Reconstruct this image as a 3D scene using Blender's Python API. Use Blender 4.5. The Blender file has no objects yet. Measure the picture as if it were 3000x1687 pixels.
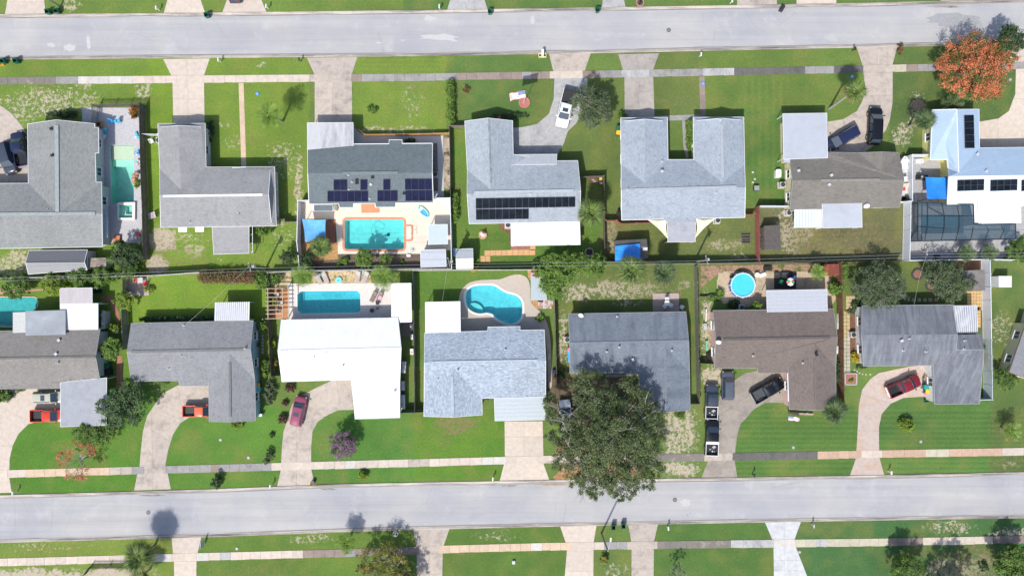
import bpy, bmesh, math, random
import numpy as np
from mathutils import Vector, Matrix
from mathutils.geometry import tessellate_polygon
random.seed(11); rng = np.random.default_rng(5)
C = bpy.context.scene.collection
sc = bpy.context.scene
# ---------------- camera, world, sun, exposure ----------------
S = 0.052          # metres per survey unit on the ground
HC = 104.0         # flying height of the camera, straight above the block
cam_d = bpy.data.cameras.new('camera'); cam = bpy.data.objects.new('camera', cam_d); C.objects.link(cam)
cam.location = (0, 0, HC); cam.rotation_euler = (0, 0, 0)
cam_d.sensor_width = 36; cam_d.lens = 24.0; cam_d.clip_end = 3000; cam_d.clip_start = 1
sc.camera = cam
SUN_EL = math.radians(52); SX, SY = -0.43, -0.90      # the sun stands towards lower left, shadows go to upper right
wd = bpy.data.worlds.new('World'); sc.world = wd; wd.use_nodes = True
wn = wd.node_tree; bg = wn.nodes['Background']
sky = wn.nodes.new('ShaderNodeTexSky'); sky.sky_type = 'NISHITA'; sky.sun_disc = False
sky.sun_elevation = SUN_EL; sky.sun_rotation = math.atan2(SX, SY)
sky.dust_density = 2.0; sky.air_density = 1.0
wn.links.new(sky.outputs[0], bg.inputs[0]); bg.inputs[1].default_value = 0.15
sl = bpy.data.lights.new('sun', 'SUN'); sl.energy = 4.0; sl.angle = math.radians(1.0); sl.color = (1.0, 0.95, 0.87)
so = bpy.data.objects.new('sun', sl); C.objects.link(so)
n_ = math.hypot(SX, SY)
sv = Vector((SX/n_*math.cos(SUN_EL), SY/n_*math.cos(SUN_EL), math.sin(SUN_EL)))
so.rotation_euler = sv.to_track_quat('Z', 'Y').to_euler(); so.location = sv*150
sc.view_settings.view_transform = 'Standard'; sc.view_settings.look = 'None'
sc.view_settings.exposure = 0.38; sc.view_settings.gamma = 1.0; sc.view_settings.use_curve_mapping = False
sc.render.engine = 'CYCLES'

# ---------------- survey helpers ----------------
def W(px, py, z=0.0):
    """plan survey point (units of the aerial survey) at height z -> world"""
    k = (HC-z)/HC*S
    return Vector(((px-1500)*k, (843.5-py)*k, z))
def Z(x0, y0, s):
    return lambda x, y, z=0.0: W(x0+x/s, y0+y/s, z)
s6 = 2.8983; s4 = 3.6233; s5 = 2.6345
t0, t1, t2, t3, t4 = [Z(600*k, 0, s4) for k in range(5)]
A, B_, C_, D_, E_, F_, G_ = [Z(x, 330, s6) for x in (0, 400, 800, 1300, 1750, 2200, 2500)]
H_, I_, J_, K_, L_, M_ = [Z(x, 730, s6) for x in (0, 350, 750, 1180, 1580, 2000)]
N_ = Z(2450, 730, s5)
P_, Q_, R_, S_, T_, U_ = [Z(x, 1187, s6) for x in (0, 500, 1000, 1500, 2000, 2400)]

# ---------------- tagging ----------------
def tag(o, label=None, cat=None, group=None, kind=None):
    if label: o['label'] = label
    if cat: o['category'] = cat
    if group: o['group'] = group
    if kind: o['kind'] = kind
    return o
def empty(name, loc=(0, 0, 0), rz=0, label=None, cat=None, group=None, kind=None):
    o = bpy.data.objects.new(name, None); C.objects.link(o)
    o.location = loc; o.rotation_euler = (0, 0, rz); o.empty_display_size = 0.3
    return tag(o, label, cat, group, kind)
def link(name, me, mat=None, parent=None, smooth=False):
    if mat is not None:
        for m in (mat if isinstance(mat, (list, tuple)) else [mat]): me.materials.append(m)
    if smooth: me.polygons.foreach_set('use_smooth', [True]*len(me.polygons))
    o = bpy.data.objects.new(name, me); C.objects.link(o)
    if parent is not None: o.parent = parent
    return o
def inst(name, me, parent, loc=(0, 0, 0), rot=(0, 0, 0), scale=(1, 1, 1)):
    o = bpy.data.objects.new(name, me); C.objects.link(o); o.parent = parent
    o.location = loc; o.rotation_euler = rot; o.scale = scale
    return o
def copy_tree(o, parent=None):
    c = o.copy(); C.objects.link(c); c.parent = parent
    for ch in list(o.children): copy_tree(ch, c)
    return c

# ---------------- mesh builder ----------------
class MB:
    def __init__(s): s.v = []; s.f = []; s.m = []
    def add(s, vs, fs, mi=0):
        o = len(s.v); s.v += [tuple(v) for v in vs]
        for f in fs: s.f.append(tuple(i+o for i in f)); s.m.append(mi)
        return s
    def box(s, c, d, rz=0, mi=0, rx=0, ry=0):
        hx, hy, hz = d[0]/2, d[1]/2, d[2]/2
        R = Matrix.Rotation(rz, 3, 'Z') @ Matrix.Rotation(ry, 3, 'Y') @ Matrix.Rotation(rx, 3, 'X')
        vs = [Vector(c)+R @ Vector((x, y, z)) for x in (-hx, hx) for y in (-hy, hy) for z in (-hz, hz)]
        return s.add(vs, [(0, 1, 3, 2), (4, 6, 7, 5), (0, 4, 5, 1), (2, 3, 7, 6), (0, 2, 6, 4), (1, 5, 7, 3)], mi)
    def beam(s, p, q, w, h, mi=0):
        p = Vector(p); q = Vector(q); d = q-p; L = d.length
        if L < 1e-4: return s
        d.normalize(); side = Vector((-d.y, d.x, 0))
        if side.length < 1e-3: side = Vector((1, 0, 0))
        side.normalize(); up = d.cross(side)*-1
        if up.z < 0: up = -up
        vs = []
        for a in (p, q):
            for i in (-1, 1):
                for j in (-1, 1): vs.append(a+side*i*w/2+up*j*h/2)
        return s.add(vs, [(0, 1, 3, 2), (4, 6, 7, 5), (0, 4, 5, 1), (2, 3, 7, 6), (0, 2, 6, 4), (1, 5, 7, 3)], mi)
    def tube(s, pts, rad, n=6, mi=0, cap=True):
        pts = [Vector(p) for p in pts]; rings = []
        for i, p in enumerate(pts):
            d = (pts[min(i+1, len(pts)-1)]-pts[max(i-1, 0)])
            d = d.normalized() if d.length > 1e-6 else Vector((0, 0, 1))
            a = d.orthogonal().normalized(); b = d.cross(a)
            r = rad[i] if isinstance(rad, (list, tuple)) else rad
            rings.append([p+(a*math.cos(2*math.pi*k/n)+b*math.sin(2*math.pi*k/n))*r for k in range(n)])
        vs = [v for r in rings for v in r]; fs = []
        for i in range(len(pts)-1):
            for k in range(n): fs.append((i*n+k, i*n+(k+1) % n, (i+1)*n+(k+1) % n, (i+1)*n+k))
        if cap: fs.append(tuple(range(n-1, -1, -1))); fs.append(tuple((len(pts)-1)*n+k for k in range(n)))
        return s.add(vs, fs, mi)
    def cyl(s, c, r, h, n=16, mi=0, r2=None):
        r2 = r if r2 is None else r2; x, y, z = c
        vs = [(x+r*math.cos(2*math.pi*k/n), y+r*math.sin(2*math.pi*k/n), z) for k in range(n)]
        vs += [(x+r2*math.cos(2*math.pi*k/n), y+r2*math.sin(2*math.pi*k/n), z+h) for k in range(n)]
        fs = [(k, (k+1) % n, n+(k+1) % n, n+k) for k in range(n)]+[tuple(range(n-1, -1, -1)), tuple(range(n, 2*n))]
        return s.add(vs, fs, mi)
    def ring(s, c, r0, r1, h, n=28, mi=0):
        x, y, z = c; vs = []
        for (r, zz) in ((r0, z), (r1, z), (r1, z+h), (r0, z+h)):
            vs += [(x+r*math.cos(2*math.pi*k/n), y+r*math.sin(2*math.pi*k/n), zz) for k in range(n)]
        fs = []
        for a in range(4):
            b = (a+1) % 4
            for k in range(n): fs.append((a*n+k, a*n+(k+1) % n, b*n+(k+1) % n, b*n+k))
        return s.add(vs, fs, mi)
    def prism(s, pts, z0, z1, mi=0):
        pts = ccw(pts); n = len(pts)
        vs = [(p[0], p[1], z0) for p in pts]+[(p[0], p[1], z1) for p in pts]
        fs = [tuple(range(n, 2*n)), tuple(range(n-1, -1, -1))]+[(i, (i+1) % n, n+(i+1) % n, n+i) for i in range(n)]
        return s.add(vs, fs, mi)
    def mesh(s, name='mesh'):
        me = bpy.data.meshes.new(name); me.from_pydata(s.v, [], s.f)
        if any(s.m): me.polygons.foreach_set('material_index', s.m)
        me.update(); return me
    def obj(s, name, mat, parent=None, smooth=False):
        return link(name, s.mesh(name), mat, parent, smooth)
def ccw(pts):
    a = sum(pts[i][0]*pts[(i+1) % len(pts)][1]-pts[(i+1) % len(pts)][0]*pts[i][1] for i in range(len(pts)))
    return list(pts) if a > 0 else list(pts)[::-1]
def inset(pts, d):
    """offset a closed polygon inwards by d"""
    pts = [Vector((p[0], p[1])) for p in ccw(pts)]; n = len(pts); out = []
    for i in range(n):
        a = (pts[i]-pts[i-1]); b = (pts[(i+1) % n]-pts[i])
        a = a.normalized() if a.length > 1e-6 else Vector((1, 0)); b = b.normalized() if b.length > 1e-6 else a
        na = Vector((-a.y, a.x)); nb = Vector((-b.y, b.x)); m = na+nb
        k = m.dot(na)
        out.append(pts[i]+m*(d/k if abs(k) > 0.3 else d))
    return out

# ---------------- materials ----------------
_m = {}
def nodes_of(name):
    m = bpy.data.materials.new(name); m.use_nodes = True; nt = m.node_tree
    return m, nt, nt.nodes['Principled BSDF']
def rgba(c): return (c[0], c[1], c[2], 1.0)
def noise(nt, scale, detail=4, rough=0.6, vec=None, stretch=None):
    geo = nt.nodes.new('ShaderNodeNewGeometry') if vec is None else None
    src = geo.outputs['Position'] if vec is None else vec
    if stretch:
        mp = nt.nodes.new('ShaderNodeMapping'); mp.inputs['Scale'].default_value = stretch
        nt.links.new(src, mp.inputs[0]); src = mp.outputs[0]
    t = nt.nodes.new('ShaderNodeTexNoise'); t.inputs['Scale'].default_value = scale
    t.inputs['Detail'].default_value = detail; t.inputs['Roughness'].default_value = rough
    nt.links.new(src, t.inputs['Vector']); return t.outputs[0]
def ramp(nt, fac, a, b):
    r = nt.nodes.new('ShaderNodeMapRange'); r.inputs[1].default_value = a; r.inputs[2].default_value = b
    nt.links.new(fac, r.inputs[0]); return r.outputs[0]
def mixc(nt, fac, c1, c2, blend='MIX'):
    m = nt.nodes.new('ShaderNodeMix'); m.data_type = 'RGBA'; m.blend_type = blend
    for sock, c in ((m.inputs['Factor'], fac), (m.inputs[6], c1), (m.inputs[7], c2)):
        if hasattr(c, 'links') or hasattr(c, 'is_linked'): nt.links.new(c, sock)
        elif isinstance(c, (int, float)): sock.default_value = c
        else: sock.default_value = rgba(c)
    return m.outputs[2]
def bumpn(nt, b, h, strength=0.4, dist=0.02):
    n = nt.nodes.new('ShaderNodeBump'); n.inputs['Strength'].default_value = strength
    n.inputs['Distance'].default_value = dist; nt.links.new(h, n.inputs['Height'])
    nt.links.new(n.outputs[0], b.inputs['Normal'])
def mt(name, c, r=0.7, v=0.12, s=2.5, metal=0.0, bump=0.0, c2=None, stretch=None, stain=None, ss=0.25, st=(0.5, 0.75), coat=0.0):
    """procedural surface: fine grain v around c, optional second tone and larger stains"""
    if name in _m: return _m[name]
    m, nt, b = nodes_of(name)
    c2 = c2 or tuple(min(1, x*(1-2.0*v)) for x in c); c1 = tuple(min(1, x*(1+v)) for x in c)
    f = ramp(nt, noise(nt, s, 6, 0.65, stretch=stretch), 0.3, 0.7)
    col = mixc(nt, f, c1, c2)
    if stain:
        g = ramp(nt, noise(nt, ss, 5, 0.7, stretch=stretch), st[0], st[1]); col = mixc(nt, g, col, stain)
    if 'concrete' in name or 'slab' in name:
        oi = nt.nodes.new('ShaderNodeObjectInfo'); col = mixc(nt, 0.8, col, mixc(nt, oi.outputs['Random'], (.91, .91, .92), (1.07, 1.06, 1.05)), 'MULTIPLY')
    nt.links.new(col, b.inputs['Base Color']); b.inputs['Roughness'].default_value = r
    b.inputs['Metallic'].default_value = metal
    if name.startswith('solar') or name == 'panel_frame': b.inputs['Specular IOR Level'].default_value = .03
    if name.endswith('_paint') and coat: b.inputs['Specular IOR Level'].default_value = .25
    if coat: b.inputs['Coat Weight'].default_value = coat; b.inputs['Coat Roughness'].default_value = 0.05
    if bump: bumpn(nt, b, noise(nt, s*6, 4), bump, 0.02)
    _m[name] = m; return m
def shingle(name, c, contrast=0.35, row=0.16, wid=0.36, stain=None, st=(0.55, 0.8), tint=None):
    if name in _m: return _m[name]
    m, nt, b = nodes_of(name)
    uv = nt.nodes.new('ShaderNodeUVMap'); uv.uv_map = 'UVMap'
    br = nt.nodes.new('ShaderNodeTexBrick'); nt.links.new(uv.outputs[0], br.inputs['Vector'])
    hi = tuple(min(1, x*(1+contrast)) for x in (tint or c)); lo = tuple(x*(1-contrast) for x in c)
    br.inputs['Color1'].default_value = rgba(hi); br.inputs['Color2'].default_value = rgba(lo)
    br.inputs['Mortar'].default_value = rgba(tuple(x*0.45 for x in c))
    br.inputs['Scale'].default_value = 1; br.inputs['Mortar Size'].default_value = 0.010
    br.inputs['Brick Width'].default_value = wid; br.inputs['Row Height'].default_value = row
    col = mixc(nt, ramp(nt, noise(nt, 1.3, 6, 0.75), 0.32, 0.68), br.outputs[0], tuple(c), 'MIX')
    big = ramp(nt, noise(nt, 0.22, 4), 0.3, 0.7)
    col = mixc(nt, 0.5, col, mixc(nt, big, (1.12, 1.12, 1.12), (0.84, 0.84, 0.84)), 'MULTIPLY')
    fine = ramp(nt, noise(nt, 6.0, 3, .8, vec=uv.outputs[0], stretch=(.6, 1.3, 1)), 0.33, 0.67)
    k_ = .5*contrast/.25
    col = mixc(nt, 0.9, col, mixc(nt, fine, (1+.22*k_,)*3, (1-.22*k_,)*3), 'MULTIPLY')
    stk = ramp(nt, noise(nt, 0.7, 6, 0.75, vec=uv.outputs[0], stretch=(2.0, 0.22, 1)), .35, .7)
    col = mixc(nt, 0.8, col, mixc(nt, stk, (1.06, 1.06, 1.06), (.90, .90, .905)), 'MULTIPLY')
    if stain:
        uvn = noise(nt, 0.5, 5, 0.7, vec=uv.outputs[0], stretch=(1.2, 0.25, 1))
        col = mixc(nt, ramp(nt, uvn, st[0], st[1]), col, stain)
    nt.links.new(col, b.inputs['Base Color']); b.inputs['Roughness'].default_value = 0.9
    bumpn(nt, b, br.outputs['Fac'], 0.5, 0.015)
    _m[name] = m; return m
def seamed(name, c, pitch=0.4, dark=0.7, axis=0, r=0.35, metal=0.0, stain=None, st=(0.55, 0.8), line=0.10):
    """sheet roofing seen as pans between shallow printed joints, in slope UVs"""
    if name in _m: return _m[name]
    m, nt, b = nodes_of(name)
    uv = nt.nodes.new('ShaderNodeUVMap'); uv.uv_map = 'UVMap'
    sep = nt.nodes.new('ShaderNodeSeparateXYZ'); nt.links.new(uv.outputs[0], sep.inputs[0])
    d = nt.nodes.new('ShaderNodeMath'); d.operation = 'DIVIDE'; nt.links.new(sep.outputs[axis], d.inputs[0]); d.inputs[1].default_value = pitch
    fr = nt.nodes.new('ShaderNodeMath'); fr.operation = 'FRACT'; nt.links.new(d.outputs[0], fr.inputs[0])
    lt = nt.nodes.new('ShaderNodeMath'); lt.operation = 'LESS_THAN'; nt.links.new(fr.outputs[0], lt.inputs[0]); lt.inputs[1].default_value = line
    col = mixc(nt, ramp(nt, noise(nt, 0.8, 6, 0.7), 0.3, 0.7), tuple(min(1, x*1.05) for x in c), tuple(x*0.9 for x in c))
    col = mixc(nt, lt.outputs[0], col, tuple(x*dark for x in c))
    if stain:
        uvn = noise(nt, 0.6, 6, 0.75, vec=uv.outputs[0], stretch=(2.2, 0.35, 1))
        col = mixc(nt, ramp(nt, uvn, st[0], st[1]), col, stain)
    nt.links.new(col, b.inputs['Base Color']); b.inputs['Roughness'].default_value = r; b.inputs['Metallic'].default_value = metal
    bumpn(nt, b, lt.outputs[0], 0.5, 0.02)
    _m[name] = m; return m
def leafm(name, dark, light, third=None, tw=0.32, p3=0.7):
    if name in _m: return _m[name]
    m, nt, b = nodes_of(name)
    at = nt.nodes.new('ShaderNodeAttribute'); at.attribute_name = 'leaf'
    sp = nt.nodes.new('ShaderNodeSeparateColor'); nt.links.new(at.outputs['Color'], sp.inputs[0])
    col = mixc(nt, sp.outputs[0], dark, light)
    if third:
        g = nt.nodes.new('ShaderNodeMath'); g.operation = 'GREATER_THAN'; nt.links.new(sp.outputs[1], g.inputs[0]); g.inputs[1].default_value = p3
        col = mixc(nt, g.outputs[0], col, third)
    nt.links.new(col, b.inputs['Base Color']); b.inputs['Roughness'].default_value = 0.55
    tr = nt.nodes.new('ShaderNodeBsdfTranslucent'); nt.links.new(col, tr.inputs[0])
    mx = nt.nodes.new('ShaderNodeMixShader'); mx.inputs[0].default_value = tw
    out = nt.nodes['Material Output']
    nt.links.new(b.outputs[0], mx.inputs[1]); nt.links.new(tr.outputs[0], mx.inputs[2]); nt.links.new(mx.outputs[0], out.inputs[0])
    _m[name] = m; return m
def glassy(name, c, r=0.04):
    if name in _m: return _m[name]
    m, nt, b = nodes_of(name); b.inputs['Base Color'].default_value = rgba(c); b.inputs['Roughness'].default_value = r
    b.inputs['Coat Weight'].default_value = 0.6; _m[name] = m; return m
def water_mat(name, tint):
    if name in _m: return _m[name]
    m, nt, b = nodes_of(name); nt.nodes.remove(b); out = nt.nodes['Material Output']
    tr = nt.nodes.new('ShaderNodeBsdfTransparent'); tr.inputs[0].default_value = rgba(tint)
    gl = nt.nodes.new('ShaderNodeBsdfGlossy'); gl.inputs['Roughness'].default_value = 0.06
    fr = nt.nodes.new('ShaderNodeFresnel'); fr.inputs[0].default_value = 1.33
    bp = nt.nodes.new('ShaderNodeBump'); bp.inputs['Strength'].default_value = 0.5; bp.inputs['Distance'].default_value = 0.05
    nt.links.new(noise(nt, 2.2, 3, 0.6), bp.inputs['Height'])
    nt.links.new(bp.outputs[0], gl.inputs['Normal']); nt.links.new(bp.outputs[0], fr.inputs['Normal'])
    mx = nt.nodes.new('ShaderNodeMixShader'); nt.links.new(fr.outputs[0], mx.inputs[0])
    nt.links.new(tr.outputs[0], mx.inputs[1]); nt.links.new(gl.outputs[0], mx.inputs[2]); nt.links.new(mx.outputs[0], out.inputs[0])
    _m[name] = m; return m
def mesh_screen(name, c, alpha):
    if name in _m: return _m[name]
    m, nt, b = nodes_of(name); b.inputs['Base Color'].default_value = rgba(c); b.inputs['Alpha'].default_value = alpha
    b.inputs['Roughness'].default_value = 0.6; _m[name] = m; return m

WHITE = mt('white_paint', (.69, .70, .71), .45, .03)
OFFWHITE = mt('cream_paint', (.66, .63, .55), .6, .05)
CREAMW = mt('cream_wall', (.62, .55, .36), .8, .06)
PINKW = mt('pink_wall', (.60, .42, .38), .8, .06)
BLUEW = mt('blue_wall', (.28, .42, .46), .8, .06)
GREYW = mt('grey_wall', (.42, .43, .42), .8, .06)
YELW = mt('yellow_wall', (.66, .62, .26), .8, .06)
BLACK = mt('black_plastic', (.018, .019, .021), .4, .1)
DGREY = mt('dark_grey_metal', (.06, .065, .07), .4, .1)
LGREY = mt('light_grey_metal', (.42, .44, .46), .35, .06)
STEEL = mt('galvanised_metal', (.5, .52, .54), .35, .06, metal=.6)
WOODG = mt('weathered_wood', (.17, .15, .13), .85, .25, 3, stretch=(1, 1, .3), bump=.2)
WOODB = mt('brown_wood', (.16, .085, .05), .85, .3, 3, bump=.2)
WOODO = mt('cedar_wood', (.42, .24, .12), .8, .2, 3)
REDWD = mt('red_stained_wood', (.22, .045, .035), .7, .2, 3)
PANE = glassy('window_glass', (.03, .04, .05))
SOLAR = mt('solar_cell', (.012, .015, .045), .55, .2, 1.2)
SOLARB = mt('solar_cell_black', (.010, .015, .022), .55, .3, 1.2)
FRAMEA = mt('panel_frame', (.07, .08, .12), .6, .05)
SAIL = mt('blue_shade_cloth', (.05, .30, .72), .8, .12, 1)
CREAMSAIL = mt('cream_shade_cloth', (.70, .62, .44), .8, .06, 1)
GREENB = mt('green_bin_plastic', (.01, .11, .065), .45, .15)
YELLB = mt('yellow_lid_plastic', (.75, .42, .03), .45, .1)
TEAL = mt('teal_plastic', (.05, .5, .52), .5, .1)
PINK = mt('pink_cloth', (.75, .15, .3), .7, .1)
RED = mt('red_plastic', (.6, .04, .03), .5, .1)
TYRE = mt('tyre_rubber', (.012, .012, .013), .85, .1)
CHROME = mt('bright_metal', (.6, .62, .64), .2, .03, metal=.9)
HLAMP = glassy('lamp_glass', (.55, .58, .6), .1)
TLAMP = glassy('tail_lamp_glass', (.35, .01, .01), .15)
CGLASS = glassy('car_glass', (.035, .055, .08), .03)
SAND = mt('sand', (.46, .39, .28), .95, .15, 3, bump=.4)
MULCH = mt('bark_mulch', (.16, .085, .05), .95, .35, 5, bump=.5)
TANMULCH = mt('pine_straw', (.42, .24, .10), .95, .25, 5, bump=.4)
BRICKP = mt('red_paver', (.30, .13, .09), .85, .2, 4)
PAVER = mt('grey_paver', (.36, .355, .37), .85, .12, 5, c2=(.27, .27, .28))
DECKC = mt('pool_deck_paint', (.60, .53, .44), .7, .04, 2, stain=(.50, .44, .37), ss=.3, st=(.5, .8))
DECKT = mt('beige_pool_deck', (.40, .35, .30), .8, .05, 2)
DECKW = mt('white_pool_deck', (.56, .52, .49), .75, .05, 2)
TERRA = mt('terracotta_coping', (.52, .21, .12), .7, .12, 4)
PLASTER = mt('pool_plaster', (.62, .72, .70), .6, .08, 1.5)
PLASTERD = mt('blue_pool_plaster', (.58, .72, .74), .6, .12, 3)
WATER1 = water_mat('turquoise_water', (.38, .84, .86))
WATER2 = water_mat('blue_water', (.28, .72, .80))
WATER3 = water_mat('green_water', (.80, .95, .92))
# ================= THE SETTING =================
def vnoise(X, Y, cell, seed):
    r = np.random.default_rng(seed).random((260, 260))
    x = X/cell+130; y = Y/cell+130; xi = np.floor(x).astype(int) % 259; yi = np.floor(y).astype(int) % 259
    fx = x-np.floor(x); fy = y-np.floor(y); fx = fx*fx*(3-2*fx); fy = fy*fy*(3-2*fy)
    return (r[yi, xi]*(1-fx)+r[yi, xi+1]*fx)*(1-fy)+(r[yi+1, xi]*(1-fx)+r[yi+1, xi+1]*fx)*fy
def inpoly(X, Y, poly):
    ins = np.zeros(X.shape, bool); n = len(poly)
    for i in range(n):
        x1, y1 = poly[i][0], poly[i][1]; x2, y2 = poly[(i+1) % n][0], poly[(i+1) % n][1]
        if abs(y2-y1) < 1e-9: continue
        c = ((y1 > Y) != (y2 > Y)) & (X < (x2-x1)*(Y-y1)/(y2-y1)+x1); ins ^= c
    return ins
def rounded(x0, y0, x1, y1, r, n=5):
    pts = []
    for cx, cy, a0 in ((x1-r, y0+r, -90), (x1-r, y1-r, 0), (x0+r, y1-r, 90), (x0+r, y0+r, 180)):
        for k in range(n+1):
            a = math.radians(a0+90*k/n); pts.append((cx+r*math.cos(a), cy+r*math.sin(a)))
    return pts
def spline(pts, n=6):
    out = []; m = len(pts)
    for i in range(m):
        p0, p1, p2, p3 = [Vector(pts[(i+j-1) % m][:2]) for j in range(4)]
        for k in range(n):
            t = k/n
            out.append(0.5*((2*p1)+(-p0+p2)*t+(2*p0-5*p1+4*p2-p3)*t*t+(-p0+3*p1-3*p2+p3)*t**3))
    return [tuple(p) for p in out]
POOLS = {}
POOLS['a'] = [A(x, y) for x, y in ((938, 280), (1138, 277), (1138, 766), (943, 768))]
POOLS['spa'] = [A(x, y) for x, y in ((1022, 788), (1136, 788), (1136, 895), (1022, 895))]
POOLS['c'] = [C_(x, y) for x, y in rounded(608, 908, 1112, 1160, 22)]
POOLS['h'] = [H_(x, y) for x, y in ((-300, 410), (285, 408), (312, 420), (322, 445), (318, 485), (290, 515), (250, 545), (245, 640), (200, 655), (40, 657), (-60, 640), (-300, 640))]
POOLS['j'] = [J_(x, y) for x, y in ((352, 385), (380, 357), (860, 353), (886, 380), (888, 520), (857, 541), (380, 548), (353, 520))]
POOLS['k'] = [K_(x, y) for x, y in spline([(532, 400), (552, 345), (610, 314), (700, 308), (775, 312), (830, 345), (880, 372), (960, 395), (1005, 440), (1016, 520), (995, 595), (930, 634), (860, 622), (800, 590), (765, 555), (715, 540), (650, 546), (585, 525), (545, 480)], 4)]
POOLS['g'] = [G_(x, y) for x, y in ((580, 870), (938, 868), (937, 1024), (580, 1028))]
POOLHOLE = {k: [Vector((p[0], p[1])) for p in v] for k, v in POOLS.items()}

def grass_material():
    m, nt, b = nodes_of('lawn_grass')
    at = nt.nodes.new('ShaderNodeAttribute'); at.attribute_name = 'tint'
    bare = nt.nodes.new('ShaderNodeAttribute'); bare.attribute_name = 'bare'
    sp = nt.nodes.new('ShaderNodeSeparateColor'); nt.links.new(bare.outputs['Color'], sp.inputs[0])
    n1 = ramp(nt, noise(nt, 3.2, 8, 0.8), 0.3, 0.7); n2 = ramp(nt, noise(nt, 0.35, 5, 0.65), 0.3, 0.7); n3 = ramp(nt, noise(nt, 12, 3, 0.8), 0.28, 0.72)
    c = mixc(nt, 0.9, at.outputs['Color'], mixc(nt, n1, (1.36, 1.26, 1.3), (0.66, 0.74, 0.7)), 'MULTIPLY')
    c = mixc(nt, 1.0, c, mixc(nt, n2, (1.22, 1.10, 1.0), (0.86, 0.93, 0.9)), 'MULTIPLY')
    c = mixc(nt, 0.8, c, mixc(nt, n3, (1.5, 1.4, 1.45), (0.55, 0.62, 0.55)), 'MULTIPLY')
    # bare sand, broken up finely at its edge
    ad = nt.nodes.new('ShaderNodeMath'); ad.operation = 'ADD'; nt.links.new(sp.outputs[0], ad.inputs[0])
    nn = ramp(nt, noise(nt, 1.7, 9, 0.8), 0.25, 0.75); mu = nt.nodes.new('ShaderNodeMath'); mu.operation = 'MULTIPLY_ADD'
    nt.links.new(nn, mu.inputs[0]); mu.inputs[1].default_value = 1.9; mu.inputs[2].default_value = -0.95
    nt.links.new(mu.outputs[0], ad.inputs[1])
    f = ramp(nt, ad.outputs[0], 0.46, 0.66)
    sand = mixc(nt, n1, (.46, .40, .31), (.30, .26, .20))
    c = mixc(nt, f, c, sand)
    ad2 = nt.nodes.new('ShaderNodeMath'); ad2.operation = 'ADD'; nt.links.new(sp.outputs[1], ad2.inputs[0]); nt.links.new(mu.outputs[0], ad2.inputs[1])
    c = mixc(nt, ramp(nt, ad2.outputs[0], 0.35, 0.8), c, mixc(nt, n1, (.24, .17, .10), (.13, .11, .05)))
    nt.links.new(c, b.inputs['Base Color']); b.inputs['Roughness'].default_value = 0.95
    b.inputs['Specular IOR Level'].default_value = 0.15
    bumpn(nt, b, noise(nt, 9, 6, 0.75), 0.9, 0.06)
    return m
GRASS = grass_material()
# tint zones of the lawns: (x0, y0, x1, y1, colour); real differences in mowing, species and watering
ZONES = [(-400, -400, 3400, 2100, (.075, .125, .028)),
 (-400, -200, 1310, 165, (.082, .135, .026)), (1180, -200, 3400, 60, (.062, .115, .026)),
 (-400, 165, 440, 800, (.090, .150, .022)), (430, 165, 640, 800, (.098, .165, .018)), (590, 165, 905, 800, (.095, .155, .022)),
 (1030, 165, 1312, 400, (.098, .155, .024)), (1312, 160, 1625, 400, (.060, .112, .026)),
 (1320, 370, 1370, 790, (.070, .125, .020)), (1320, 640, 1780, 790, (.060, .120, .018)), (1560, 205, 1850, 640, (.072, .108, .026)),
 (1830, 140, 2120, 345, (.076, .112, .028)), (2060, 140, 2520, 400, (.074, .122, .024)), (2170, 320, 2310, 620, (.058, .118, .024)),
 (1770, 600, 2230, 780, (.075, .105, .030)), (2225, 600, 2660, 775, (.085, .094, .042)),
 (2600, 130, 3400, 460, (.055, .095, .024)), (-400, 780, 400, 1130, (.075, .14, .018)), (370, 800, 780, 950, (.100, .170, .018)),
 (-400, 1130, 450, 1450, (.052, .130, .014)), (440, 1190, 830, 1440, (.058, .132, .018)), (900, 1190, 1215, 1430, (.050, .128, .020)),
 (1205, 780, 1650, 900, (.062, .125, .018)), (1210, 1200, 1490, 1400, (.060, .128, .014)), (1630, 780, 2060, 1100, (.070, .105, .026)),
 (2150, 1180, 2520, 1400, (.054, .112, .022)), (2570, 1150, 3400, 1400, (.052, .112, .024)), (2470, 760, 2910, 980, (.066, .096, .026)),
 (2900, 760, 3400, 1400, (.062, .100, .026)), (-400, 1560, 520, 2100, (.100, .150, .026)), (570, 1550, 1230, 2100, (.070, .125, .020)),
 (1290, 1540, 1660, 2100, (.060, .115, .020)), (1900, 1520, 2280, 2100, (.052, .108, .022)), (2320, 1510, 3400, 2100, (.038, .095, .028))]
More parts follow.
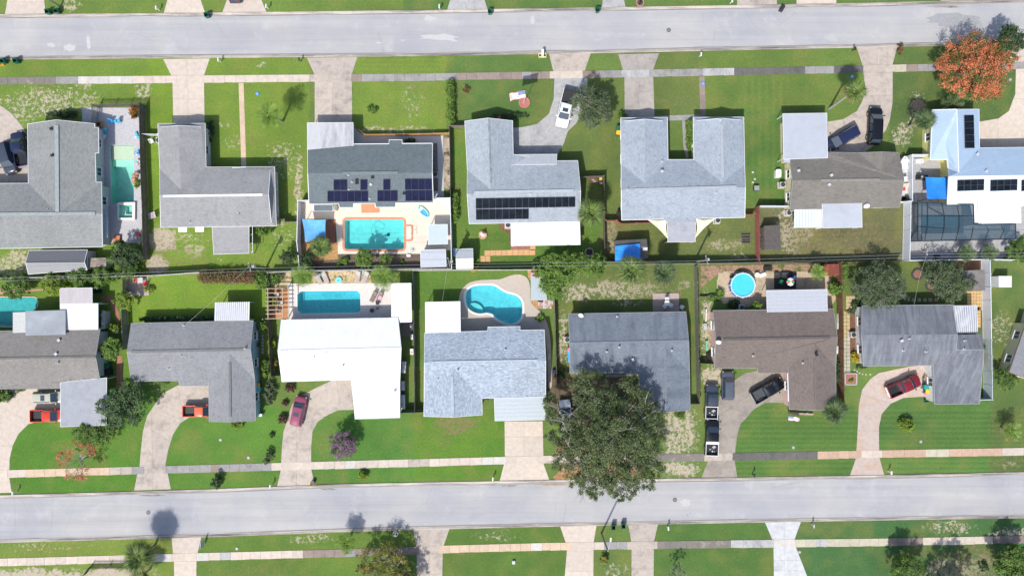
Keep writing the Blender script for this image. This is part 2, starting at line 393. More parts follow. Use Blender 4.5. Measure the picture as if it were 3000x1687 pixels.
BARE = [(150, 300, 160, 55, .50), (70, 325, 70, 50, .45), (420, 262, 30, 30, .55), (240, 255, 40, 15, .4), (205, 15, 35, 18, .5), (640, 368, 45, 14, .35),
 (830, 470, 55, 60, .42), (875, 540, 14, 120, .6), (680, 420, 40, 25, .35), (475, 705, 50, 42, .95), (465, 775, 40, 32, .95), (565, 735, 32, 30, .55), (545, 720, 65, 55, .38),
 (45, 775, 75, 45, .62), (625, 755, 40, 20, .35), (790, 640, 60, 40, .3), (830, 700, 40, 40, .3), (1830, 845, 140, 34, .55), (1700, 855, 60, 30, .55), (1850, 885, 60, 20, .45), (2005, 835, 30, 14, .4),
 (1990, 1265, 62, 105, .62), (1990, 1372, 70, 24, .68), (1650, 1000, 22, 90, .5), (2130, 715, 75, 24, .5), (1793, 690, 26, 60, .58), (2160, 755, 50, 12, .4),
 (2330, 690, 70, 60, .52), (2440, 740, 160, 40, .28), (2300, 640, 40, 40, .4), (2085, 1105, 45, 38, .72), (2070, 960, 22, 120, .62), (2300, 1090, 100, 10, .4),
 (2685, 330, 36, 70, .42), (2640, 395, 40, 40, .5), (2560, 460, 30, 30, .3), (1335, 1225, 20, 10, .3), (2790, 1665, 120, 45, .58), (2780, 1545, 85, 24, .50), (2970, 1560, 80, 14, .62), (2870, 1640, 60, 25, .5),
 (130, 1600, 180, 16, .30), (100, 1700, 200, 40, .85), (320, 1690, 90, 30, .9), (915, 1580, 70, 18, .42), (1810, 1672, 45, 26, .42), (1440, 1570, 70, 16, .40), (2935, 965, 40, 60, .38),
 (1210, 290, 40, 80, .34), (1150, 380, 150, 12, .45), (1180, 50, 60, 12, .4), (1500, 1560, 70, 20, .2), (2960, 1360, 40, 12, .4), (450, 1680, 30, 20, .4), (765, 190, 20, 14, .45), (1450, 450, 0.1, 0.1, 0)]
BROWN = [(1335, 1240, 75, 42, .62), (1300, 1290, 30, 30, .4), (1230, 240, 60, 40, .3), (540, 395, 30, 18, .45), (1365, 262, 16, 12, .5), (560, 770, 60, 50, .4), (880, 770, 120, 50, .4),
 (2580, 230, 40, 30, .2), (1600, 560, 60, 30, .25), (2000, 300, 100, 20, .3), (2450, 700, 200, 80, .42), (1800, 700, 60, 60, .5), (2100, 700, 150, 60, .3), (1900, 830, 180, 60, .35),
 (2120, 790, 80, 18, .5), (2950, 1350, 60, 25, .35), (2250, 1560, 60, 14, .2), (730, 1680, 120, 40, .3), (620, 1660, 30, 40, .3), (1240, 390, 60, 10, .3), (470, 740, 80, 80, .4), (1700, 1100, 60, 40, .6), (1800, 1130, 60, 30, .7), (900, 1600, 200, 20, .2), (700, 870, 60, 20, .3), (2680, 1640, 80, 50, .3), (2850, 1650, 160, 60, .5)]
def build_ground():
    x0, x1, y0, y1, st = -96.0, 96.0, -60.0, 60.0, 0.26
    nx = int((x1-x0)/st)+1; ny = int((y1-y0)/st)+1
    X, Y = np.meshgrid(np.linspace(x0, x1, nx), np.linspace(y0, y1, ny))
    px = X/S+1500; py = 843.5-Y/S
    wob = (vnoise(X, Y, 1.2, 1)-.5)*14+(vnoise(X, Y, .5, 2)-.5)*8
    wob2 = (vnoise(X, Y, 1.1, 3)-.5)*14
    tint = np.zeros(X.shape+(3,)); 
    for (a, b, c, d, col) in ZONES:
        m = np.clip((np.minimum(np.minimum(px-a+wob, c-px-wob), np.minimum(py-b+wob2, d-py-wob2))+5)/10, 0, 1)[..., None]
        tint = tint*(1-m)+np.array(col)*m
    # mowing stripes on the two lawns that show them
    mow = inpoly(px, py, [(2160, 1190), (2520, 1190), (2520, 1400), (2150, 1400)]) | inpoly(px, py, [(2580, 1200), (3000, 1200), (3000, 1400), (2580, 1400)])
    tint *= (1+mow*0.10*np.sign(np.sin(py*0.42)))[..., None]
    mow2 = inpoly(px, py, [(1035, 170), (1312, 170), (1312, 220), (1035, 220)]); tint *= (1+mow2*0.06*np.sin(py*0.8))[..., None]
    mow3 = inpoly(px, py, [(2180, 240), (2310, 240), (2310, 600), (2180, 600)]); tint *= (1+mow3*0.07*np.sin(px*0.30))[..., None]
    big = vnoise(X, Y, 7, 9)*.6+vnoise(X, Y, 3, 10)*.4
    tint *= (0.98+0.38*big)[..., None]; tint[..., 2] += .010; tint[..., 0] = tint[..., 0]*1.03+.004; tint[..., 1] *= 1.06
    dry = np.clip((vnoise(X, Y, 4.5, 12)*.5+vnoise(X, Y, 1.6, 13)*.5-.49)*3, 0, 1)[..., None]
    tint = tint*(1-dry*.45)+np.array((.15, .165, .05))*dry*.45
    fn = vnoise(X, Y, .8, 4)*.5+vnoise(X, Y, 2.2, 5)*.5
    def blobs(L):
        o = np.zeros(X.shape)
        for (cx, cy, rx, ry, k) in L:
            d = ((px-cx+wob)/rx)**2+((py-cy+wob2)/ry)**2
            o = np.maximum(o, k*np.clip(1.35-d, 0, 1))
        return o
    bare = blobs(BARE)+(fn-.5)*.30*(blobs(BARE) > .02); brown = blobs(BROWN)
    # gentle relief
    Zg = (vnoise(X, Y, 3, 7)-.5)*.012
    keep = np.ones((ny-1, nx-1), bool)
    for k, poly in POOLHOLE.items():
        ins = inpoly(X, Y, [(p[0], p[1]) for p in poly])
        cell = ins[:-1, :-1] | ins[1:, :-1] | ins[:-1, 1:] | ins[1:, 1:]; keep &= ~cell
    idx = np.arange(nx*ny).reshape(ny, nx)
    q = np.stack([idx[:-1, :-1], idx[:-1, 1:], idx[1:, 1:], idx[1:, :-1]], -1)[keep]
    me = bpy.data.meshes.new('ground'); nv = nx*ny; nf = len(q)
    me.vertices.add(nv); me.vertices.foreach_set('co', np.stack([X, Y, Zg], -1).astype(np.float32).ravel())
    me.loops.add(nf*4); me.loops.foreach_set('vertex_index', q.astype(np.int32).ravel())
    me.polygons.add(nf); me.polygons.foreach_set('loop_start', np.arange(0, nf*4, 4, dtype=np.int32))
    me.update(calc_edges=True)
    ca = me.color_attributes.new('tint', 'FLOAT_COLOR', 'POINT')
    ca.data.foreach_set('color', np.concatenate([tint, np.ones(X.shape+(1,))], -1).astype(np.float32).ravel())
    cb = me.color_attributes.new('bare', 'FLOAT_COLOR', 'POINT')
    cb.data.foreach_set('color', np.stack([np.clip(bare, 0, 1), brown, 0*X, 0*X+1], -1).astype(np.float32).ravel())
    o = link('ground', me, GRASS); tag(o, kind='structure')
    out = MB()
    R = 1500
    for (a, b, c, d) in ((-R, -R, R, y0), (-R, y1, R, R), (-R, y0, x0, y1), (x1, y0, R, y1)):
        out.add([(a, b, 0), (c, b, 0), (c, d, 0), (a, d, 0)], [(0, 1, 2, 3)])
    o2 = out.obj('surrounding_ground', mt('far_grass', (.07, .11, .03), .95, .2, .05)); tag(o2, kind='structure')
build_ground()

# ---- roads and kerbs ----
def road_material():
    m, nt, b = nodes_of('pale_asphalt')
    base = mixc(nt, ramp(nt, noise(nt, 0.10, 4, 0.6), 0.35, 0.65), (.365, .360, .358), (.300, .306, .330))
    st = ramp(nt, noise(nt, 1.0, 6, 0.7, stretch=(.02, .75, 1)), 0.32, 0.68)
    c = mixc(nt, 0.85, base, mixc(nt, st, (1.07, 1.07, 1.07), (.86, .86, .87)), 'MULTIPLY')
    bl = ramp(nt, noise(nt, 0.28, 4, 0.65), 0.56, 0.72)
    c = mixc(nt, mulf(nt, bl, .6), c, (.41, .41, .41))
    c = mixc(nt, ramp(nt, noise(nt, 0.16, 6, 0.75, stretch=(.35, 1.2, 1)), 0.60, 0.78), c, (.26, .265, .28))
    g = ramp(nt, noise(nt, 14, 3, 0.8), 0.3, 0.7); c = mixc(nt, 0.6, c, mixc(nt, g, (1.1, 1.1, 1.1), (.9, .9, .9)), 'MULTIPLY')
    vo = nt.nodes.new('ShaderNodeTexVoronoi'); vo.feature = 'DISTANCE_TO_EDGE'; vo.inputs['Scale'].default_value = .17
    geo = nt.nodes.new('ShaderNodeNewGeometry'); wv = nt.nodes.new('ShaderNodeTexNoise'); wv.inputs['Scale'].default_value = .8
    av = nt.nodes.new('ShaderNodeVectorMath'); av.operation = 'MULTIPLY_ADD'; nt.links.new(wv.outputs['Color'], av.inputs[0]); av.inputs[1].default_value = (2.5, 2.5, 0)
    nt.links.new(geo.outputs['Position'], av.inputs[2]); nt.links.new(av.outputs[0], vo.inputs['Vector'])
    lt = nt.nodes.new('ShaderNodeMath'); lt.operation = 'LESS_THAN'; nt.links.new(vo.outputs[0], lt.inputs[0]); lt.inputs[1].default_value = .004
    c = mixc(nt, mulf(nt, lt.outputs[0], .12), c, (.12, .12, .12))
    nt.links.new(c, b.inputs['Base Color']); b.inputs['Roughness'].default_value = 0.92; b.inputs['Specular IOR Level'].default_value = .2
    bumpn(nt, b, g, 0.25, 0.01)
    return m
def mulf(nt, s, k):
    m = nt.nodes.new('ShaderNodeMath'); m.operation = 'MULTIPLY'; nt.links.new(s, m.inputs[0]); m.inputs[1].default_value = k; return m.outputs[0]
ROAD = road_material()
KERBM = mt('kerb_concrete', (.42, .38, .34), .9, .12, 2.0, stain=(.12, .11, .11), ss=.5, st=(.42, .62), stretch=(.12, 1.6, 1))
GUTTER = mt('gutter_grime', (.20, .19, .18), .95, .15, 2.0, stain=(.36, .35, .34), ss=.4, st=(.45, .65), stretch=(.15, 2, 1))
RT_T = [(-500, 56), (0, 52), (300, 50), (600, 47), (1200, 40), (1800, 31), (2400, 21), (3000, 8), (3500, -4)]
RT_B = [(-500, 172), (0, 167), (600, 162), (1200, 157), (1800, 147), (2400, 134), (3000, 121), (3500, 110)]
RB_T = [(-500, 1470), (0, 1458), (600, 1441), (1000, 1425), (1600, 1414), (2100, 1407), (2600, 1399), (3000, 1390), (3500, 1378)]
RB_B = [(-500, 1595), (0, 1580), (600, 1564), (1100, 1545), (1600, 1533), (2100, 1523), (2600, 1514), (3000, 1508), (3500, 1498)]
def interp(pl, x):
    for (a, b) in zip(pl[:-1], pl[1:]):
        if x <= b[0]: return a[1]+(b[1]-a[1])*(x-a[0])/(b[0]-a[0])
    return pl[-1][1]
for top, bot in ((RT_T, RT_B), (RB_T, RB_B)):
    mb = MB(); xs = list(range(-500, 3501, 100))
    vs = [W(x, interp(top, x)) for x in xs]+[W(x, interp(bot, x)) for x in xs]; n = len(xs)
    vs = [(v[0], v[1], .022) for v in vs]
    mb.add(vs, [(n+i, n+i+1, i+1, i) for i in range(n-1)])
    tag(mb.obj('road', ROAD), kind='structure')
KP = [(0, .02), (.12, .045), (.30, .10), (.44, .105), (.46, .0)]     # kerb profile away from the asphalt
for pl, sg in ((RT_T, 1), (RT_B, -1), (RB_T, 1), (RB_B, -1)):
    root = empty('kerb', kind='structure')
    x = -500.0
    while x < 3500:
        L = 59.0; mb = MB(); vs = []
        for xx in (x+.15, x+L-.15):
            p = W(xx, interp(pl, xx))
            for (d, z) in KP: vs.append((p.x, p.y+sg*d, z))
        k = len(KP); fs = [(i, i+1, k+i+1, k+i) for i in range(k-1)]
        mb.add(vs, [f if sg > 0 else f[::-1] for f in fs])
        mb.obj('kerb_stone', KERBM, root)
        g_ = MB(); a_, b_ = W(x, interp(pl, x)), W(x+L, interp(pl, x+L)); g_.add([(a_.x, a_.y+sg*.03, .027), (b_.x, b_.y+sg*.03, .027), (b_.x, b_.y-sg*.13, .027), (a_.x, a_.y-sg*.13, .027)], [(0, 1, 2, 3) if sg < 0 else (3, 2, 1, 0)]); g_.obj('gutter', GUTTER, root); x += L

rg = random.Random(5)
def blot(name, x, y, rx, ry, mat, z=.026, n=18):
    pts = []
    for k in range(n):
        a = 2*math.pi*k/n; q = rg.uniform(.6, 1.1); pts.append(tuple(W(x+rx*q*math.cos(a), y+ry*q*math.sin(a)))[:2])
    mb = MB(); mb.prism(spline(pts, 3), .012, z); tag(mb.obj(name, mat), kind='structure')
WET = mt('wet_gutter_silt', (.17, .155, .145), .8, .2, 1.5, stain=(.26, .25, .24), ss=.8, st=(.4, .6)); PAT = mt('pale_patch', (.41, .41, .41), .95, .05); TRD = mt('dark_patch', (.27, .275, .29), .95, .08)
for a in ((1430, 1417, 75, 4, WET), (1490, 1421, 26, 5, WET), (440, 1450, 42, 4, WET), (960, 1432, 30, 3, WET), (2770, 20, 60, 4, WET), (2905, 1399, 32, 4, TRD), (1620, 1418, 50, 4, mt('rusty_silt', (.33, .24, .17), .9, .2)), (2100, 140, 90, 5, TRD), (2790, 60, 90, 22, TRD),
          (2008, 1471, 15, 12, PAT), (150, 132, 14, 8, PAT), (205, 140, 24, 12, PAT), (260, 125, 7, 22, PAT), (1290, 110, 60, 10, PAT), (1260, 55, 22, 9, PAT), (1560, 60, 8, 14, PAT), (1110, 126, 9, 3, PAT), (1180, 119, 8, 2, PAT), (1330, 120, 10, 3, PAT), (2014, 1508, 2, 5, WET), (2022, 1503, 3, 2, WET), (1030, 1480, 4, 3, TRD), (2235, 62, 2, 6, TRD), (590, 85, 2, 5, TRD)):
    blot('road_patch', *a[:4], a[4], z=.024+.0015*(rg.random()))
# ---- pavements of separate slabs ----
def cm(name, c, stain=(.2, .18, .16), st=(.6, .85)): return mt(name, c, .9, .08, 1.6, stain=stain, ss=.5, st=st, bump=.15)
CONC = {'p': cm('pale_concrete', (.49, .425, .365), (.36, .31, .27)), 'w': cm('white_concrete', (.47, .455, .425), (.36, .35, .33)), 'o': cm('peach_concrete', (.50, .385, .28), (.40, .29, .20)),
 'g': cm('grey_concrete', (.26, .255, .25), (.13, .125, .12), (.5, .8)), 'd': cm('dark_concrete', (.11, .105, .10), (.05, .05, .05), (.5, .8)), 'b': cm('brownish_concrete', (.24, .19, .165), (.13, .12, .11), (.5, .8)),
 'm': cm('mossy_concrete', (.17, .155, .14), (.32, .27, .22), (.55, .7)), 'y': cm('yellowish_concrete', (.42, .39, .30), (.3, .28, .2)), 'r': cm('rust_concrete', (.43, .30, .22), (.40, .25, .17)),
 's': cm('stained_concrete', (.40, .35, .305), (.17, .155, .15), (.50, .78)), 'c': mt('cool_concrete', (.36, .36, .36), .9, .10, 2, stain=(.23, .235, .24), ss=.6, st=(.5, .7))}
SW = [([(-300, 233), (0, 227), (600, 222), (1200, 217), (1800, 207), (2400, 195), (2780, 187), (3300, 174)], 21,
       [(-300, 'm'), (170, 'g'), (240, 'w'), (375, 'p'), (921, 's'), (1031, 'g'), (1345, 'b'), (1495, 'g'), (1550, 'b'), (1620, 'p'), (1715, 'b'), (1770, 'g'), (1826, 'c'), (1914, 'g'), (2055, 'c'), (2137, 'd'), (2368, 'g'), (2434, 'd'), (2526, 's'), (2615, 'y'), (2665, 'g'), (2760, 'g')], 'front path of the upper houses'),
      ([(-300, 1385), (28, 1376), (600, 1361), (1000, 1350), (1600, 1334), (2100, 1327), (2600, 1318), (3000, 1311), (3300, 1305)], 22,
       [(-300, 'p'), (28, 'p'), (85, 'o'), (330, 's'), (380, 'g'), (410, 's'), (485, 'g'), (795, 'p'), (823, 'p'), (912, 'p'), (1200, 's'), (1265, 'p'), (1412, 'w'), (1470, 'p'), (1640, 's'), (1900, 'm'), (2075, 's'), (2152, 'd'), (2409, 'r'), (2507, 'p'), (2577, 'r'), (2700, 'y'), (2780, 'r'), (2940, 'p')], 'upper pavement of the lower road'),
      ([(-300, 1641), (0, 1635), (580, 1619), (1000, 1608), (1300, 1597), (1600, 1589), (2100, 1582), (2600, 1576), (3000, 1568), (3300, 1562)], 22,
       [(-300, 'p'), (440, 'w'), (510, 'p'), (660, 'c'), (686, 'p'), (880, 'b'), (1222, 's'), (1298, 'o'), (1545, 'w'), (1590, 'o'), (1660, 'p'), (1780, 'g'), (1850, 's'), (1916, 'm'), (2145, 'c'), (2262, 'w'), (2330, 'y'), (2395, 'c'), (2428, 'y'), (2600, 'b'), (2700, 'p'), (2900, 'b')], 'lower pavement')]
for pl, wdt, segs, nm in SW:
    root = empty('pavement', kind='structure'); x = pl[0][0]; rr = random.Random(3)
    while x < 3290:
        L = rr.choice([29, 31, 33, 36, 30, 24]); key = [k for a, k in segs if a <= x+L/2][-1]
        if key in 'pogmb' and rr.random() < .04: key = {'p': 'w', 'o': 'p', 'g': 'b', 'm': 'd', 'b': 'g'}[key]
        mb = MB(); y0, y1 = interp(pl, x+.25), interp(pl, x+L-.25); z = .052+rr.uniform(-.006, .006)
        wj = rr.uniform(-.9, .9); wk = rr.uniform(-.9, .9)
        mb.prism([W(x+.25, y0), W(x+L-.25, y1), W(x+L-.25, y1+wdt+wj), W(x+.25, y0+wdt+wk)], -.03, z)
        mb.obj('slab', CONC[key], root); x += L

# ---- driveways and garden paths, cut into slabs at their joints ----
def slabs(pts, cuts, mat, name='driveway', z=.034, gap=.018, parent=None, part='slab'):
    root = parent or empty(name, kind='structure')
    bm = bmesh.new(); vs = [bm.verts.new((p[0], p[1], z)) for p in ccw(pts)]; bm.faces.new(vs)
    for (p, q) in cuts:
        p = Vector((p[0], p[1], 0)); q = Vector((q[0], q[1], 0)); d = q-p; nrm = Vector((-d.y, d.x, 0)).normalized()
        bmesh.ops.bisect_plane(bm, geom=bm.verts[:]+bm.edges[:]+bm.faces[:], plane_co=p, plane_no=nrm)
    for f in list(bm.faces):
        poly = [v.co.copy() for v in f.verts]
        if f.calc_area() < .25: continue
        poly = [Vector((p.x, p.y)) for p in poly]
        mb = MB(); mb.prism(inset(poly, gap/2), -.03, z+random.uniform(-.004, .004)); mb.obj(part, mat, root)
    bm.free(); return root
def Wp(L): return [W(*p) for p in L]
def hc(ys): return [(W(0, y), W(3000, y)) for y in ys]
def vc(xs): return [(W(x, 0), W(x, 1687)) for x in xs]
DR = [
 ([(22, -100), (125, -100), (130, 0), (134, 41), (15, 43), (22, 0)], hc([5]), 'p'), ([(491, -100), (588, -100), (588, 0), (601, 38), (480, 39), (491, 0)], hc([0]), 'p'),
 ([(665, -100), (766, -100), (766, 0), (781, 36), (652, 37), (665, 0)], hc([2]), 'p'), ([(1319, -100), (1419, -100), (1419, 0), (1429, 29), (1310, 30), (1319, 0)], hc([0]), 'c'),
 ([(1766, -100), (1828, -100), (1828, 0), (1833, 23), (1763, 24), (1766, 0)], [], 'c'), ([(2163, -100), (2273, -100), (2276, 15), (2159, 17)], [], 's'), ([(2337, -100), (2448, -100), (2450, 11), (2333, 13)], [], 'p'), ([(2756, -100), (3200, -100), (3200, -6), (2756, 3)], vc([2900]), 'p'),
 ([(-150, 285), (0, 308), (36, 334), (62, 366), (78, 390), (83, 540), (-150, 540)], [(W(0, 420), W(80, 400))], 's'),
 ([(478, 174), (615, 172), (598, 222), (502, 222)], vc([548]), 'p'), ([(505, 222), (598, 222), (600, 372), (508, 372)], hc([290, 334])+vc([552]), 'p'),
 ([(699, 244), (714, 244), (722, 489), (707, 489)], hc([300, 365, 430]), 'o'),
 ([(899, 170), (1047, 168), (1031, 219), (921, 219)], [], 's'), ([(922, 219), (1031, 219), (1032, 366), (922, 366)], hc([292])+vc([975]), 's'),
 ([(1608, 158), (1731, 156), (1713, 209), (1621, 210)], [], 's'),
 ([(1622, 210), (1713, 209), (1722, 240), (1712, 300), (1690, 360), (1664, 385), (1652, 420), (1633, 455), (1503, 458), (1503, 375), (1531, 373), (1573, 364), (1608, 334), (1622, 290), (1624, 235)], [(W(1550, 360), W(1560, 460)), (W(1600, 300), W(1700, 305))], 'c'),
 ([(1811, 160), (1931, 157), (1913, 206), (1825, 206)], vc([1868]), 'e'), ([(1829, 206), (1913, 206), (1918, 350), (1830, 350)], hc([270])+vc([1872]), 'e'),
 ([(2048, 225), (2064, 224), (2068, 342), (2052, 343)], hc([280, 325]), 'b'), ([(1918, 340), (2050, 336), (2068, 340), (2068, 353), (1918, 354)], vc([1960, 2010]), 'g'), ([(1998, 354), (2008, 354), (2011, 420), (2018, 462), (2010, 466), (2002, 430)], hc([400]), 'g'),
 ([(2510, 140), (2629, 137), (2615, 189), (2526, 190)], vc([2570]), 's'),
 ([(2526, 190), (2615, 189), (2615, 300), (2607, 350), (2597, 378), (2566, 422), (2531, 448), (2425, 450), (2425, 357), (2469, 350), (2510, 326), (2524, 301), (2537, 265), (2532, 235)], hc([213, 280, 345])+[(W(2480, 345), W(2540, 445))], 's'),
 ([(2935, 131), (3200, 127), (3200, 450), (2870, 436), (2869, 357), (2924, 348), (2955, 326), (2974, 276), (2976, 203)], hc([200, 290])+[(W(2924, 300), W(2924, 436))], 'p'),
 ([(-150, 1140), (60, 1139), (178, 1138), (178, 1235), (103, 1236), (83, 1242), (55, 1270), (38, 1304), (29, 1342), (28, 1378), (28, 1400), (35, 1442), (-150, 1448)], [(W(0, 1190), W(90, 1235)), (W(-100, 1290), W(40, 1310)), (W(-50, 1376), W(60, 1377))], 'p'),
 ([(521, 1128), (612, 1127), (614, 1219), (556, 1221), (528, 1239), (507, 1273), (493, 1318), (485, 1360), (492, 1387), (501, 1432), (393, 1436), (402, 1390), (409, 1365), (412, 1325), (419, 1263), (431, 1218), (453, 1185), (478, 1151)], [(W(409, 1238), W(500, 1290)), (W(440, 1190), W(560, 1240)), (W(445, 1250), W(447, 1430)), (W(521, 1130), W(540, 1230)), (W(400, 1362), W(500, 1360))], 's'),
 ([(812, 1424), (823, 1375), (826, 1308), (831, 1263), (845, 1221), (853, 1190), (863, 1172), (888, 1155), (933, 1132), (974, 1113), (1029, 1110), (1036, 1200), (992, 1201), (964, 1213), (931, 1235), (916, 1263), (912, 1308), (912, 1373), (919, 1401), (926, 1422)], [(W(820, 1313), W(920, 1315)), (W(830, 1260), W(920, 1230)), (W(870, 1160), W(960, 1230)), (W(985, 1110), W(1000, 1210)), (W(868, 1290), W(869, 1430)), (W(820, 1374), W(920, 1373))], 's'),
 ([(1478, 1233), (1590, 1233), (1592, 1334), (1592, 1356), (1609, 1404), (1464, 1407), (1477, 1357), (1479, 1335)], hc([1279, 1335, 1357])+vc([1535]), 'p'),
 ([(2074, 1349), (2100, 1335), (2104, 1180), (2112, 1150), (2152, 1113), (2183, 1092), (2221, 1085), (2309, 1090), (2305, 1179), (2242, 1179), (2207, 1199), (2186, 1224), (2170, 1240), (2160, 1273), (2154, 1318), (2152, 1347), (2160, 1397), (2055, 1398)], [(W(2100, 1180), W(2200, 1215)), (W(2110, 1215), W(2260, 1110)), (W(2112, 1240), W(2113, 1398)), (W(2110, 1280), W(2160, 1282)), (W(2050, 1349), W(2160, 1347)), (W(2240, 1085), W(2241, 1180))], 'm2'),
 ([(2511, 1280), (2516, 1185), (2526, 1140), (2549, 1110), (2575, 1092), (2663, 1073), (2727, 1068), (2728, 1160), (2647, 1165), (2609, 1182), (2583, 1212), (2575, 1250), (2575, 1300), (2577, 1342), (2590, 1390), (2490, 1391), (2507, 1342), (2510, 1300)], [(W(2510, 1150), W(2610, 1182)), (W(2590, 1090), W(2620, 1180)), (W(2660, 1070), W(2665, 1166)), (W(2500, 1260), W(2600, 1262)), (W(2500, 1342), W(2600, 1342)), (W(2500, 1320), W(2600, 1319))], 'r2'),
 ([(503, 1573), (591, 1569), (579, 1620), (576, 1645), (575, 1760), (511, 1760), (510, 1645), (507, 1620)], hc([1620, 1643, 1700]), 'p'),
 ([(1210, 1551), (1317, 1548), (1299, 1600), (1297, 1620), (1295, 1760), (1221, 1760), (1221, 1622), (1220, 1600)], hc([1600, 1622, 1680])+vc([1258]), 's'),
 ([(1640, 1538), (1748, 1536), (1739, 1588), (1738, 1760), (1640, 1760), (1655, 1680), (1661, 1610), (1658, 1590)], hc([1590, 1612, 1672]), 'p'),
 ([(1840, 1535), (1928, 1534), (1916, 1584), (1914, 1760), (1850, 1760), (1850, 1590)], hc([1585, 1607, 1665]), 's'),
 ([(2240, 1527), (2346, 1528), (2328, 1578), (2331, 1600), (2366, 1690), (2390, 1760), (2268, 1760), (2266, 1600), (2262, 1578)], hc([1578, 1601, 1640, 1670])+vc([2298]), 'w2')]
CONC['e'] = cm('warm_grey_concrete', (.33, .30, .275), (.20, .19, .18), (.5, .75)); CONC['m2'] = cm('worn_concrete', (.28, .25, .215), (.17, .15, .14), (.45, .75)); CONC['r2'] = cm('orange_stained_concrete', (.43, .36, .32), (.42, .28, .19), (.50, .72))
CONC['w2'] = cm('whitewashed_concrete', (.47, .48, .49), (.36, .37, .38), (.5, .7))
for pts, cuts, k in DR: slabs(Wp(pts), cuts, CONC[k])

# ---- pools: basin, water, deck with its opening ----
def holed(name, outer, holes, mat, z, parent=None, kind='structure'):
    loops = [[Vector((p[0], p[1], z)) for p in ccw(outer)]]+[[Vector((p[0], p[1], z)) for p in ccw(h)] for h in holes]
    tris = tessellate_polygon(loops); vs = [v for l in loops for v in l]
    mb = MB(); n0 = len(loops[0])
    fs = []
    for t in tris:
        a, b, c = [vs[i] for i in t]
        fs.append(t if (b-a).cross(c-a).z > 0 else (t[0], t[2], t[1]))
    mb.add(vs, fs)
    sk = loops[0]; mb.add([(p.x, p.y, z) for p in sk]+[(p.x, p.y, -.02) for p in sk], [(i+n0, (i+1) % n0+n0, (i+1) % n0, i) for i in range(n0)])
    o = mb.obj(name, mat, parent)
    if kind and parent is None: tag(o, kind=kind)
    return o
def pool(key, label, floor_mat, water, coping=None, depth=1.3, zt=.05, steps=None, cop_w=.3, wl=.16):
    pts = ccw(POOLS[key]); n = len(pts); root = empty('swimming_pool', label=label, cat='pool')
    mb = MB(); lo = inset(pts, .15)
    mb.add([(p[0], p[1], zt) for p in pts]+[(p[0], p[1], -depth) for p in lo], [(i, (i+1) % n, (i+1) % n+n, i+n)[::-1] for i in range(n)]+[tuple(range(n, 2*n))])
    mb.obj('basin', floor_mat, root)
    w = MB(); w.add([(p[0], p[1], zt-wl) for p in pts], [tuple(range(n))]); w.obj('water_surface', water, root)
    if coping:
        outp = inset(pts, -cop_w); holed('coping', outp, [pts], coping, zt+.02, root)
    for (sp, sz, sm) in (steps or []):
        MB().prism(sp, -depth, sz).obj('step', sm, root)
    return root
# paved yards around the pools (each with the pool's opening left out)
def pv(fr, L): return [fr(x, y) for x, y in L]
holed('paver_patio', pv(A, [(700, -40), (1183, -40), (1208, 600), (1205, 1105), (1060, 1108), (980, 1095), (870, 1140), (830, 600), (700, 400)]), [POOLS['a'], POOLS['spa']], mt('pale_grey_paver', (.40, .395, .41), .85, .14, 4, c2=(.30, .30, .32)), .05)
holed('pool_deck', pv(C_, [(225, 745), (300, 742), (1200, 700), (1370, 722), (1505, 725), (1515, 1165), (1250, 1198), (550, 1200), (530, 905), (235, 905)]), [POOLS['c']], DECKC, .05)
holed('pool_deck', pv(H_, [(-300, 335), (505, 337), (510, 470), (505, 700), (-300, 700)]), [POOLS['h']], mt('rose_paver', (.40, .22, .16), .85, .14, 5), .05)
holed('pool_deck', pv(J_, [(268, 292), (1150, 287), (1230, 300), (1225, 640), (215, 620), (268, 590)]), [POOLS['j']], DECKW, .05)
holed('pool_deck', pv(K_, spline([(475, 420), (540, 300), (640, 265), (740, 258), (830, 253), (920, 222), (1000, 216), (1060, 250), (1083, 330), (1085, 430), (1110, 480), (1160, 525), (1200, 570), (1235, 660), (1255, 780), (1262, 950), (1265, 1160), (1235, 1155), (1228, 950), (1215, 780), (1190, 690), (1100, 700), (900, 700), (700, 715), (480, 715)], 3)), [POOLS['k']], DECKT, .05)
holed('pool_patio', pv(G_, [(500, 385), (1150, 385), (1449, 790), (1449, 1020), (1380, 1085), (1300, 1090), (1370, 1150), (1250, 1245), (475, 1250), (500, 700)]), [POOLS['g']], mt('sandy_grey_deck', (.33, .33, .34), .85, .12, 3), .05)
def patch(name, pts, mat, z=.03, kind='structure'):
    mb = MB(); mb.prism(pts, -.02, z); return tag(mb.obj(name, mat), kind=kind)
patch('tiled_walk', pv(C_, [(683, 120), (770, 198), (1445, 198), (1452, 720), (1360, 725), (1340, 260), (683, 280)]), mt('pale_tiles', (.42, .44, .46), .6, .08, 5), .045)
patch('planting_strip', pv(C_, [(1450, 200), (1500, 198), (1503, 660), (1452, 640)]), mt('mottled_sand', (.36, .30, .23), .95, .2, 1.2, stain=(.05, .04, .035), ss=.8, st=(.5, .62)), .055)
patch('planting_strip', pv(C_, [(1352, 262), (1395, 260), (1402, 668), (1362, 668)]), mt('grey_mulch', (.17, .16, .15), .95, .3, 4), .06)
patch('pine_straw_bed', pv(C_, [(248, 1105), (550, 1105), (552, 1245), (400, 1255), (250, 1250)]), TANMULCH, .06)
patch('mulch_bed', pv(C_, [(235, 1240), (560, 1245), (560, 1200), (1250, 1198), (1250, 1320), (230, 1340)]), mt('brown_mulch', (.13, .10, .075), .95, .3, 4, bump=.4), .035)
patch('sand_bed', pv(J_, [(480, 180), (960, 180), (985, 290), (470, 300)]), mt('leafy_sand', (.46, .36, .22), .95, .2, 3, stain=(.08, .11, .02), ss=1.2, st=(.52, .62)), .035)
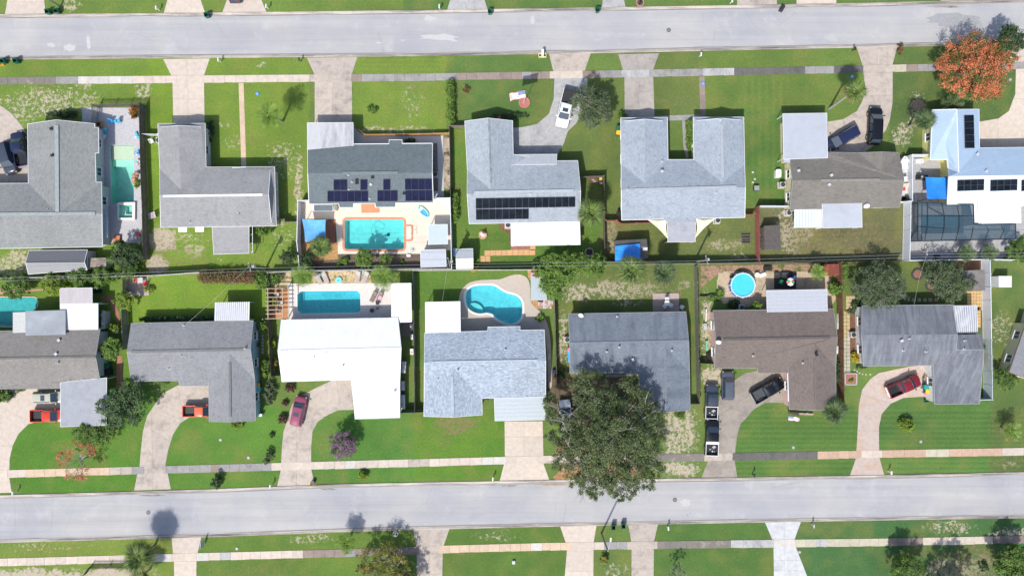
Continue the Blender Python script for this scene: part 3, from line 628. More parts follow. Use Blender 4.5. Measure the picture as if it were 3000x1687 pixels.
patch('sand_bed', pv(J_, [(110, 200), (300, 200), (300, 320), (110, 320)]), mt('leafy_sand', (.46, .36, .22)), .035)
patch('pine_straw_bed', pv(M_, [(155, 140), (1180, 128), (1180, 185), (330, 190), (150, 330)]), mt('rosy_mulch', (.30, .19, .13), .95, .25, 3, stain=(.06, .10, .02), ss=.7, st=(.5, .6)), .035)
patch('sand_yard', pv(M_, [(290, 260), (345, 190), (1240, 190), (1300, 420), (1240, 520), (640, 510), (340, 460), (290, 340)]), mt('yard_sand', (.42, .33, .23), .95, .12, 3, stain=(.24, .20, .15), ss=.6, st=(.5, .7)), .045)
patch('mulch_bed', pv(N_, [(920, 85), (1130, 85), (1125, 165), (940, 165)]), MULCH, .05)
patch('mulch_bed', pv(N_, [(103, 495), (152, 495), (152, 800), (105, 800)]), MULCH, .05)
patch('mulch_bed', pv(D_, [(460, 945), (575, 940), (575, 1130), (555, 1130), (555, 1020), (500, 1010)]), MULCH, .05)
patch('leaf_litter', spline([tuple(W(*p))[:2] for p in [(1640, 1290), (1700, 1300), (1780, 1290), (1830, 1330), (1880, 1350), (1870, 1403), (1780, 1404), (1625, 1405), (1645, 1370), (1630, 1330)]], 3), mt('orange_leaf_litter', (.34, .19, .09), .95, .25, 2, stain=(.10, .11, .03), ss=.5, st=(.5, .7)), .03)
patch('leaf_litter', spline([tuple(W(*p))[:2] for p in [(1600, 1090), (1700, 1110), (1850, 1105), (1870, 1200), (1800, 1240), (1680, 1250), (1600, 1180)]], 3), mt('dark_leaf_litter', (.12, .09, .055), .95, .25, 2), .03)
patch('concrete_pad', pv(H_, [(1075, 240), (1262, 235), (1266, 392), (1100, 398)]), mt('sandy_concrete', (.40, .34, .28), .9, .12, 2), .07)
patch('walk', pv(L_, [(560, 1062), (845, 1055), (846, 1072), (565, 1090)]), CONC['g'], .05)

pool('a', 'narrow green pool with pale sun shelf beside the left house', mt('green_pool_plaster', (.31, .60, .56), .6, .08, 1.5), WATER3, None, steps=[(pv(A, [(942, 284), (1134, 281), (1134, 398), (942, 398)]), -.13, mt('sun_shelf', (.60, .56, .46), .8, .05)), (pv(A, [(945, 399), (1134, 399), (1134, 455), (945, 455)]), -.40, mt('pale_green_plaster', (.42, .70, .60), .6, .06))])
sp_ = pool('spa', 'small square spa at the foot of the narrow green pool', mt('green_pool_plaster', (.20, .62, .54)), WATER3, None, depth=.8, zt=.42, steps=[(pv(A, [(1024, 790), (1062, 790), (1062, 893), (1024, 893)]), -.2, PLASTER), (pv(A, [(1062, 862), (1134, 862), (1134, 893), (1062, 893)]), -.2, PLASTER)])
q = POOLS['spa']; holed('coping', [A(x, y) for x, y in ((1010, 766), (1160, 763), (1158, 912), (1012, 912))], [q], mt('pale_coping', (.62, .60, .56), .7, .05), .44, sp_)
pc = pool('c', 'large turquoise pool with terracotta coping and a step bay', PLASTER, WATER1, TERRA, cop_w=.33)
mb = MB(); mb.prism(pv(C_, rounded(1112, 962, 1178, 1078, 14)), -.02, .035); mb.obj('step_bay', mt('bay_plaster', (.30, .52, .48), .4, .1), pc)
mb = MB()
for k in range(3): mb.box(C_(1126+k*16, 1020, .045), (.1, 1.9, .02))
mb.obj('bay_step', mt('bay_step', (.48, .62, .54), .5, .1), pc)
holed('bay_coping', [C_(x, y) for x, y in rounded(1110, 950, 1190, 1092, 18)], [[C_(x, y) for x, y in rounded(1111, 965, 1175, 1077, 14)]], TERRA, .075, pc)
pool('h', 'teal pool with clipped corners at the left edge', mt('teal_pool_plaster', (.30, .46, .46), .6, .12, 2), WATER1, mt('tan_coping', (.50, .38, .26), .8, .1), cop_w=.15)
pool('j', 'blue eight sided pool behind the white roofed house', PLASTERD, WATER2, mt('pale_coping', (.62, .60, .56)), cop_w=.18)
pk = pool('k', 'kidney shaped bright blue pool with cream coping', mt('kidney_plaster', (.46, .62, .70), .6, .1, 2), WATER1, mt('pale_coping', (.62, .60, .56)), cop_w=.3)
mb = MB()
for r_ in (22, 34, 46): mb.ring((*K_(600, 540)[:2], -1.25+r_*.004), 0.01, r_*.033, .5-r_*.006, 16)
mb.obj('step', PLASTER, pk)
pool('g', 'dark teal rectangular pool inside the screen cage', mt('dark_pool_plaster', (.10, .26, .30), .6, .1), WATER2, mt('grey_coping', (.35, .36, .37), .8, .06), cop_w=.2)

# ================= HOUSES =================
E = 2.7
def roof_mesh(faces, mat, parent, th=.14, name='roof'):
    bm = bmesh.new(); uvl = bm.loops.layers.uv.new('UVMap'); reg = {}
    def vt(p):
        k = (round(p[0], 2), round(p[1], 2), round(p[2], 2))
        if k not in reg: reg[k] = bm.verts.new(p)
        return reg[k]
    tops = []
    for f in faces:
        vs = []
        for p in f:
            v = vt(p)
            if v not in vs: vs.append(v)
        try: bf = bm.faces.new(vs)
        except ValueError: continue
        bf.normal_update()
        if bf.normal.z < 0: bf.normal_flip()
        tops.append(bf)
    bound = [e for e in bm.edges if len(e.link_faces) == 1]; inner = [e for e in bm.edges if len(e.link_faces) == 2]
    be = [(e.verts[0].co.copy(), e.verts[1].co.copy()) for e in bound]
    ridge = []
    for e in inner:
        f1, f2 = e.link_faces; m = (e.verts[0].co+e.verts[1].co)/2
        if f1.normal.dot(f2.normal) > .999: continue
        c1 = f1.calc_center_median(); c2 = f2.calc_center_median()
        if (c1+c2).z/2 < m.z-.02 and min(f1.normal.z, f2.normal.z) > .5:
            # convex edge = ridge or hip
            n = (f1.normal+f2.normal); d = (c1-m).dot(n)
            if d < 0: ridge.append((e.verts[0].co.copy(), e.verts[1].co.copy()))
    # underside
    cp = {}
    for f in tops:
        vs = []
        for v in f.verts:
            if v not in cp: cp[v] = bm.verts.new(v.co-Vector((0, 0, th)))
            vs.append(cp[v])
        bm.faces.new(vs[::-1])
    for e in bound:
        a, b = e.verts; f = e.link_faces[0]
        lp = [l for l in f.loops if l.vert in (a, b) and l.link_loop_next.vert in (a, b)][0]
        a, b = lp.vert, lp.link_loop_next.vert
        bm.faces.new((b, a, cp[a], cp[b]))
    bm.normal_update()
    for f in bm.faces:
        n = f.normal; u = Vector((0, 0, 1)).cross(n)
        u = Vector((1, 0, 0)) if u.length < .03 else u.normalized(); v = n.cross(u)
        for l in f.loops: l[uvl].uv = (l.vert.co.dot(u), l.vert.co.dot(v))
    me = bpy.data.meshes.new('roof'); bm.to_mesh(me); bm.free()
    return link(name, me, mat, parent), be, ridge
def wmesh():
    fr = MB(); 
    for (x, z, a, b) in ((0, .55, 1.3, .08), (0, -.55, 1.3, .08), (-.61, 0, .08, 1.02), (.61, 0, .08, 1.02), (0, 0, .05, 1.02)): fr.box((x, 0, z), (a, .08, b))
    fr.box((0, -.05, -.62), (1.4, .16, .05))
    pn = MB(); pn.box((0, .015, 0), (1.15, .03, 1.03)); return fr.mesh('window_frame'), pn.mesh('pane')
WF, WP = wmesh(); WF.materials.append(WHITE); WP.materials.append(PANE)
def dmesh():
    d = MB(); d.box((0, 0, 1.02), (.92, .06, 2.04)); d.box((0, -.04, 1.45), (.5, .03, .8)); d.box((.36, -.06, 1.0), (.05, .06, .12)); return d.mesh('door')
DM = dmesh(); DM.materials.append(mt('door_paint', (.35, .34, .32), .5))
def gmesh():
    g = MB()
    for k in range(4): g.box((0, 0, .28+k*.54), (2.7, .06, .50))
    g.box((0, .03, 1.08), (2.72, .03, 2.16)); return g.mesh('garage_door')
GM = gmesh(); GM.materials.append(WHITE)
def walls(root, poly, mat, h=2.5, door=0, garage=None, ins=.42):
    pts = [Vector((p[0], p[1])) for p in inset(poly, ins)]
    mb = MB(); mb.prism(pts, 0, h); mb.obj('wall', mat, root)
    n = len(pts); cnt = 0
    for i in range(n):
        a = pts[i]; b = pts[(i+1) % n]; L = (b-a).length
        if L < 2.4 or max(abs(a.x), abs(b.x)) > 84: continue
        d = (b-a)/L; nrm = Vector((d.y, -d.x)); rz = math.atan2(d.y, d.x)
        if garage is not None and i == garage:
            c = (a+b)/2+nrm*.03; inst('garage_door', GM, root, (c.x, c.y, 0), (0, 0, rz)); continue
        k = max(1, int(L/3.4))
        for j in range(k):
            c = a+d*(L*(j+.5)/k)+nrm*.03
            if i == door and j == k//2:
                inst('door', DM, root, (c.x, c.y, 0), (0, 0, rz)); continue
            w = inst('window', WF, root, (c.x, c.y, 1.45), (0, 0, rz)); inst('pane', WP, w)
def house(label, faces, mat, wallpoly, wallmat, trim=WHITE, trimw=.05, cat='house', gables=(), ridgem=None, door=0, garage=None, group=None, wall=True, wh=2.5, ins=.42, rname='roof', trimp=.008):
    c = sum((Vector((p[0], p[1], 0)) for p in wallpoly), Vector())/len(wallpoly)
    root = empty('house', (0, 0, 0), 0, label, cat, group)
    r, be, rd = roof_mesh(faces, mat, root, name=rname)
    if trim is not None:
        mb = MB()
        for a, b in be: mb.beam(a+Vector((0, 0, -.075)), b+Vector((0, 0, -.075)), trimw, .15+2*trimp)
        mb.obj('fascia', trim, root)
    if ridgem is not None and rd:
        mb = MB()
        for a, b in rd: mb.beam(a+Vector((0, 0, .02)), b+Vector((0, 0, .02)), .30, .05)
        mb.obj('ridge_cap', ridgem, root)
    for (a, b, c3) in gables:
        cc = c.copy(); mid = (a+c3)/2; inw = Vector((cc.x-mid.x, cc.y-mid.y, 0)); ed = (c3-a); nn = Vector((-ed.y, ed.x, 0)).normalized()
        if nn.dot(inw) < 0: nn = -nn
        t = [p+nn*.40+Vector((0, 0, -.16)) for p in (a, b, c3)]
        t2 = [p+nn*.12 for p in t]
        mb = MB(); mb.add([*t, *t2], [(0, 1, 2), (5, 4, 3), (0, 3, 4, 1), (1, 4, 5, 2), (2, 5, 3, 0)]); mb.obj('gable_wall', wallmat, root)
    if wall: walls(root, wallpoly, wallmat, door=door, garage=garage, ins=ins, h=wh)
    return root
def flat_roof(root, pts, mat, z=2.6, trim=WHITE, name='patio_roof', posts=True, th=.09, ribs=None, slope=None):
    """pts are 3D survey points at roof height; sheet with a rim and corner posts"""
    faces = [[Vector(p) for p in pts]]
    o, be, _ = roof_mesh(faces, mat, root, th=th, name=name)
    if trim is not None:
        mb = MB()
        for a, b in be: mb.beam(a+Vector((0, 0, -.045)), b+Vector((0, 0, -.045)), .045, .10)
        mb.obj('roof_rim', trim, root)
    if posts:
        cx = sum(p[0] for p in pts)/len(pts); cy = sum(p[1] for p in pts)/len(pts)
        for p in pts:
            q = Vector((p[0]+(cx-p[0])*.05, p[1]+(cy-p[1])*.05)); MB().box((q.x, q.y, (p[2]-.1)/2), (.09, .09, p[2]-.1)).obj('post', trim or WHITE, root)
    if ribs:
        n, ax, rm = ribs; lowr = 'faint' in rm.name or 'cream' in rm.name; a, b, c, d = [Vector(p) for p in pts[:4]]
        me = None
        for k in range(1, n):
            t = k/n
            p, q = (a.lerp(b, t), d.lerp(c, t)) if ax == 0 else (a.lerp(d, t), b.lerp(c, t))
            rb = MB(); rb.beam(p+Vector((0, 0, .004 if lowr else .02)), q+Vector((0, 0, .004 if lowr else .02)), .05 if lowr else .07, .016 if lowr else .06); rb.obj('rib', rm, root)
    return o
def cap(root, pts, mat, w=.3, h=.07, name='ridge_vent'):
    mb = MB()
    for a, b in zip(pts[:-1], pts[1:]): mb.beam(Vector(a)+Vector((0, 0, .03)), Vector(b)+Vector((0, 0, .03)), w, h)
    return mb.obj(name, mat, root)
VP = MB().cyl((0, 0, 0), .06, .45, 10).cyl((0, 0, 0), .16, .06, 12).mesh('vent_pipe'); VP.materials.append(LGREY)
VB = MB().box((0, 0, .12), (.32, .32, .24)).box((0, 0, .26), (.4, .4, .05)).mesh('roof_vent'); VB.materials.append(LGREY)
VD = MB().box((0, 0, .12), (.32, .32, .24)).box((0, 0, .26), (.4, .4, .05)).mesh('roof_vent'); VD.materials.append(BLACK)
def vents(root, pts, me=VP, name='vent_pipe'):
    for p in pts: inst(name, me, root, (p[0], p[1], p[2]-.05), (0, 0, random.random()))
def panels(root, grid, mat, nx, ny, name='solar_panel', lift=.12):
    """grid = four 3D corners (tl,tr,br,bl); nx*ny framed panels"""
    a, b, c, d = [Vector(p)+Vector((0, 0, lift)) for p in grid]
    for i in range(nx):
        for j in range(ny):
            def bi(u, v): return a.lerp(b, u).lerp(d.lerp(c, u), v)
            e = .03/nx*1.0; f = .03/ny
            q = [bi((i+e*nx*.5)/nx, (j+f*ny*.5)/ny), bi((i+1-e*nx*.5)/nx, (j+f*ny*.5)/ny), bi((i+1-e*nx*.5)/nx, (j+1-f*ny*.5)/ny), bi((i+e*nx*.5)/nx, (j+1-f*ny*.5)/ny)]
            cc = sum(q, Vector())/4; q2 = [cc+(p-cc)*.955+Vector((0, 0, .012)) for p in q]
            mb = MB(); lowq = [p-Vector((0, 0, .04)) for p in q]
            mb.add(q+lowq, [(0, 3, 2, 1), (4, 5, 6, 7), (0, 1, 5, 4), (1, 2, 6, 5), (2, 3, 7, 6), (3, 0, 4, 7)], 0)
            mb.add(q2, [(0, 3, 2, 1)], 1); mb.obj(name, [FRAMEA, mat], root)
def onplane(fr, a, b, c):
    """height lookup: z of plane a,b,c under survey point (x,y) iterated"""
    a, b, c = Vector(a), Vector(b), Vector(c); n = (b-a).cross(c-a)
    def f(x, y):
        z = 3.2
        for _ in range(6):
            p = fr(x, y, z); z = a.z-(n.x*(p.x-a.x)+n.y*(p.y-a.y))/n.z
        return fr(x, y, z)
    return f
def FP(fr, P, *names): return [[fr(*P[k]) for k in nm.split()] for nm in names]

# --- house A: grey shingles, far left, upper row
SHA = shingle('grey_shingles', (.20, .212, .212), .24); SHAc = mt('grey_cap', (.25, .28, .29), .9, .1)
r = 4.1
P = dict(a=(233, 98, E), b=(475, 62, r), c=(805, 95, 2.85), c2=(805, 128, 2.85), c3=(835, 128, E), c4=(838, 343, E), c5=(808, 345, 2.85), c6=(815, 590, 2.85), c7=(862, 590, E), r1=(490, 855, r), v=(240, 600, E),
         r0=(-420, 868, r), l0=(-420, 604, E), g=(866, 857, r), h=(870, 1140, E), l1=(-420, 1160, E))
hA = house('left house with grey L-shaped shingle roof beside the narrow green pool', FP(A, P, 'a b r1 v', 'b c c2 c3 c4 c5 c6 c7 r1', 'v r1 r0 l0', 'c7 g r1', 'r0 r1 g h l1'), SHA,
  pv(lambda x, y: A(x, y, E), [(233, 98), (820, 95), (820, 590), (862, 590), (870, 1140), (-420, 1160), (-420, 604), (240, 600)]), GREYW, gables=[(A(233, 98, E), A(475, 62, r), A(820, 95, 2.75)), (A(862, 590, E), A(866, 857, r), A(870, 1140, E))])
cap(hA, [A(482, 108, r), A(488, 850, r)], SHAc, .55); cap(hA, [A(-300, 866, r), A(810, 857, r)], SHAc, .5)
pl = onplane(A, A(*P['a']), A(*P['b']), A(*P['v'])); vents(hA, [pl(440, 140), pl(448, 365)], VD, 'roof_vent'); vents(hA, [pl(415, 822)])
for (x, y, w, h_, z) in ((880, 870, 50, 100, 1.9), (888, 975, 55, 165, 2.2)):
    mb = MB(); p = A(x, y, z); mb.box(p, (w/s6*S, h_/s6*S, .07)); mb.obj('side_awning', mt('pale_blue_sheet', (.42, .50, .58), .4, .05), hA)
# --- house B
SHB = shingle('silver_grey_shingles', (.240, .244, .250), .20, stain=(.17, .172, .178)); 
r = 3.95; rw = 3.75
P = dict(a=(180, 95, E), b=(582, 92, E), c=(215, 122, 3.0), d=(545, 120, 3.0), rr=(355, 110, rw), v=(375, 655, rw), rv=(590, 463, E), lv=(197, 475, E), ne=(1172, 460, E), k1=(1135, 490, 3.0), k2=(1145, 930, 3.0),
         re=(1120, 695, r), rs=(198, 702, r), se=(1187, 963, E), sw=(205, 975, E))
hB = house('light grey house with white ridge line and gabled wing towards the upper road', FP(B_, P, 'a b d c', 'a c rr v lv', 'b rv v rr d', 'lv v rv ne k1 re rs', 'rs re k2 se sw', 'ne se k2 k1'), SHB,
  pv(lambda x, y: B_(x, y, E), [(180, 95), (582, 92), (590, 463), (1172, 460), (1187, 963), (205, 975)]), mt('light_grey_wall', (.45, .44, .43), .8, .06), gables=[(B_(197, 475, E), B_(198, 702, r), B_(205, 975, E))], garage=5)
for a, b, c in ((P['c'], P['rr'], P['d']), (P['k1'], P['re'], P['k2'])):
    mb = MB(); mb.add([B_(*a)-Vector((0, 0, .1)), B_(*b)-Vector((0, 0, .1)), B_(*c)-Vector((0, 0, .1))], [(0, 1, 2)]); mb.obj('gable_wall', mt('slate_blue_siding', (.16, .19, .23), .7, .08), hB)
cap(hB, [B_(224, 710, r-.02), B_(1070, 698, r-.02)], WHITE, .32, .05)
cap(hB, [B_(812, 468, E+.02), B_(930, 463, E+.02)], WHITE, .1, .08, 'gutter')
flat_roof(hB, [B_(640, 950, 2.62), B_(955, 948, 2.62), B_(955, 1195, 2.45), B_(655, 1203, 2.45)], mt('grey_rolled_roof', (.26, .26, .265), .85, .07, 2, stain=(.19, .19, .19), ss=.4))
mb = MB()
for k in range(4): mb.beam(B_(970, 960+k*75, 2.3), B_(985, 960+k*75, 2.3), .05, .05)
mb.beam(B_(985, 960, 2.3), B_(985, 1190, 2.3), .06, .06); mb.beam(B_(985, 960, .8), B_(985, 1190, .8), .06, .06); mb.obj('screen_frame', WHITE, hB)
for x, y in ((392, 993), (535, 992)):
    mb = MB(); p = B_(x, y, 2.0); mb.box(p, (1.3, .75, .06)); mb.box(p+Vector((0, .1, -.15)), (1.2, .5, .1)); mb.obj('window_awning', WHITE, hB)
pl = onplane(B_, B_(*P['rs']), B_(*P['re']), B_(*P['sw'])); vents(hB, [pl(455, 930), pl(873, 862)])
# --- house C
SHC = shingle('slate_green_shingles', (.112, .138, .152), .24); r = 3.85
P = dict(nw=(292, 300, E), n1=(683, 268, E), n2=(985, 266, E), n3=(985, 232, E-.12), n4=(1095, 232, E-.12), n5=(1095, 264, E), ne=(1354, 262, E), re=(1352, 512, r), se=(1361, 765, E), s1=(1040, 768, E), s2=(1042, 803, E-.1), s3=(872, 804, E-.1), s4=(865, 770, E), s5=(682, 772, E), s6=(682, 806, E-.1), s7=(565, 806, E-.1), s8=(555, 774, E), sw=(305, 777, E), rw=(294, 516, r))
hC = house('slate roofed house with solar panels above the turquoise pool', FP(C_, P, 'nw n1 n2 n5 ne re rw', 'n2 n3 n4 n5', 'rw re se s1 s4 s5 s8 sw', 's1 s2 s3 s4', 's5 s6 s7 s8'), SHC,
  pv(lambda x, y: C_(x, y, E), [(292, 300), (1354, 262), (1361, 765), (305, 777)]), OFFWHITE, gables=[(C_(292, 300, E), C_(294, 516, r), C_(305, 777, E)), (C_(1354, 262, E), C_(1352, 512, r), C_(1361, 765, E))], trimw=.07)
cap(hC, [C_(590, 514, r), C_(1060, 511, r)], mt('slate_cap', (.15, .18, .19), .9, .1), .38)
cap(hC, [C_(690, 268, E+.03), C_(985, 266, E+.03)], WHITE, .09, .09, 'gutter'); cap(hC, [C_(1097, 264, E+.03), C_(1350, 262, E+.03)], WHITE, .09, .09, 'gutter')
pl = onplane(C_, C_(*P['rw']), C_(*P['re']), C_(*P['sw']))
for (x0, x1, y0, y1, nx, ny) in ((515, 630, 570, 662, 2, 1), (742, 802, 569, 661, 1, 1), (936, 996, 567, 659, 1, 1), (1120, 1348, 563, 658, 4, 1), (463, 808, 666, 760, 6, 1), (886, 1057, 662, 757, 3, 1), (1124, 1352, 661, 754, 4, 1)):
    panels(hC, [pl(x0, y0), pl(x1, y0-1), pl(x1, y1-1), pl(x0, y1)], SOLAR, nx, ny)
vents(hC, [pl(640, 530), pl(670, 588), pl(820, 730), pl(645, 652)]); vents(hC, [pl(712, 577), pl(712, 600), pl(846, 552), pl(1113, 688)], VD, 'roof_vent'); vents(hC, [pl(832, 613)], VB, 'roof_vent')
CARP = mt('carport_metal', (.43, .44, .46), .5, .05, 1.5, stain=(.17, .16, .17), ss=.55, st=(.5, .78), stretch=(1.5, .35, 1))
flat_roof(hC, [C_(290, 87, 2.62), C_(680, 85, 2.62), C_(682, 318, 2.8), C_(292, 326, 2.8)], CARP, name='carport_roof')
# narrow annex roof and wall left of the pool
flat_roof(hC, [C_(345, 783, 2.2), C_(508, 783, 2.2), C_(508, 836, 2.05), C_(347, 838, 2.05)], SHC, trim=WHITE, posts=False, name='annex_roof')
mb = MB(); mb.prism(pv(C_, [(350, 785), (548, 785), (548, 838), (352, 840)]), 0, 1.9); mb.obj('annex_wall', OFFWHITE, hC)
# --- house D
SHD = shingle('pale_blue_grey_shingles', (.27, .305, .345), .24); r = 3.9; rw = 3.8
P = dict(a=(178, 73, E), b=(378, 47, rw), c=(585, 70, E), c2=(590, 355, E), c3=(962, 352, E-.1), c4=(962, 410, E), c5=(1138, 408, E), re=(1163, 660, r), se=(1157, 925, E), sw=(216, 945, E), rw=(198, 690, r), lw=(200, 488, E), v=(398, 652, rw), n4=(560, 440, 2.95), n5=(955, 440, 2.95))
hD = house('pale blue grey house with two long rows of black solar panels', FP(D_, P, 'a b v lw', 'b c c2 v', 'lw v c2 c4 c5 re rw', 'rw re se sw'), SHD,
  pv(lambda x, y: D_(x, y, E), [(178, 73), (585, 70), (590, 410), (1138, 408), (1157, 925), (216, 945)]), mt('pale_wall', (.5, .5, .48), .8, .05), gables=[(D_(178, 73, E), D_(378, 47, rw), D_(585, 70, E)), (D_(200, 488, E), D_(198, 690, r), D_(216, 945, E)), (D_(1138, 408, E), D_(1163, 660, r), D_(1157, 925, E))])
flat_roof(hD, [D_(590, 357, 2.62), D_(961, 354, 2.62), D_(957, 440, 3.0), D_(556, 442, 3.0)], mt('pale_rolled_roof', (.33, .355, .39), .7, .05), name='porch_roof', posts=False)
cap(hD, [D_(262, 678, r), D_(1100, 662, r)], mt('pale_cap', (.33, .36, .39), .9, .08), .40)
cap(hD, [D_(382, 60, rw), D_(398, 600, rw)], SHD, .22, .03, 'ridge_cap')
pl = onplane(D_, D_(*P['rw']), D_(*P['re']), D_(*P['sw']))
panels(hD, [pl(272, 729), pl(1117, 715), pl(1116, 803), pl(272, 818)], SOLARB, 15, 1); panels(hD, [pl(273, 821), pl(722, 817), pl(722, 905), pl(274, 912)], SOLARB, 8, 1)
flat_roof(hD, [D_(570, 937, 2.6), D_(1155, 922, 2.6), D_(1160, 1122, 2.45), D_(572, 1132, 2.45)], WHITE)
vents(hD, [pl(735, 690)])
# --- house E (U shaped)
SHE = shingle('blue_grey_shingles', (.265, .305, .355), .24); r = 3.95; rw = 3.75
P = dict(a=(198, 46, E), b=(595, 42, E), b2=(600, 400, E), c2=(820, 400, E), c=(815, 42, E), d=(1243, 39, E), re=(1257, 635, r), se=(1253, 890, E), s1=(832, 900, E), s2=(595, 905, E), sw=(207, 912, E), rs=(203, 655, r),
 k1=(225, 74, 3.0), k2=(552, 70, 3.0), g1=(402, 57, rw), v1=(405, 602, rw), lw=(203, 440, E), m1=(850, 68, 3.0), m2=(1215, 64, 3.0), g2=(1055, 50, rw), v2=(1062, 598, rw), rw=(1251, 440, E))
hE = house('wide blue grey house with a roof shaped like a U open to the upper road', FP(E_, P, 'a b k2 k1', 'a k1 g1 v1 lw', 'b b2 v1 g1 k2', 'c d m2 m1', 'c m1 g2 v2 c2', 'd rw v2 g2 m2', 'lw v1 b2 c2 v2 rw re rs', 'rs re se s1 s2 sw'), SHE,
  pv(lambda x, y: E_(x, y, E), [(198, 46), (595, 42), (600, 400), (820, 400), (815, 42), (1243, 39), (1253, 890), (207, 912)]), mt('yellowish_wall', (.55, .52, .38), .8, .05), gables=[(E_(203, 440, E), E_(203, 655, r), E_(207, 912, E)), (E_(1251, 440, E), E_(1257, 635, r), E_(1253, 890, E))], garage=6, trimw=.07, ins=.35)
for a, b, c in ((P['k1'], P['g1'], P['k2']), (P['m1'], P['g2'], P['m2'])):
    mb = MB(); mb.add([E_(*a)-Vector((0, 0, .1)), E_(*b)-Vector((0, 0, .1)), E_(*c)-Vector((0, 0, .1))], [(0, 1, 2)]); mb.obj('gable_wall', mt('slate_blue_siding', (.16, .19, .23)), hE)
CAPE = mt('blue_grey_cap', (.30, .33, .37), .9, .08)
cap(hE, [E_(318, 654, r), E_(1180, 630, r)], CAPE, .38); cap(hE, [E_(1054, 95, rw), E_(1062, 555, rw)], CAPE, .42)
pl = onplane(E_, E_(*P['rs']), E_(*P['re']), E_(*P['sw'])); vents(hE, [pl(445, 880), pl(1008, 682)])
pl2 = onplane(E_, E_(*P['g2']), E_(*P['v2']), E_(*P['c2'])); vents(hE, [pl2(1035, 375), E_(548, 415, 3.1), E_(258, 655, 4.0)]); vents(hE, [E_(548, 500, 3.5), E_(1040, 66, 3.7)], VB, 'roof_vent')
flat_roof(hE, [E_(595, 925, 2.65), E_(835, 925, 2.65), E_(832, 1097, 2.45), E_(598, 1100, 2.45)], mt('grey_patio_roof', (.30, .31, .345), .6, .05, 1.5, stain=(.2, .19, .2), ss=.4, st=(.55, .75)))
roof_mesh([[E_(560, 902, 2.74), E_(836, 898, 2.74), E_(836, 928, 2.68), E_(594, 930, 2.68)]], SHE, hE, name='roof_extension')
# --- house F (tan)
SHF = shingle('tan_grey_shingles', (.155, .145, .130), .22, row=.18, wid=.5); r = 3.8
P = dict(a=(330, 395, E), b=(652, 385, E), b2=(655, 336, E-.1), c=(910, 342, E), d=(1120, 333, 3.5), e=(1255, 340, E), g=(1302, 570, r), h=(1262, 805, E), i=(330, 822, E), j=(355, 578, r), v=(1110, 500, 3.5))
hF = house('tan shingled house with flat pale carport beside the black vehicles', FP(F_, P, 'a b b2 c v e g j', 'c d v', 'd e v', 'j g h i'), SHF,
  pv(lambda x, y: F_(x, y, E), [(330, 395), (652, 385), (655, 336), (1255, 340), (1262, 805), (330, 822)]), CREAMW, gables=[(F_(330, 395, E), F_(355, 578, r), F_(330, 822, E)), (F_(910, 342, E), F_(1120, 333, 3.5), F_(1255, 340, E))], ins=.3, trim=mt('muted_trim', (.26, .265, .275), .6))
cap(hF, [F_(590, 577, r), F_(1092, 572, r)], mt('tan_cap', (.22, .20, .18), .9, .15), .4)
pl = onplane(F_, F_(*P['j']), F_(*P['g']), F_(*P['i'])); pu = onplane(F_, F_(*P['j']), F_(*P['g']), F_(*P['a'])); vents(hF, [pu(402, 494), pu(680, 533), pl(662, 612)], VB, 'roof_vent')
PALE = mt('pale_metal_roof', (.36, .39, .44), .5, .03, 1, stain=(.31, .33, .37), ss=.3)
flat_roof(hF, [F_(270, 10, 2.65), F_(645, 5, 2.65), F_(652, 385, 2.85), F_(278, 397, 2.85)], PALE, name='carport_roof'); mb = MB(); mb.prism([F_(280, 397, 2.8), F_(330, 395, 2.8), F_(335, 425, 2.8), F_(282, 428, 2.8)], 2.74, 2.8); mb.obj('carport_roof_corner', PALE, hF)
mb = MB(); mb.prism(pv(F_, [(248, 100), (262, 80), (330, 80), (345, 430), (255, 430)]), 0, 2.3); mb.prism(pv(F_, [(305, 430), (380, 430), (380, 790), (308, 790)]), 0, 2.4); mb.obj('side_wall', CREAMW, hF)
RIBW = seamed('ribbed_white_metal', (.50, .55, .60), pitch=.42, dark=.72, line=.2)
flat_roof(hF, [F_(370, 825, 2.6), F_(608, 822, 2.6), F_(612, 975, 2.4), F_(370, 977, 2.4)], RIBW, ribs=(9, 0, mt('rib_metal', (.62, .66, .7), .4)))
flat_roof(hF, [F_(605, 765, 2.9), F_(940, 763, 2.9), F_(945, 974, 2.7), F_(612, 980, 2.7)], PALE)
# --- house G (blue white metal)
MTG = seamed('blue_white_ribbed_metal', (.40, .52, .66), pitch=.24, dark=.80, line=.3, r=.3, metal=.2); MTW = seamed('white_ribbed_metal', (.60, .68, .76), pitch=.24, dark=.84, line=.3, r=.3, metal=.2); r = 4.2
P = dict(a=(672, -22, E), b=(878, -27, 4.0), c=(1068, -28, E), c2=(1072, 300, E), v=(895, 505, 4.0), w=(655, 402, E), w2=(800, 398, E+.25), w3=(806, 470, E), j=(813, 543, r), ee=(1700, 530, r), en=(1700, 292, E), s=(800, 778, E), se=(1700, 768, E))
hG = house('blue white ribbed metal roofed house at the right edge with solar panels', FP(G_, P, 'b c c2 v', 'j w3 v c2 en ee'), MTG, pv(lambda x, y: G_(x, y, E), [(655, -20), (1068, -28), (1072, 300), (1700, 292), (1700, 768), (800, 778), (808, 402), (655, 402)]), YELW, ridgem=WHITE)
for nm in (('a b v w3 w2 w', MTG), ('j ee se s', MTW)):
    o, be, _ = roof_mesh(FP(G_, P, nm[0]), nm[1], hG); mb = MB()
    for a, b in be: mb.beam(a+Vector((0, 0, -.07)), b+Vector((0, 0, -.07)), .1, .18)
    mb.obj('fascia', WHITE, hG)
pl = onplane(G_, G_(*P['b']), G_(*P['v']), G_(*P['c'])); panels(hG, [pl(937, 25), pl(1020, 23), pl(1027, 304), pl(943, 305)], SOLARB, 1, 5)
pl = onplane(G_, G_(*P['j']), G_(*P['ee']), G_(*P['s']))
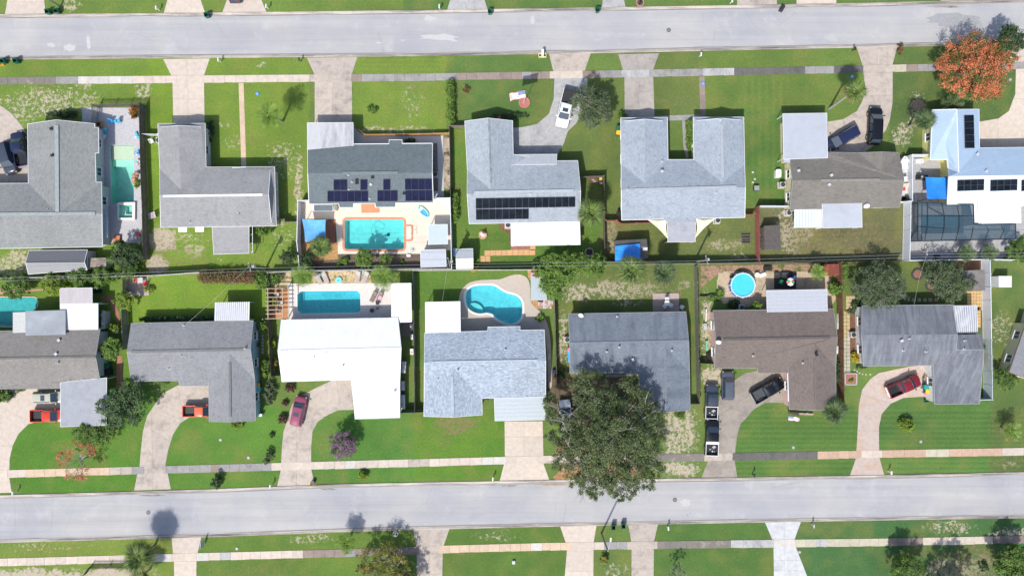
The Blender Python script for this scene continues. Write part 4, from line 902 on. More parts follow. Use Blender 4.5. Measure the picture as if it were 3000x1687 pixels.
for x0, x1 in ((880, 1108), (1160, 1390), (1424, 1600)): panels(hG, [pl(x0, 574), pl(x1, 567), pl(x1-3, 661), pl(x0-2, 669)], SOLARB, 4, 2)
vents(hG, [G_(1125, 500, 3.9), G_(1050, 355, 3.0)], VB, 'roof_vent')
flat_roof(hG, [G_(1062, 705, 3.05), G_(1420, 697, 3.05), G_(1425, 935, 2.8), G_(1063, 943, 2.8)], WHITE)
flat_roof(hG, [G_(995, 780, 2.7), G_(1060, 778, 2.7), G_(1061, 942, 2.6), G_(1026, 942, 2.6)], WHITE, posts=False)
# --- house H (bottom left)
SHH = shingle('brown_grey_shingles', (.19, .18, .17), .24); r = 3.8
P = dict(nw=(-420, 700, E), ne=(850, 681, E), re=(812, 912, r), rw=(-420, 932, r), se=(849, 1108, E), s1=(512, 1118, E), s2=(508, 1181, E-.15), sw=(-420, 1190, E-.15))
hH = house('brown grey shingled house at the left edge with stepped white patio roofs', FP(H_, P, 'nw ne re rw', 'rw re se s1 s2 sw'), SHH, pv(lambda x, y: H_(x, y, E), [(-420, 700), (850, 681), (849, 1108), (-420, 1150)]), mt('pale_green_wall', (.42, .50, .50), .8, .05), gables=[(H_(850, 681, E), H_(812, 912, r), H_(849, 1108, E))], ridgem=mt('brown_cap', (.13, .125, .12), .9), trim=mt('muted_trim', (.26, .265, .275), .6))
pl = onplane(H_, H_(*P['rw']), H_(*P['re']), H_(*P['ne'])); vents(hH, [pl(480, 888), pl(505, 772)], VB, 'roof_vent'); vents(hH, [H_(486, 965, 3.9), H_(590, 1115, 2.75)])
def HP(x, y, z): return P_(x, y, z)
flat_roof(hH, [H_(513, 1131, 2.75), H_(906, 1090, 2.75), HP(903, 168, 2.5), HP(513, 182, 2.5)], mt('grey_membrane', (.255, .27, .305), .7, .06, 1, stain=(.20, .21, .24), ss=.25, st=(.5, .75)), name='carport_roof')
flat_roof(hH, [H_(510, 466, 2.75), H_(832, 460, 2.75), H_(832, 680, 2.85), H_(512, 684, 2.85)], mt('white_rolled_roof', (.66, .66, .66), .6, .03, 1.5, stain=(.56, .55, .54), stretch=(4, .4, 1), ss=.5), name='patio_roof')
flat_roof(hH, [H_(507, 331, 2.7), H_(782, 327, 2.7), H_(783, 461, 2.8), H_(510, 465, 2.8)], mt('pinkish_roof', (.40, .37, .38), .7, .05, 1, stain=(.34, .31, .32), stretch=(3, .5, 1)), name='patio_roof')
roof_mesh([[H_(215, 525, 3.0), H_(556, 516, 3.0), H_(556, 726, 3.35), H_(217, 733, 3.35)]], mt('slate_rolled_roof', (.25, .27, .30), .75, .08, 1.2, stain=(.33, .36, .40), ss=.3, st=(.5, .7)), hH, name='dormer_roof')
mb = MB(); mb.prism(pv(H_, [(225, 530), (545, 520), (545, 690), (225, 700)]), 0, 2.85); mb.obj('wall', GREYW, hH)
# --- house I
SHI = shingle('mid_grey_shingles', (.20, .207, .22), .24); r = 3.8; rw = 3.7
P = dict(nw=(99, 628, E), ne=(1137, 605, E), re=(1113, 848, r), se=(1150, 1108, E), e2=(1157, 1454, E), wr=(942, 1468, rw), w1=(760, 1462, E), w2=(756, 1121, E), w5=(756, 1158, E-.12), w3=(510, 1160, E-.12), w4=(500, 1116, E), sw=(100, 1123, E), rw=(64, 867, r), v=(937, 883, rw))
hI = house('mid grey L-shaped shingle roofed house over the orange red pickup', FP(I_, P, 'nw ne re rw', 'rw re se v w2 w4 sw', 'w4 w2 w5 w3', 'v se e2 wr', 'w2 v wr w1'), SHI,
  pv(lambda x, y: I_(x, y, E), [(99, 628), (1137, 605), (1150, 1085), (1157, 1454), (760, 1462), (759, 1424), (850, 1424), (850, 1316), (758, 1316), (756, 1130), (500, 1116), (100, 1123)]), BLUEW, gables=[(I_(99, 628, E), I_(64, 867, r), I_(100, 1123, E)), (I_(1137, 605, E), I_(1113, 848, r), I_(1147, 1085, E)), (I_(760, 1462, E), I_(942, 1468, rw), I_(1157, 1454, E))], ins=.3, trim=mt('muted_trim', (.26, .265, .275), .6))
CAPI = mt('dark_cap', (.14, .145, .15), .9, .1)
cap(hI, [I_(100, 869, r-.02), I_(1060, 850, r-.02)], CAPI, .36); cap(hI, [I_(937, 960, rw), I_(942, 1420, rw)], CAPI, .32)
pl = onplane(I_, I_(*P['rw']), I_(*P['re']), I_(*P['sw'])); vents(hI, [pl(527, 905), pl(945, 987), pl(420, 1013)]); vents(hI, [I_(545, 647, 2.9), I_(1063, 845, 4.1)])
mb = MB(); p = pl(876, 1027); mb.box(p+Vector((0, 0, .06)), (.5, .7, .12)); mb.obj('skylight', mt('skylight_blue', (.25, .45, .6), .2), hI)
flat_roof(hI, [I_(812, 453, 2.6), I_(1103, 448, 2.6), I_(1100, 602, 2.75), I_(808, 606, 2.75)], mt('white_pan_roof', (.55, .56, .60), .45, .03), ribs=(17, 0, mt('dark_rib_metal', (.34, .35, .40), .5)))  # ribs in a darker metal than the pans
# --- house J (white)
WR = seamed('white_membrane_roof', (.66, .675, .69), pitch=.92, dark=.93, line=.05, r=.7, stain=(.60, .62, .64), st=(.45, .75)); r = 3.95; rw = 3.8
P = dict(nw=(213, 600, E), ne=(1206, 581, E), re=(1233, 835, r), se=(1222, 1112, E), e2=(1222, 1430, E), wr=(1038, 1436, rw), w1=(841, 1440, E), w2=(808, 1107, E), sw=(220, 1125, E), rw=(185, 861, r), v=(1030, 880, rw))
hJ = house('plain bright white roofed house below the eight sided pool', FP(J_, P, 'nw ne re rw', 'rw re se v w2 sw', 'v se e2 wr', 'w2 v wr w1'), WR,
  pv(lambda x, y: J_(x, y, E), [(213, 600), (1206, 581), (1222, 1120), (1222, 1430), (841, 1440), (810, 1107), (220, 1125)]), mt('pale_lilac_wall', (.5, .49, .52), .8), trim=mt('white_trim', (.62, .63, .66), .5), gables=[(J_(213, 600, E), J_(185, 861, r), J_(220, 1125, E)), (J_(1206, 581, E), J_(1233, 835, r), J_(1222, 1120, E)), (J_(841, 1440, E), J_(1038, 1436, rw), J_(1222, 1430, E))], garage=2)
vents(hJ, [J_(600, 872, 3.85), J_(740, 985, 3.5), J_(1180, 1200, 3.0), J_(495, 912, 3.7)])
cap(hJ, [J_(200, 861, r-.02), J_(1225, 836, r-.02)], mt('white_ridge', (.58, .60, .62), .6), .2, .06)
for x, y in ((330, 700), (560, 690), (960, 690)): MB().box(J_(x, y, 3.12), (.5, .3, .12)).obj('roof_patch', mt('white_patch', (.55, .56, .58), .6), hJ)
flat_roof(hJ, [J_(1150, 290, 2.6), J_(1317, 288, 2.6), J_(1322, 618, 2.6), J_(1150, 622, 2.6)], mt('white_pan_roof_wide', (.60, .61, .61), .5, .03), ribs=(8, 1, mt('rib_cream', (.50, .51, .51), .5)))
# --- house K
SHK = shingle('speckled_blue_shingles', (.27, .325, .395), .40, tint=(.31, .35, .40)); r = 3.9; rw = 3.75
P = dict(nw=(185, 710, E), n1=(722, 693, E), n2=(722, 660, E-.12), n3=(995, 655, E-.12), n4=(996, 687, E), ne=(1202, 684, E), re=(1214, 945, r), se=(1214, 1250, E), s1=(672, 1266, E), wr=(430, 1424, rw), w1=(675, 1405, E), w2=(178, 1418, E), w3=(181, 1258, E), rw=(183, 962, r), v=(418, 995, rw))
hK = house('speckled blue shingled house above the kidney pool deck and wide front lawn', FP(K_, P, 'nw n1 n4 ne re rw', 'n1 n2 n3 n4', 'rw re se s1 v w3', 'v s1 w1 wr', 'w3 v wr w2'), SHK,
  pv(lambda x, y: K_(x, y, E), [(185, 710), (1202, 684), (1214, 1250), (672, 1266), (675, 1405), (178, 1418)]), mt('blue_grey_wall', (.4, .44, .5), .8), gables=[(K_(185, 710, E), K_(183, 962, r), K_(181, 1258, E)), (K_(1202, 684, E), K_(1214, 945, r), K_(1214, 1250, E)), (K_(178, 1418, E), K_(430, 1424, rw), K_(675, 1405, E))])
CAPK = mt('light_blue_cap', (.33, .38, .44), .9, .1); cap(hK, [K_(245, 958, r), K_(1140, 943, r)], CAPK, .3); cap(hK, [K_(418, 1075, rw), K_(424, 1395, rw)], CAPK, .42)
vents(hK, [K_(870, 853, 3.6), K_(465, 1028, 4.0), K_(300, 1103, 3.3)])
flat_roof(hK, [K_(190, 450, 2.7), K_(487, 443, 2.7), K_(490, 698, 2.85), K_(193, 706, 2.85)], WHITE)
flat_roof(hK, [K_(776, 1264, 2.75), K_(1203, 1250, 2.75), K_(1210, 1446, 2.6), K_(783, 1456, 2.6)], mt('pale_blue_metal_roof', (.35, .395, .43), .5, .03), name='carport_roof', ribs=(6, 1, mt('faint_rib', (.34, .385, .42), .5)))
# --- house L
SHL = shingle('dark_blue_grey_shingles', (.145, .172, .208), .24, stain=(.085, .10, .13), st=(.48, .7)); r = 3.75; rw = 3.6
P = dict(nw=(248, 548, E), ne=(1245, 530, E), re=(1269, 776, r), se=(1276, 1043, E), e2=(1281, 1365, E), wr=(1075, 1382, rw), w1=(852, 1384, E), w2=(845, 1049, E), sw=(260, 1055, E), rw=(258, 797, r), v=(1068, 828, rw))
hL = house('dark blue grey shingled house half hidden by the big oak', FP(L_, P, 'nw ne re rw', 'rw re se v w2 sw', 'v se e2 wr', 'w2 v wr w1'), SHL,
  pv(lambda x, y: L_(x, y, E), [(248, 548), (1245, 530), (1277, 1130), (1281, 1365), (852, 1384), (845, 1049), (260, 1055)]), GREYW, gables=[(L_(248, 548, E), L_(258, 797, r), L_(260, 1055, E)), (L_(1245, 530, E), L_(1269, 776, r), L_(1276, 1043, E)), (L_(852, 1384, E), L_(1075, 1382, rw), L_(1281, 1365, E))], trimw=.06, ridgem=mt('blue_ridge', (.15, .175, .21), .9), trim=mt('muted_trim', (.26, .265, .275), .6))
vents(hL, [L_(572, 870, 3.8), L_(679, 830, 4.0), L_(1125, 858, 3.8), L_(660, 572, 2.9)]); vents(hL, [L_(793, 936, 3.4)], VB, 'roof_vent')
# --- house M
SHM = shingle('brown_shingles', (.142, .117, .105), .24); r = 3.75; rw = 3.6
P = dict(nw=(258, 520, E), ne=(1281, 505, E), re=(1313, 745, r), se=(1300, 1003, E), e2=(1303, 1357, E), wr=(1128, 1365, rw), w1=(905, 1358, E), w2=(895, 1012, E), w5=(895, 1050, E-.1), w3=(641, 1052, E-.1), w4=(635, 1010, E), sw=(270, 1011, E), rw=(281, 762, r), v=(1122, 798, rw))
hM = house('brown shingled L-shaped house beside the round blue pool', FP(M_, P, 'nw ne re rw', 'rw re se v w2 w4 sw', 'w4 w2 w5 w3', 'v se e2 wr', 'w2 v wr w1'), SHM,
  pv(lambda x, y: M_(x, y, E), [(258, 520), (1281, 505), (1300, 990), (1303, 1357), (905, 1358), (895, 1020), (270, 1011)]), PINKW, gables=[(M_(258, 520, E), M_(281, 762, r), M_(270, 1011, E)), (M_(1281, 505, E), M_(1313, 745, r), M_(1300, 990, E)), (M_(905, 1358, E), M_(1128, 1365, rw), M_(1303, 1357, E))], trimw=.06, ins=.3, trim=mt('muted_trim', (.26, .265, .275), .6))
CAPM = mt('dark_brown_cap', (.09, .08, .075), .9, .1); cap(hM, [M_(345, 764, r), M_(1250, 747, r)], CAPM, .36); cap(hM, [M_(1122, 930, rw), M_(1128, 1310, rw)], mt('brown_ridge_vent', (.13, .11, .10), .9), .34)
vents(hM, [M_(598, 905, 3.5), M_(1020, 965, 3.4)]); vents(hM, [M_(1134, 893, 3.9)], VD, 'roof_vent')
flat_roof(hM, [M_(712, 350, 2.65), M_(1225, 341, 2.65), M_(1230, 532, 2.8), M_(718, 541, 2.8)], mt('grey_white_metal_roof', (.38, .40, .44), .5, .03), ribs=(6, 1, mt('faint_rib_grey', (.36, .38, .42), .5)))
cap(hM, [M_(892, 1052, 2.6), M_(898, 1290, 2.6)], WHITE, .18, .1, 'gutter')
# --- house N
MEM = seamed('weathered_rolled_roof', (.105, .112, .135), pitch=.98, dark=.72, axis=1, r=.7, stain=(.19, .205, .235), st=(.42, .70), line=.045); r = 3.7
P = dict(nw=(200, 436, E), ne=(900, 428, E), re=(934, 656, r), rw=(196, 661, r), sw=(210, 902, E), m=(750, 896, E), w1=(760, 1195, 2.55), w2=(1106, 1192, 2.55), e2=(1140, 775, 3.45), e1=(1124, 655, 2.95), k=(926, 775, 3.45), k0=(934, 660, 3.0))
hN = house('dark weathered roofed house with maroon pickup at its turning drive', FP(N_, P, 'nw ne re rw', 'rw re k m sw', 'k e2 w2 w1 m'), MEM, pv(lambda x, y: N_(x, y, E), [(200, 436), (905, 428), (915, 655), (1125, 655), (1106, 1192), (760, 1195), (750, 896), (210, 902)]), mt('white_wall', (.6, .6, .6), .8), gables=[(N_(200, 436, E), N_(196, 661, r), N_(210, 902, E)), (N_(900, 428, E), N_(934, 656, r), N_(926, 870, E))], trimw=.06, wh=2.3, ins=.25, trim=mt('grey_trim', (.30, .31, .34), .6))
o, be, _ = roof_mesh(FP(N_, P, 'k0 e1 e2 k'), MEM, hN)
vents(hN, [N_(565, 690, 3.8), N_(515, 780, 3.3), N_(690, 790, 3.3), N_(990, 705, 3.3), N_(985, 770, 3.5)]); vents(hN, [N_(502, 705, 3.7)], VB, 'roof_vent')
flat_roof(hN, [N_(900, 436, 2.6), N_(1085, 434, 2.6), N_(1092, 645, 2.5), N_(934, 649, 2.5)], seamed('streaked_corrugated_metal', (.44, .46, .50), pitch=.3, dark=.5, line=.28, stain=(.22, .23, .30), st=(.4, .7)), ribs=(10, 0, mt('corrugated_rib', (.58, .6, .63), .4)), name='patio_roof')
# white side wall extension
mb = MB(); mb.prism(pv(N_, [(158, 470), (230, 465), (240, 850), (168, 850)]), 0, 2.3); mb.obj('side_wall', mt('white_wall', (.6, .6, .6)), hN)
# --- house O (turned, right edge)
P = dict(a=(1335, 948, E), b=(1470, 560, E), c=(1700, 640, 4.0), d=(1560, 1030, 4.0))
hO = house('grey roofed house turned at an angle, cut by the right edge', FP(N_, P, 'a b c d'), shingle('plain_grey_shingles', (.20, .21, .23), .15), pv(lambda x, y: N_(x, y, E), [(1335, 948), (1470, 560), (1700, 640), (1560, 1030)]), CREAMW, trim=mt('maroon_trim', (.25, .12, .12), .6), ins=.2)
mb = MB(); mb.prism(pv(N_, [(1315, 905), (1449, 470), (1470, 480), (1345, 925)]), 0, 2.2); mb.obj('side_wall', CREAMW, hO)
# extra detail beside houses
def shed(label, fr, pts, mat, z=2.3, ridge=None, zr=2.7, wallm=GREYW, trim=WHITE, cat='shed', faces2=None):
    root = empty('garden_shed', label=label, cat=cat)
    if ridge:
        a, b, c, d = [fr(x, y, z) for x, y in pts]; r1, r2 = fr(*ridge[0], zr), fr(*ridge[1], zr)
        if ridge[2] == 'h': fs = [[a, b, r2, r1], [r1, r2, c, d]]
        else: fs = [[a, r1, r2, d], [r1, b, c, r2]]
        mats = mat if isinstance(mat, tuple) else (mat, mat)
        bes = []
        for f, m_ in zip(fs, mats):
            _, be, _ = roof_mesh([f], m_, root, th=.08); bes += be
    else:
        _, bes, _ = roof_mesh([[fr(x, y, z) for x, y in pts]], mat, root, th=.08)
    if trim is not None:
        mb = MB()
        for a, b in bes: mb.beam(a-Vector((0, 0, .04)), b-Vector((0, 0, .04)), .05, .10)
        mb.obj('roof_trim', trim, root)
    mb = MB(); poly = inset([fr(x, y, z) for x, y in pts], .12); mb.prism(poly, 0, z-.12); mb.obj('wall', wallm, root)
    p = poly[0]; q = poly[1]; d = (Vector(q)-Vector(p)); L = d.length; d /= L; c = Vector(p)+d*L*.5+Vector((d.y, -d.x))*.03
    inst('door', DM, root, (c.x, c.y, 0), (0, 0, math.atan2(d.y, d.x)), (.9, 1, .93)); return root
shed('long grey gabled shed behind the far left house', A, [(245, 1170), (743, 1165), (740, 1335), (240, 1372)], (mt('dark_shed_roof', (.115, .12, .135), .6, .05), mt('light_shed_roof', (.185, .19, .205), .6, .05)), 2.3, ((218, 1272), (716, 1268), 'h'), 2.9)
sc2 = shed('low flat roofed wooden lean-to at the end of the long grey shed', A, [(728, 1236), (900, 1232), (902, 1312), (735, 1312)], mt('silvered_planks', (.24, .20, .17), .9, .25, 1.2), 1.9, trim=WOODG)
shed('pale flat ribbed shed at the lower right corner of the turquoise pool yard', C_, [(1251, 1166), (1465, 1161), (1471, 1306), (1254, 1313)], seamed('pale_shed_metal', (.40, .43, .48), pitch=1.05, dark=.55, axis=1, line=.05), 2.3)
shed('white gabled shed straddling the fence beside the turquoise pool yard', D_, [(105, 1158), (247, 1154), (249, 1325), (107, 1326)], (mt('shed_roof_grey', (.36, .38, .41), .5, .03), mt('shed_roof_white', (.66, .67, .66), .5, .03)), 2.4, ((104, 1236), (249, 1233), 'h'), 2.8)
sE = shed('dark shed with a bright blue tarpaulin over its roof', E_, [(150, 1086), (420, 1072), (427, 1235), (160, 1250)], (mt('dark_roof_felt', (.10, .095, .09), .9, .1), mt('dark_roof_felt', (.1, .095, .09))), 2.2, ((140, 1150), (425, 1135), 'h'), 2.6, wallm=LGREY, trim=None)
mb = MB(); q = [E_(152, 1130, 2.63), E_(362, 1114, 2.72), E_(366, 1252, 2.30), E_(150, 1260, 2.24)]; n = 6; vs = []
for j in range(n+1):
    for i in range(n+1):
        p = q[0].lerp(q[1], i/n).lerp(q[3].lerp(q[2], i/n), j/n); vs.append(p+Vector((0, 0, .06+.03*random.random())))
mb.add(vs, [(j*(n+1)+i, j*(n+1)+i+1, (j+1)*(n+1)+i+1, (j+1)*(n+1)+i) for j in range(n) for i in range(n)]); mb.obj('tarpaulin', mt('blue_tarpaulin', (.01, .22, .72), .35, .15, 1.0, stretch=(1, .3, 1)), sE)
mb = MB(); mb.box(E_(405, 1158, 2.6), (.7, .45, .08)); mb.obj('roof_hatch', WHITE, sE)
shed('dark brown felt roofed shed next to the red fence', F_, [(110, 962), (245, 953), (252, 1164), (116, 1168)], mt('brown_roof_felt', (.085, .075, .068), .9, .12, 3), 2.1, trim=None, wallm=WOODG)
shed('small rusty corrugated roofed shed in the corner behind the round pool', M_, [(1200, 127), (1328, 124), (1331, 222), (1196, 226)], seamed('rusty_corrugated', (.20, .055, .035), pitch=.2, dark=.6, line=.35, stain=(.36, .13, .04), st=(.5, .7)), 2.0, trim=None, wallm=WOODB)
shed('grey felt roofed shed against the white panel fence', N_, [(985, 165), (1145, 158), (1150, 318), (1060, 320), (1058, 250), (990, 255)], mt('grey_roof_felt', (.15, .14, .135), .9, .12, 2, stain=(.25, .24, .22)), 2.2, trim=None)
lk = empty('lean_to', label='ribbed metal lean-to with rust red patches beside the kidney pool', cat='shelter')
flat_roof(lk, [K_(1087, 173, 2.2), K_(1202, 175, 2.2), K_(1225, 433, 2.0), K_(1087, 434, 2.0)], seamed('galvanised_corrugated', (.38, .44, .48), pitch=.3, dark=.7, axis=1, line=.25, r=.4, metal=.3), trim=None, name='roof_sheet')
mb = MB()
for k in range(6): mb.box(K_(1110+random.random()*60, 186+k*9, 2.215+.004*k), (.6+random.random()*1.0, .22, .012))
mb.obj('rust_patch', mt('rust_red', (.24, .045, .025), .8, .3, 3), lk)
aw = empty('poolside_shelter', label='pale flat shelter roof at the right end of the turquoise pool', cat='shelter')
flat_roof(aw, [C_(1315, 951, 2.4), C_(1480, 948, 2.4), C_(1483, 1115, 2.3), C_(1318, 1120, 2.3)], mt('pale_blue_panel', (.38, .45, .50), .5, .03), name='roof_sheet')
# ================= FENCES =================
def board_panel(L, h, gap=.012, bw=.14, th=.025):
    mb = MB(); n = max(1, int(L/bw)); w = L/n
    for k in range(n): mb.box((w*(k+.5), 0, h/2+.03), (w-gap, th, h-.03+random.uniform(-.01, .01)))
    mb.box((L/2, .035, h*.25), (L, .04, .09)); mb.box((L/2, .035, h*.8), (L, .04, .09)); return mb
def vinyl_panel(L, h):
    mb = MB(); mb.box((L/2, 0, h/2), (L-.06, .03, h-.1)); mb.box((L/2, 0, h-.06), (L-.06, .10, .12)); mb.box((L/2, 0, .12), (L-.06, .08, .12))
    n = int(L/.28)
    for k in range(1, n): mb.box((L*k/n, 0, h/2), (.015, .05, h-.25))
    return mb
def slat_panel(L, h):
    mb = MB(); n = int(L/.16)
    for k in range(n): mb.box((L*(k+.5)/n, 0, h/2), (.06, .03, h))
    mb.box((L/2, .03, h*.8), (L, .04, .07)); mb.box((L/2, .03, h*.2), (L, .04, .07)); return mb
def rail_panel(L, h):
    mb = MB()
    for z in (.35, .75, 1.15, 1.55): mb.box((L/2, 0, z*h/1.75), (L, .03, .13))
    n = int(L/.15)
    for k in range(n): mb.box((L*(k+.5)/n, -.03, h/2), (L/n-.02, .02, h))
    return mb
def fence(label, pts, mat, h=1.8, kind='board', sec=2.4, postm=None, pw=.10, cat='fence'):
    """pts: survey points of the fence top line"""
    root = empty('fence', label=label, cat=cat); pts = [Vector(p) for p in pts]
    fn = dict(board=board_panel, vinyl=vinyl_panel, slat=slat_panel, rail=rail_panel)[kind]
    pm = MB().box((0, 0, (h+.06)/2), (pw, pw, h+.06)).box((0, 0, h+.075), (pw+.04, pw+.04, .03)).mesh('post'); pm.materials.append(postm or mat)
    for a, b in zip(pts[:-1], pts[1:]):
        d = Vector((b.x-a.x, b.y-a.y)); L = d.length; n = max(1, round(L/sec)); w = L/n; rz = math.atan2(d.y, d.x); d.normalize()
        me = fn(w, h).mesh('panel'); me.materials.append(mat)
        for k in range(n):
            inst('panel', me, root, (a.x+d.x*w*k, a.y+d.y*w*k, 0), (random.uniform(-.012, .012), 0, rz)); inst('post', pm, root, (a.x+d.x*w*k, a.y+d.y*w*k, 0), (0, 0, rz))
    inst('post', pm, root, (pts[-1].x, pts[-1].y, 0))
    return root
def fp(fr, L, h=1.8): return [fr(x, y, h) for x, y in L]
VW = mt('white_vinyl', (.60, .63, .68), .45, .03); WD = mt('dark_wood_fence', (.095, .08, .07), .9, .25, 2); WG = mt('grey_wood_fence', (.20, .185, .165), .9, .22, 2); WBR = mt('brown_wood_fence', (.20, .10, .055), .9, .25, 2); REDF = mt('faded_red_fence', (.36, .11, .10), .8, .15, 2)
fence('tall dark weathered fence between the green pool yard and the ridge-striped house', [t0(1475, 1092, 1.9)]+fp(A, [(1183, 175), (1195, 600), (1210, 1000), (1213, 1240)], 1.9), mt('dark_weathered_fence', (.13, .115, .10), .9, .25, 2), 1.9)
fence('slatted fence closing the green pool yard towards the upper lawn', [t0(968, 1300, 1.9), t0(968, 1105, 1.9), t0(1475, 1092, 1.9)], WG, 1.9, 'slat')
fence('short white gate fence beside the gabled wing of the light grey house', fp(A, [(1187, 176), (1338, 180)], 1.6), VW, 1.6, 'rail')
fence('white capped back fence behind the far left houses', fp(A, [(-300, 1420), (0, 1405), (360, 1400), (760, 1392), (1275, 1384)])+fp(B_, [(530, 1357)]), mt('off_white_fence', (.42, .41, .38), .8, .1), 1.8, 'vinyl')
fence('white capped back fence behind the turquoise pool yard', fp(B_, [(1110, 1357), (1378, 1345)])+fp(C_, [(880, 1335), (1515, 1325)]), mt('off_white_fence', (.42, .41, .38)), 1.8, 'vinyl')
fence('white topped fence above the kidney pool lawn', fp(C_, [(1190, 1340), (1515, 1336)])+fp(D_, [(740, 1334)]), mt('off_white_fence', (.42, .41, .38)), 1.8, 'vinyl')
fence('black shaded back fence behind the blue tarpaulin shed', fp(E_, [(60, 1262), (480, 1275), (900, 1275), (1380, 1274)]), WD, 1.8)
fence('dark back fence behind the tan house yard', [E_(1380, 1274, 1.8)]+fp(F_, [(775, 1266), (1290, 1256)]), WD, 1.8)
fence('white vinyl fence left of the turquoise pool yard', fp(C_, [(305, 745), (210, 748), (201, 1090), (225, 1340)], 1.9), VW, 1.9, 'vinyl')
fence('white vinyl fence right of the turquoise pool yard', fp(C_, [(1365, 727), (1503, 725), (1510, 1000), (1516, 1320)], 1.9), VW, 1.9, 'vinyl')
fence('new orange cedar fence in front of the slate roofed house', fp(C_, [(690, 112), (775, 185), (1110, 182), (1492, 172)], 1.2), mt('fresh_cedar', (.50, .28, .13), .8, .15, 2), 1.2)
fence('weathered fence along the walk right of the slate roofed house', [C_(1495, 112, 1.7), C_(1500, 400, 1.7), C_(1505, 722, 1.7)], WG, 1.7)
fence('short grey fence between hedge and pale blue grey house', fp(C_, [(1497, 110), (1625, 110)], 1.7), WG, 1.7)
fence('small wooden enclosure fence right of the long solar panel rows', fp(D_, [(1155, 545), (1362, 537), (1366, 900), (1369, 1268)], 1.7), mt('brownish_grey_fence', (.17, .14, .12), .9, .2, 2), 1.7)
fence('short dull red fence piece at the corner of the sandy side yard', fp(D_, [(1375, 912), (1470, 912)], 1.6)+[D_(1512, 945, 1.6)], REDF, 1.6, 'rail')
fence('low red fence under the eave of the U shaped roof', fp(E_, [(205, 940), (460, 932)], 1.5), REDF, 1.5, 'rail')
fence('tiny red fence between the U shaped house and the long red fence', fp(E_, [(1255, 862), (1340, 860)], 1.5), REDF, 1.5, 'rail')
fence('long faded red fence between the shade sail yard and the tan house yard', fp(E_, [(1378, 797), (1380, 1040), (1382, 1274)], 1.9), REDF, 1.9, 'rail')
fence('white fence from the red fence to the tan house', fp(E_, [(1378, 793), (1638, 793)], 1.8), VW, 1.8, 'vinyl')
fence('white panel fence beside the boat', fp(G_, [(652, 358), (500, 358), (502, 560), (502, 748), (435, 758), (400, 758)], 2.0), VW, 2.0, 'vinyl')
fence('white panel fence running from the boat down to the back line', fp(G_, [(490, 757), (486, 1000), (480, 1254)], 2.0), VW, 2.0, 'vinyl')
fence('white back fence behind the screened pool yard', fp(G_, [(482, 1254), (1145, 1246), (1600, 1255)]), VW, 1.8, 'vinyl')
fence('dark plank fence left of the eight sided pool yard', fp(J_, [(103, 205), (88, 330)])+fp(J_, [(100, 600), (112, 850), (127, 1075), (205, 1073)]), WD, 1.8)
fence('dark fence between white roofed house and kidney pool lawn', fp(J_, [(1330, 180), (1337, 500), (1343, 1000), (1346, 1385), (1225, 1388)]), mt('dark_grey_fence', (.16, .16, .155), .9, .2, 2), 1.8)
fence('short fence joining the speckled blue house to the side fence', fp(K_, [(98, 1386), (175, 1382)]), WD, 1.8)
fence('timber fence right of the kidney pool yard', fp(L_, [(128, 425), (140, 800), (151, 1170)]), mt('sandy_timber_fence', (.26, .22, .17), .9, .2, 2), 1.8)
fence('post and rail backed fence beside the dark blue grey house', fp(L_, [(1343, 142), (1353, 700), (1366, 1315), (1282, 1318)]), WG, 1.8, 'rail')
fence('low timber edging fence by the round pool', fp(M_, [(152, 402), (285, 402)], .6), WG, .6)
fence('short black fence by the pink walled side of the brown house', fp(M_, [(155, 968), (270, 974)], 1.5), WD, 1.5)
fence('long brown fence between the brown house and the dark weathered roof', fp(M_, [(1352, 110), (1366, 700), (1373, 1300)], 2.0), WBR, 2.0)
fence('white panel fence behind the grey felt shed', fp(N_, [(1188, 85), (1194, 400), (1200, 700)], 2.0), VW, 2.0, 'vinyl')
BLW = mt('blue_tinted_vinyl', (.46, .54, .60), .5, .1, 1, stain=(.34, .28, .20), ss=.8, stretch=(3, .2, 1))
fence('tinted striped lower part of the right hand white fence', fp(N_, [(1200, 700), (1204, 950), (1206, 1161), (1110, 1163)], 2.0), BLW, 2.0, 'vinyl')
fence('grey timber fence behind the bright round tree', fp(H_, [(1028, 515), (1036, 700), (1040, 850)]), WG, 1.8)
fence('grey timber fence at the small patio in the back corner', fp(H_, [(1033, 240), (1036, 362), (1080, 362)]), WG, 1.7)
fence('low open slat fence in the lower left corner', fp(P_, [(695, 1449), (745, 1385), (900, 1384), (1110, 1382)], 1.2), mt('black_slats', (.07, .065, .06), .8, .1), 1.2, 'slat')
fence('short grey wall fence beside the light grey house', fp(B_, [(1190, 905), (1255, 905), (1258, 926), (1362, 925)], 1.5), WG, 1.5)
fence('black iron gate fence left of the black shade in the white house yard', fp(J_, [(1228, 1385), (1335, 1385)], 1.5), BLACK, 1.5, 'slat')

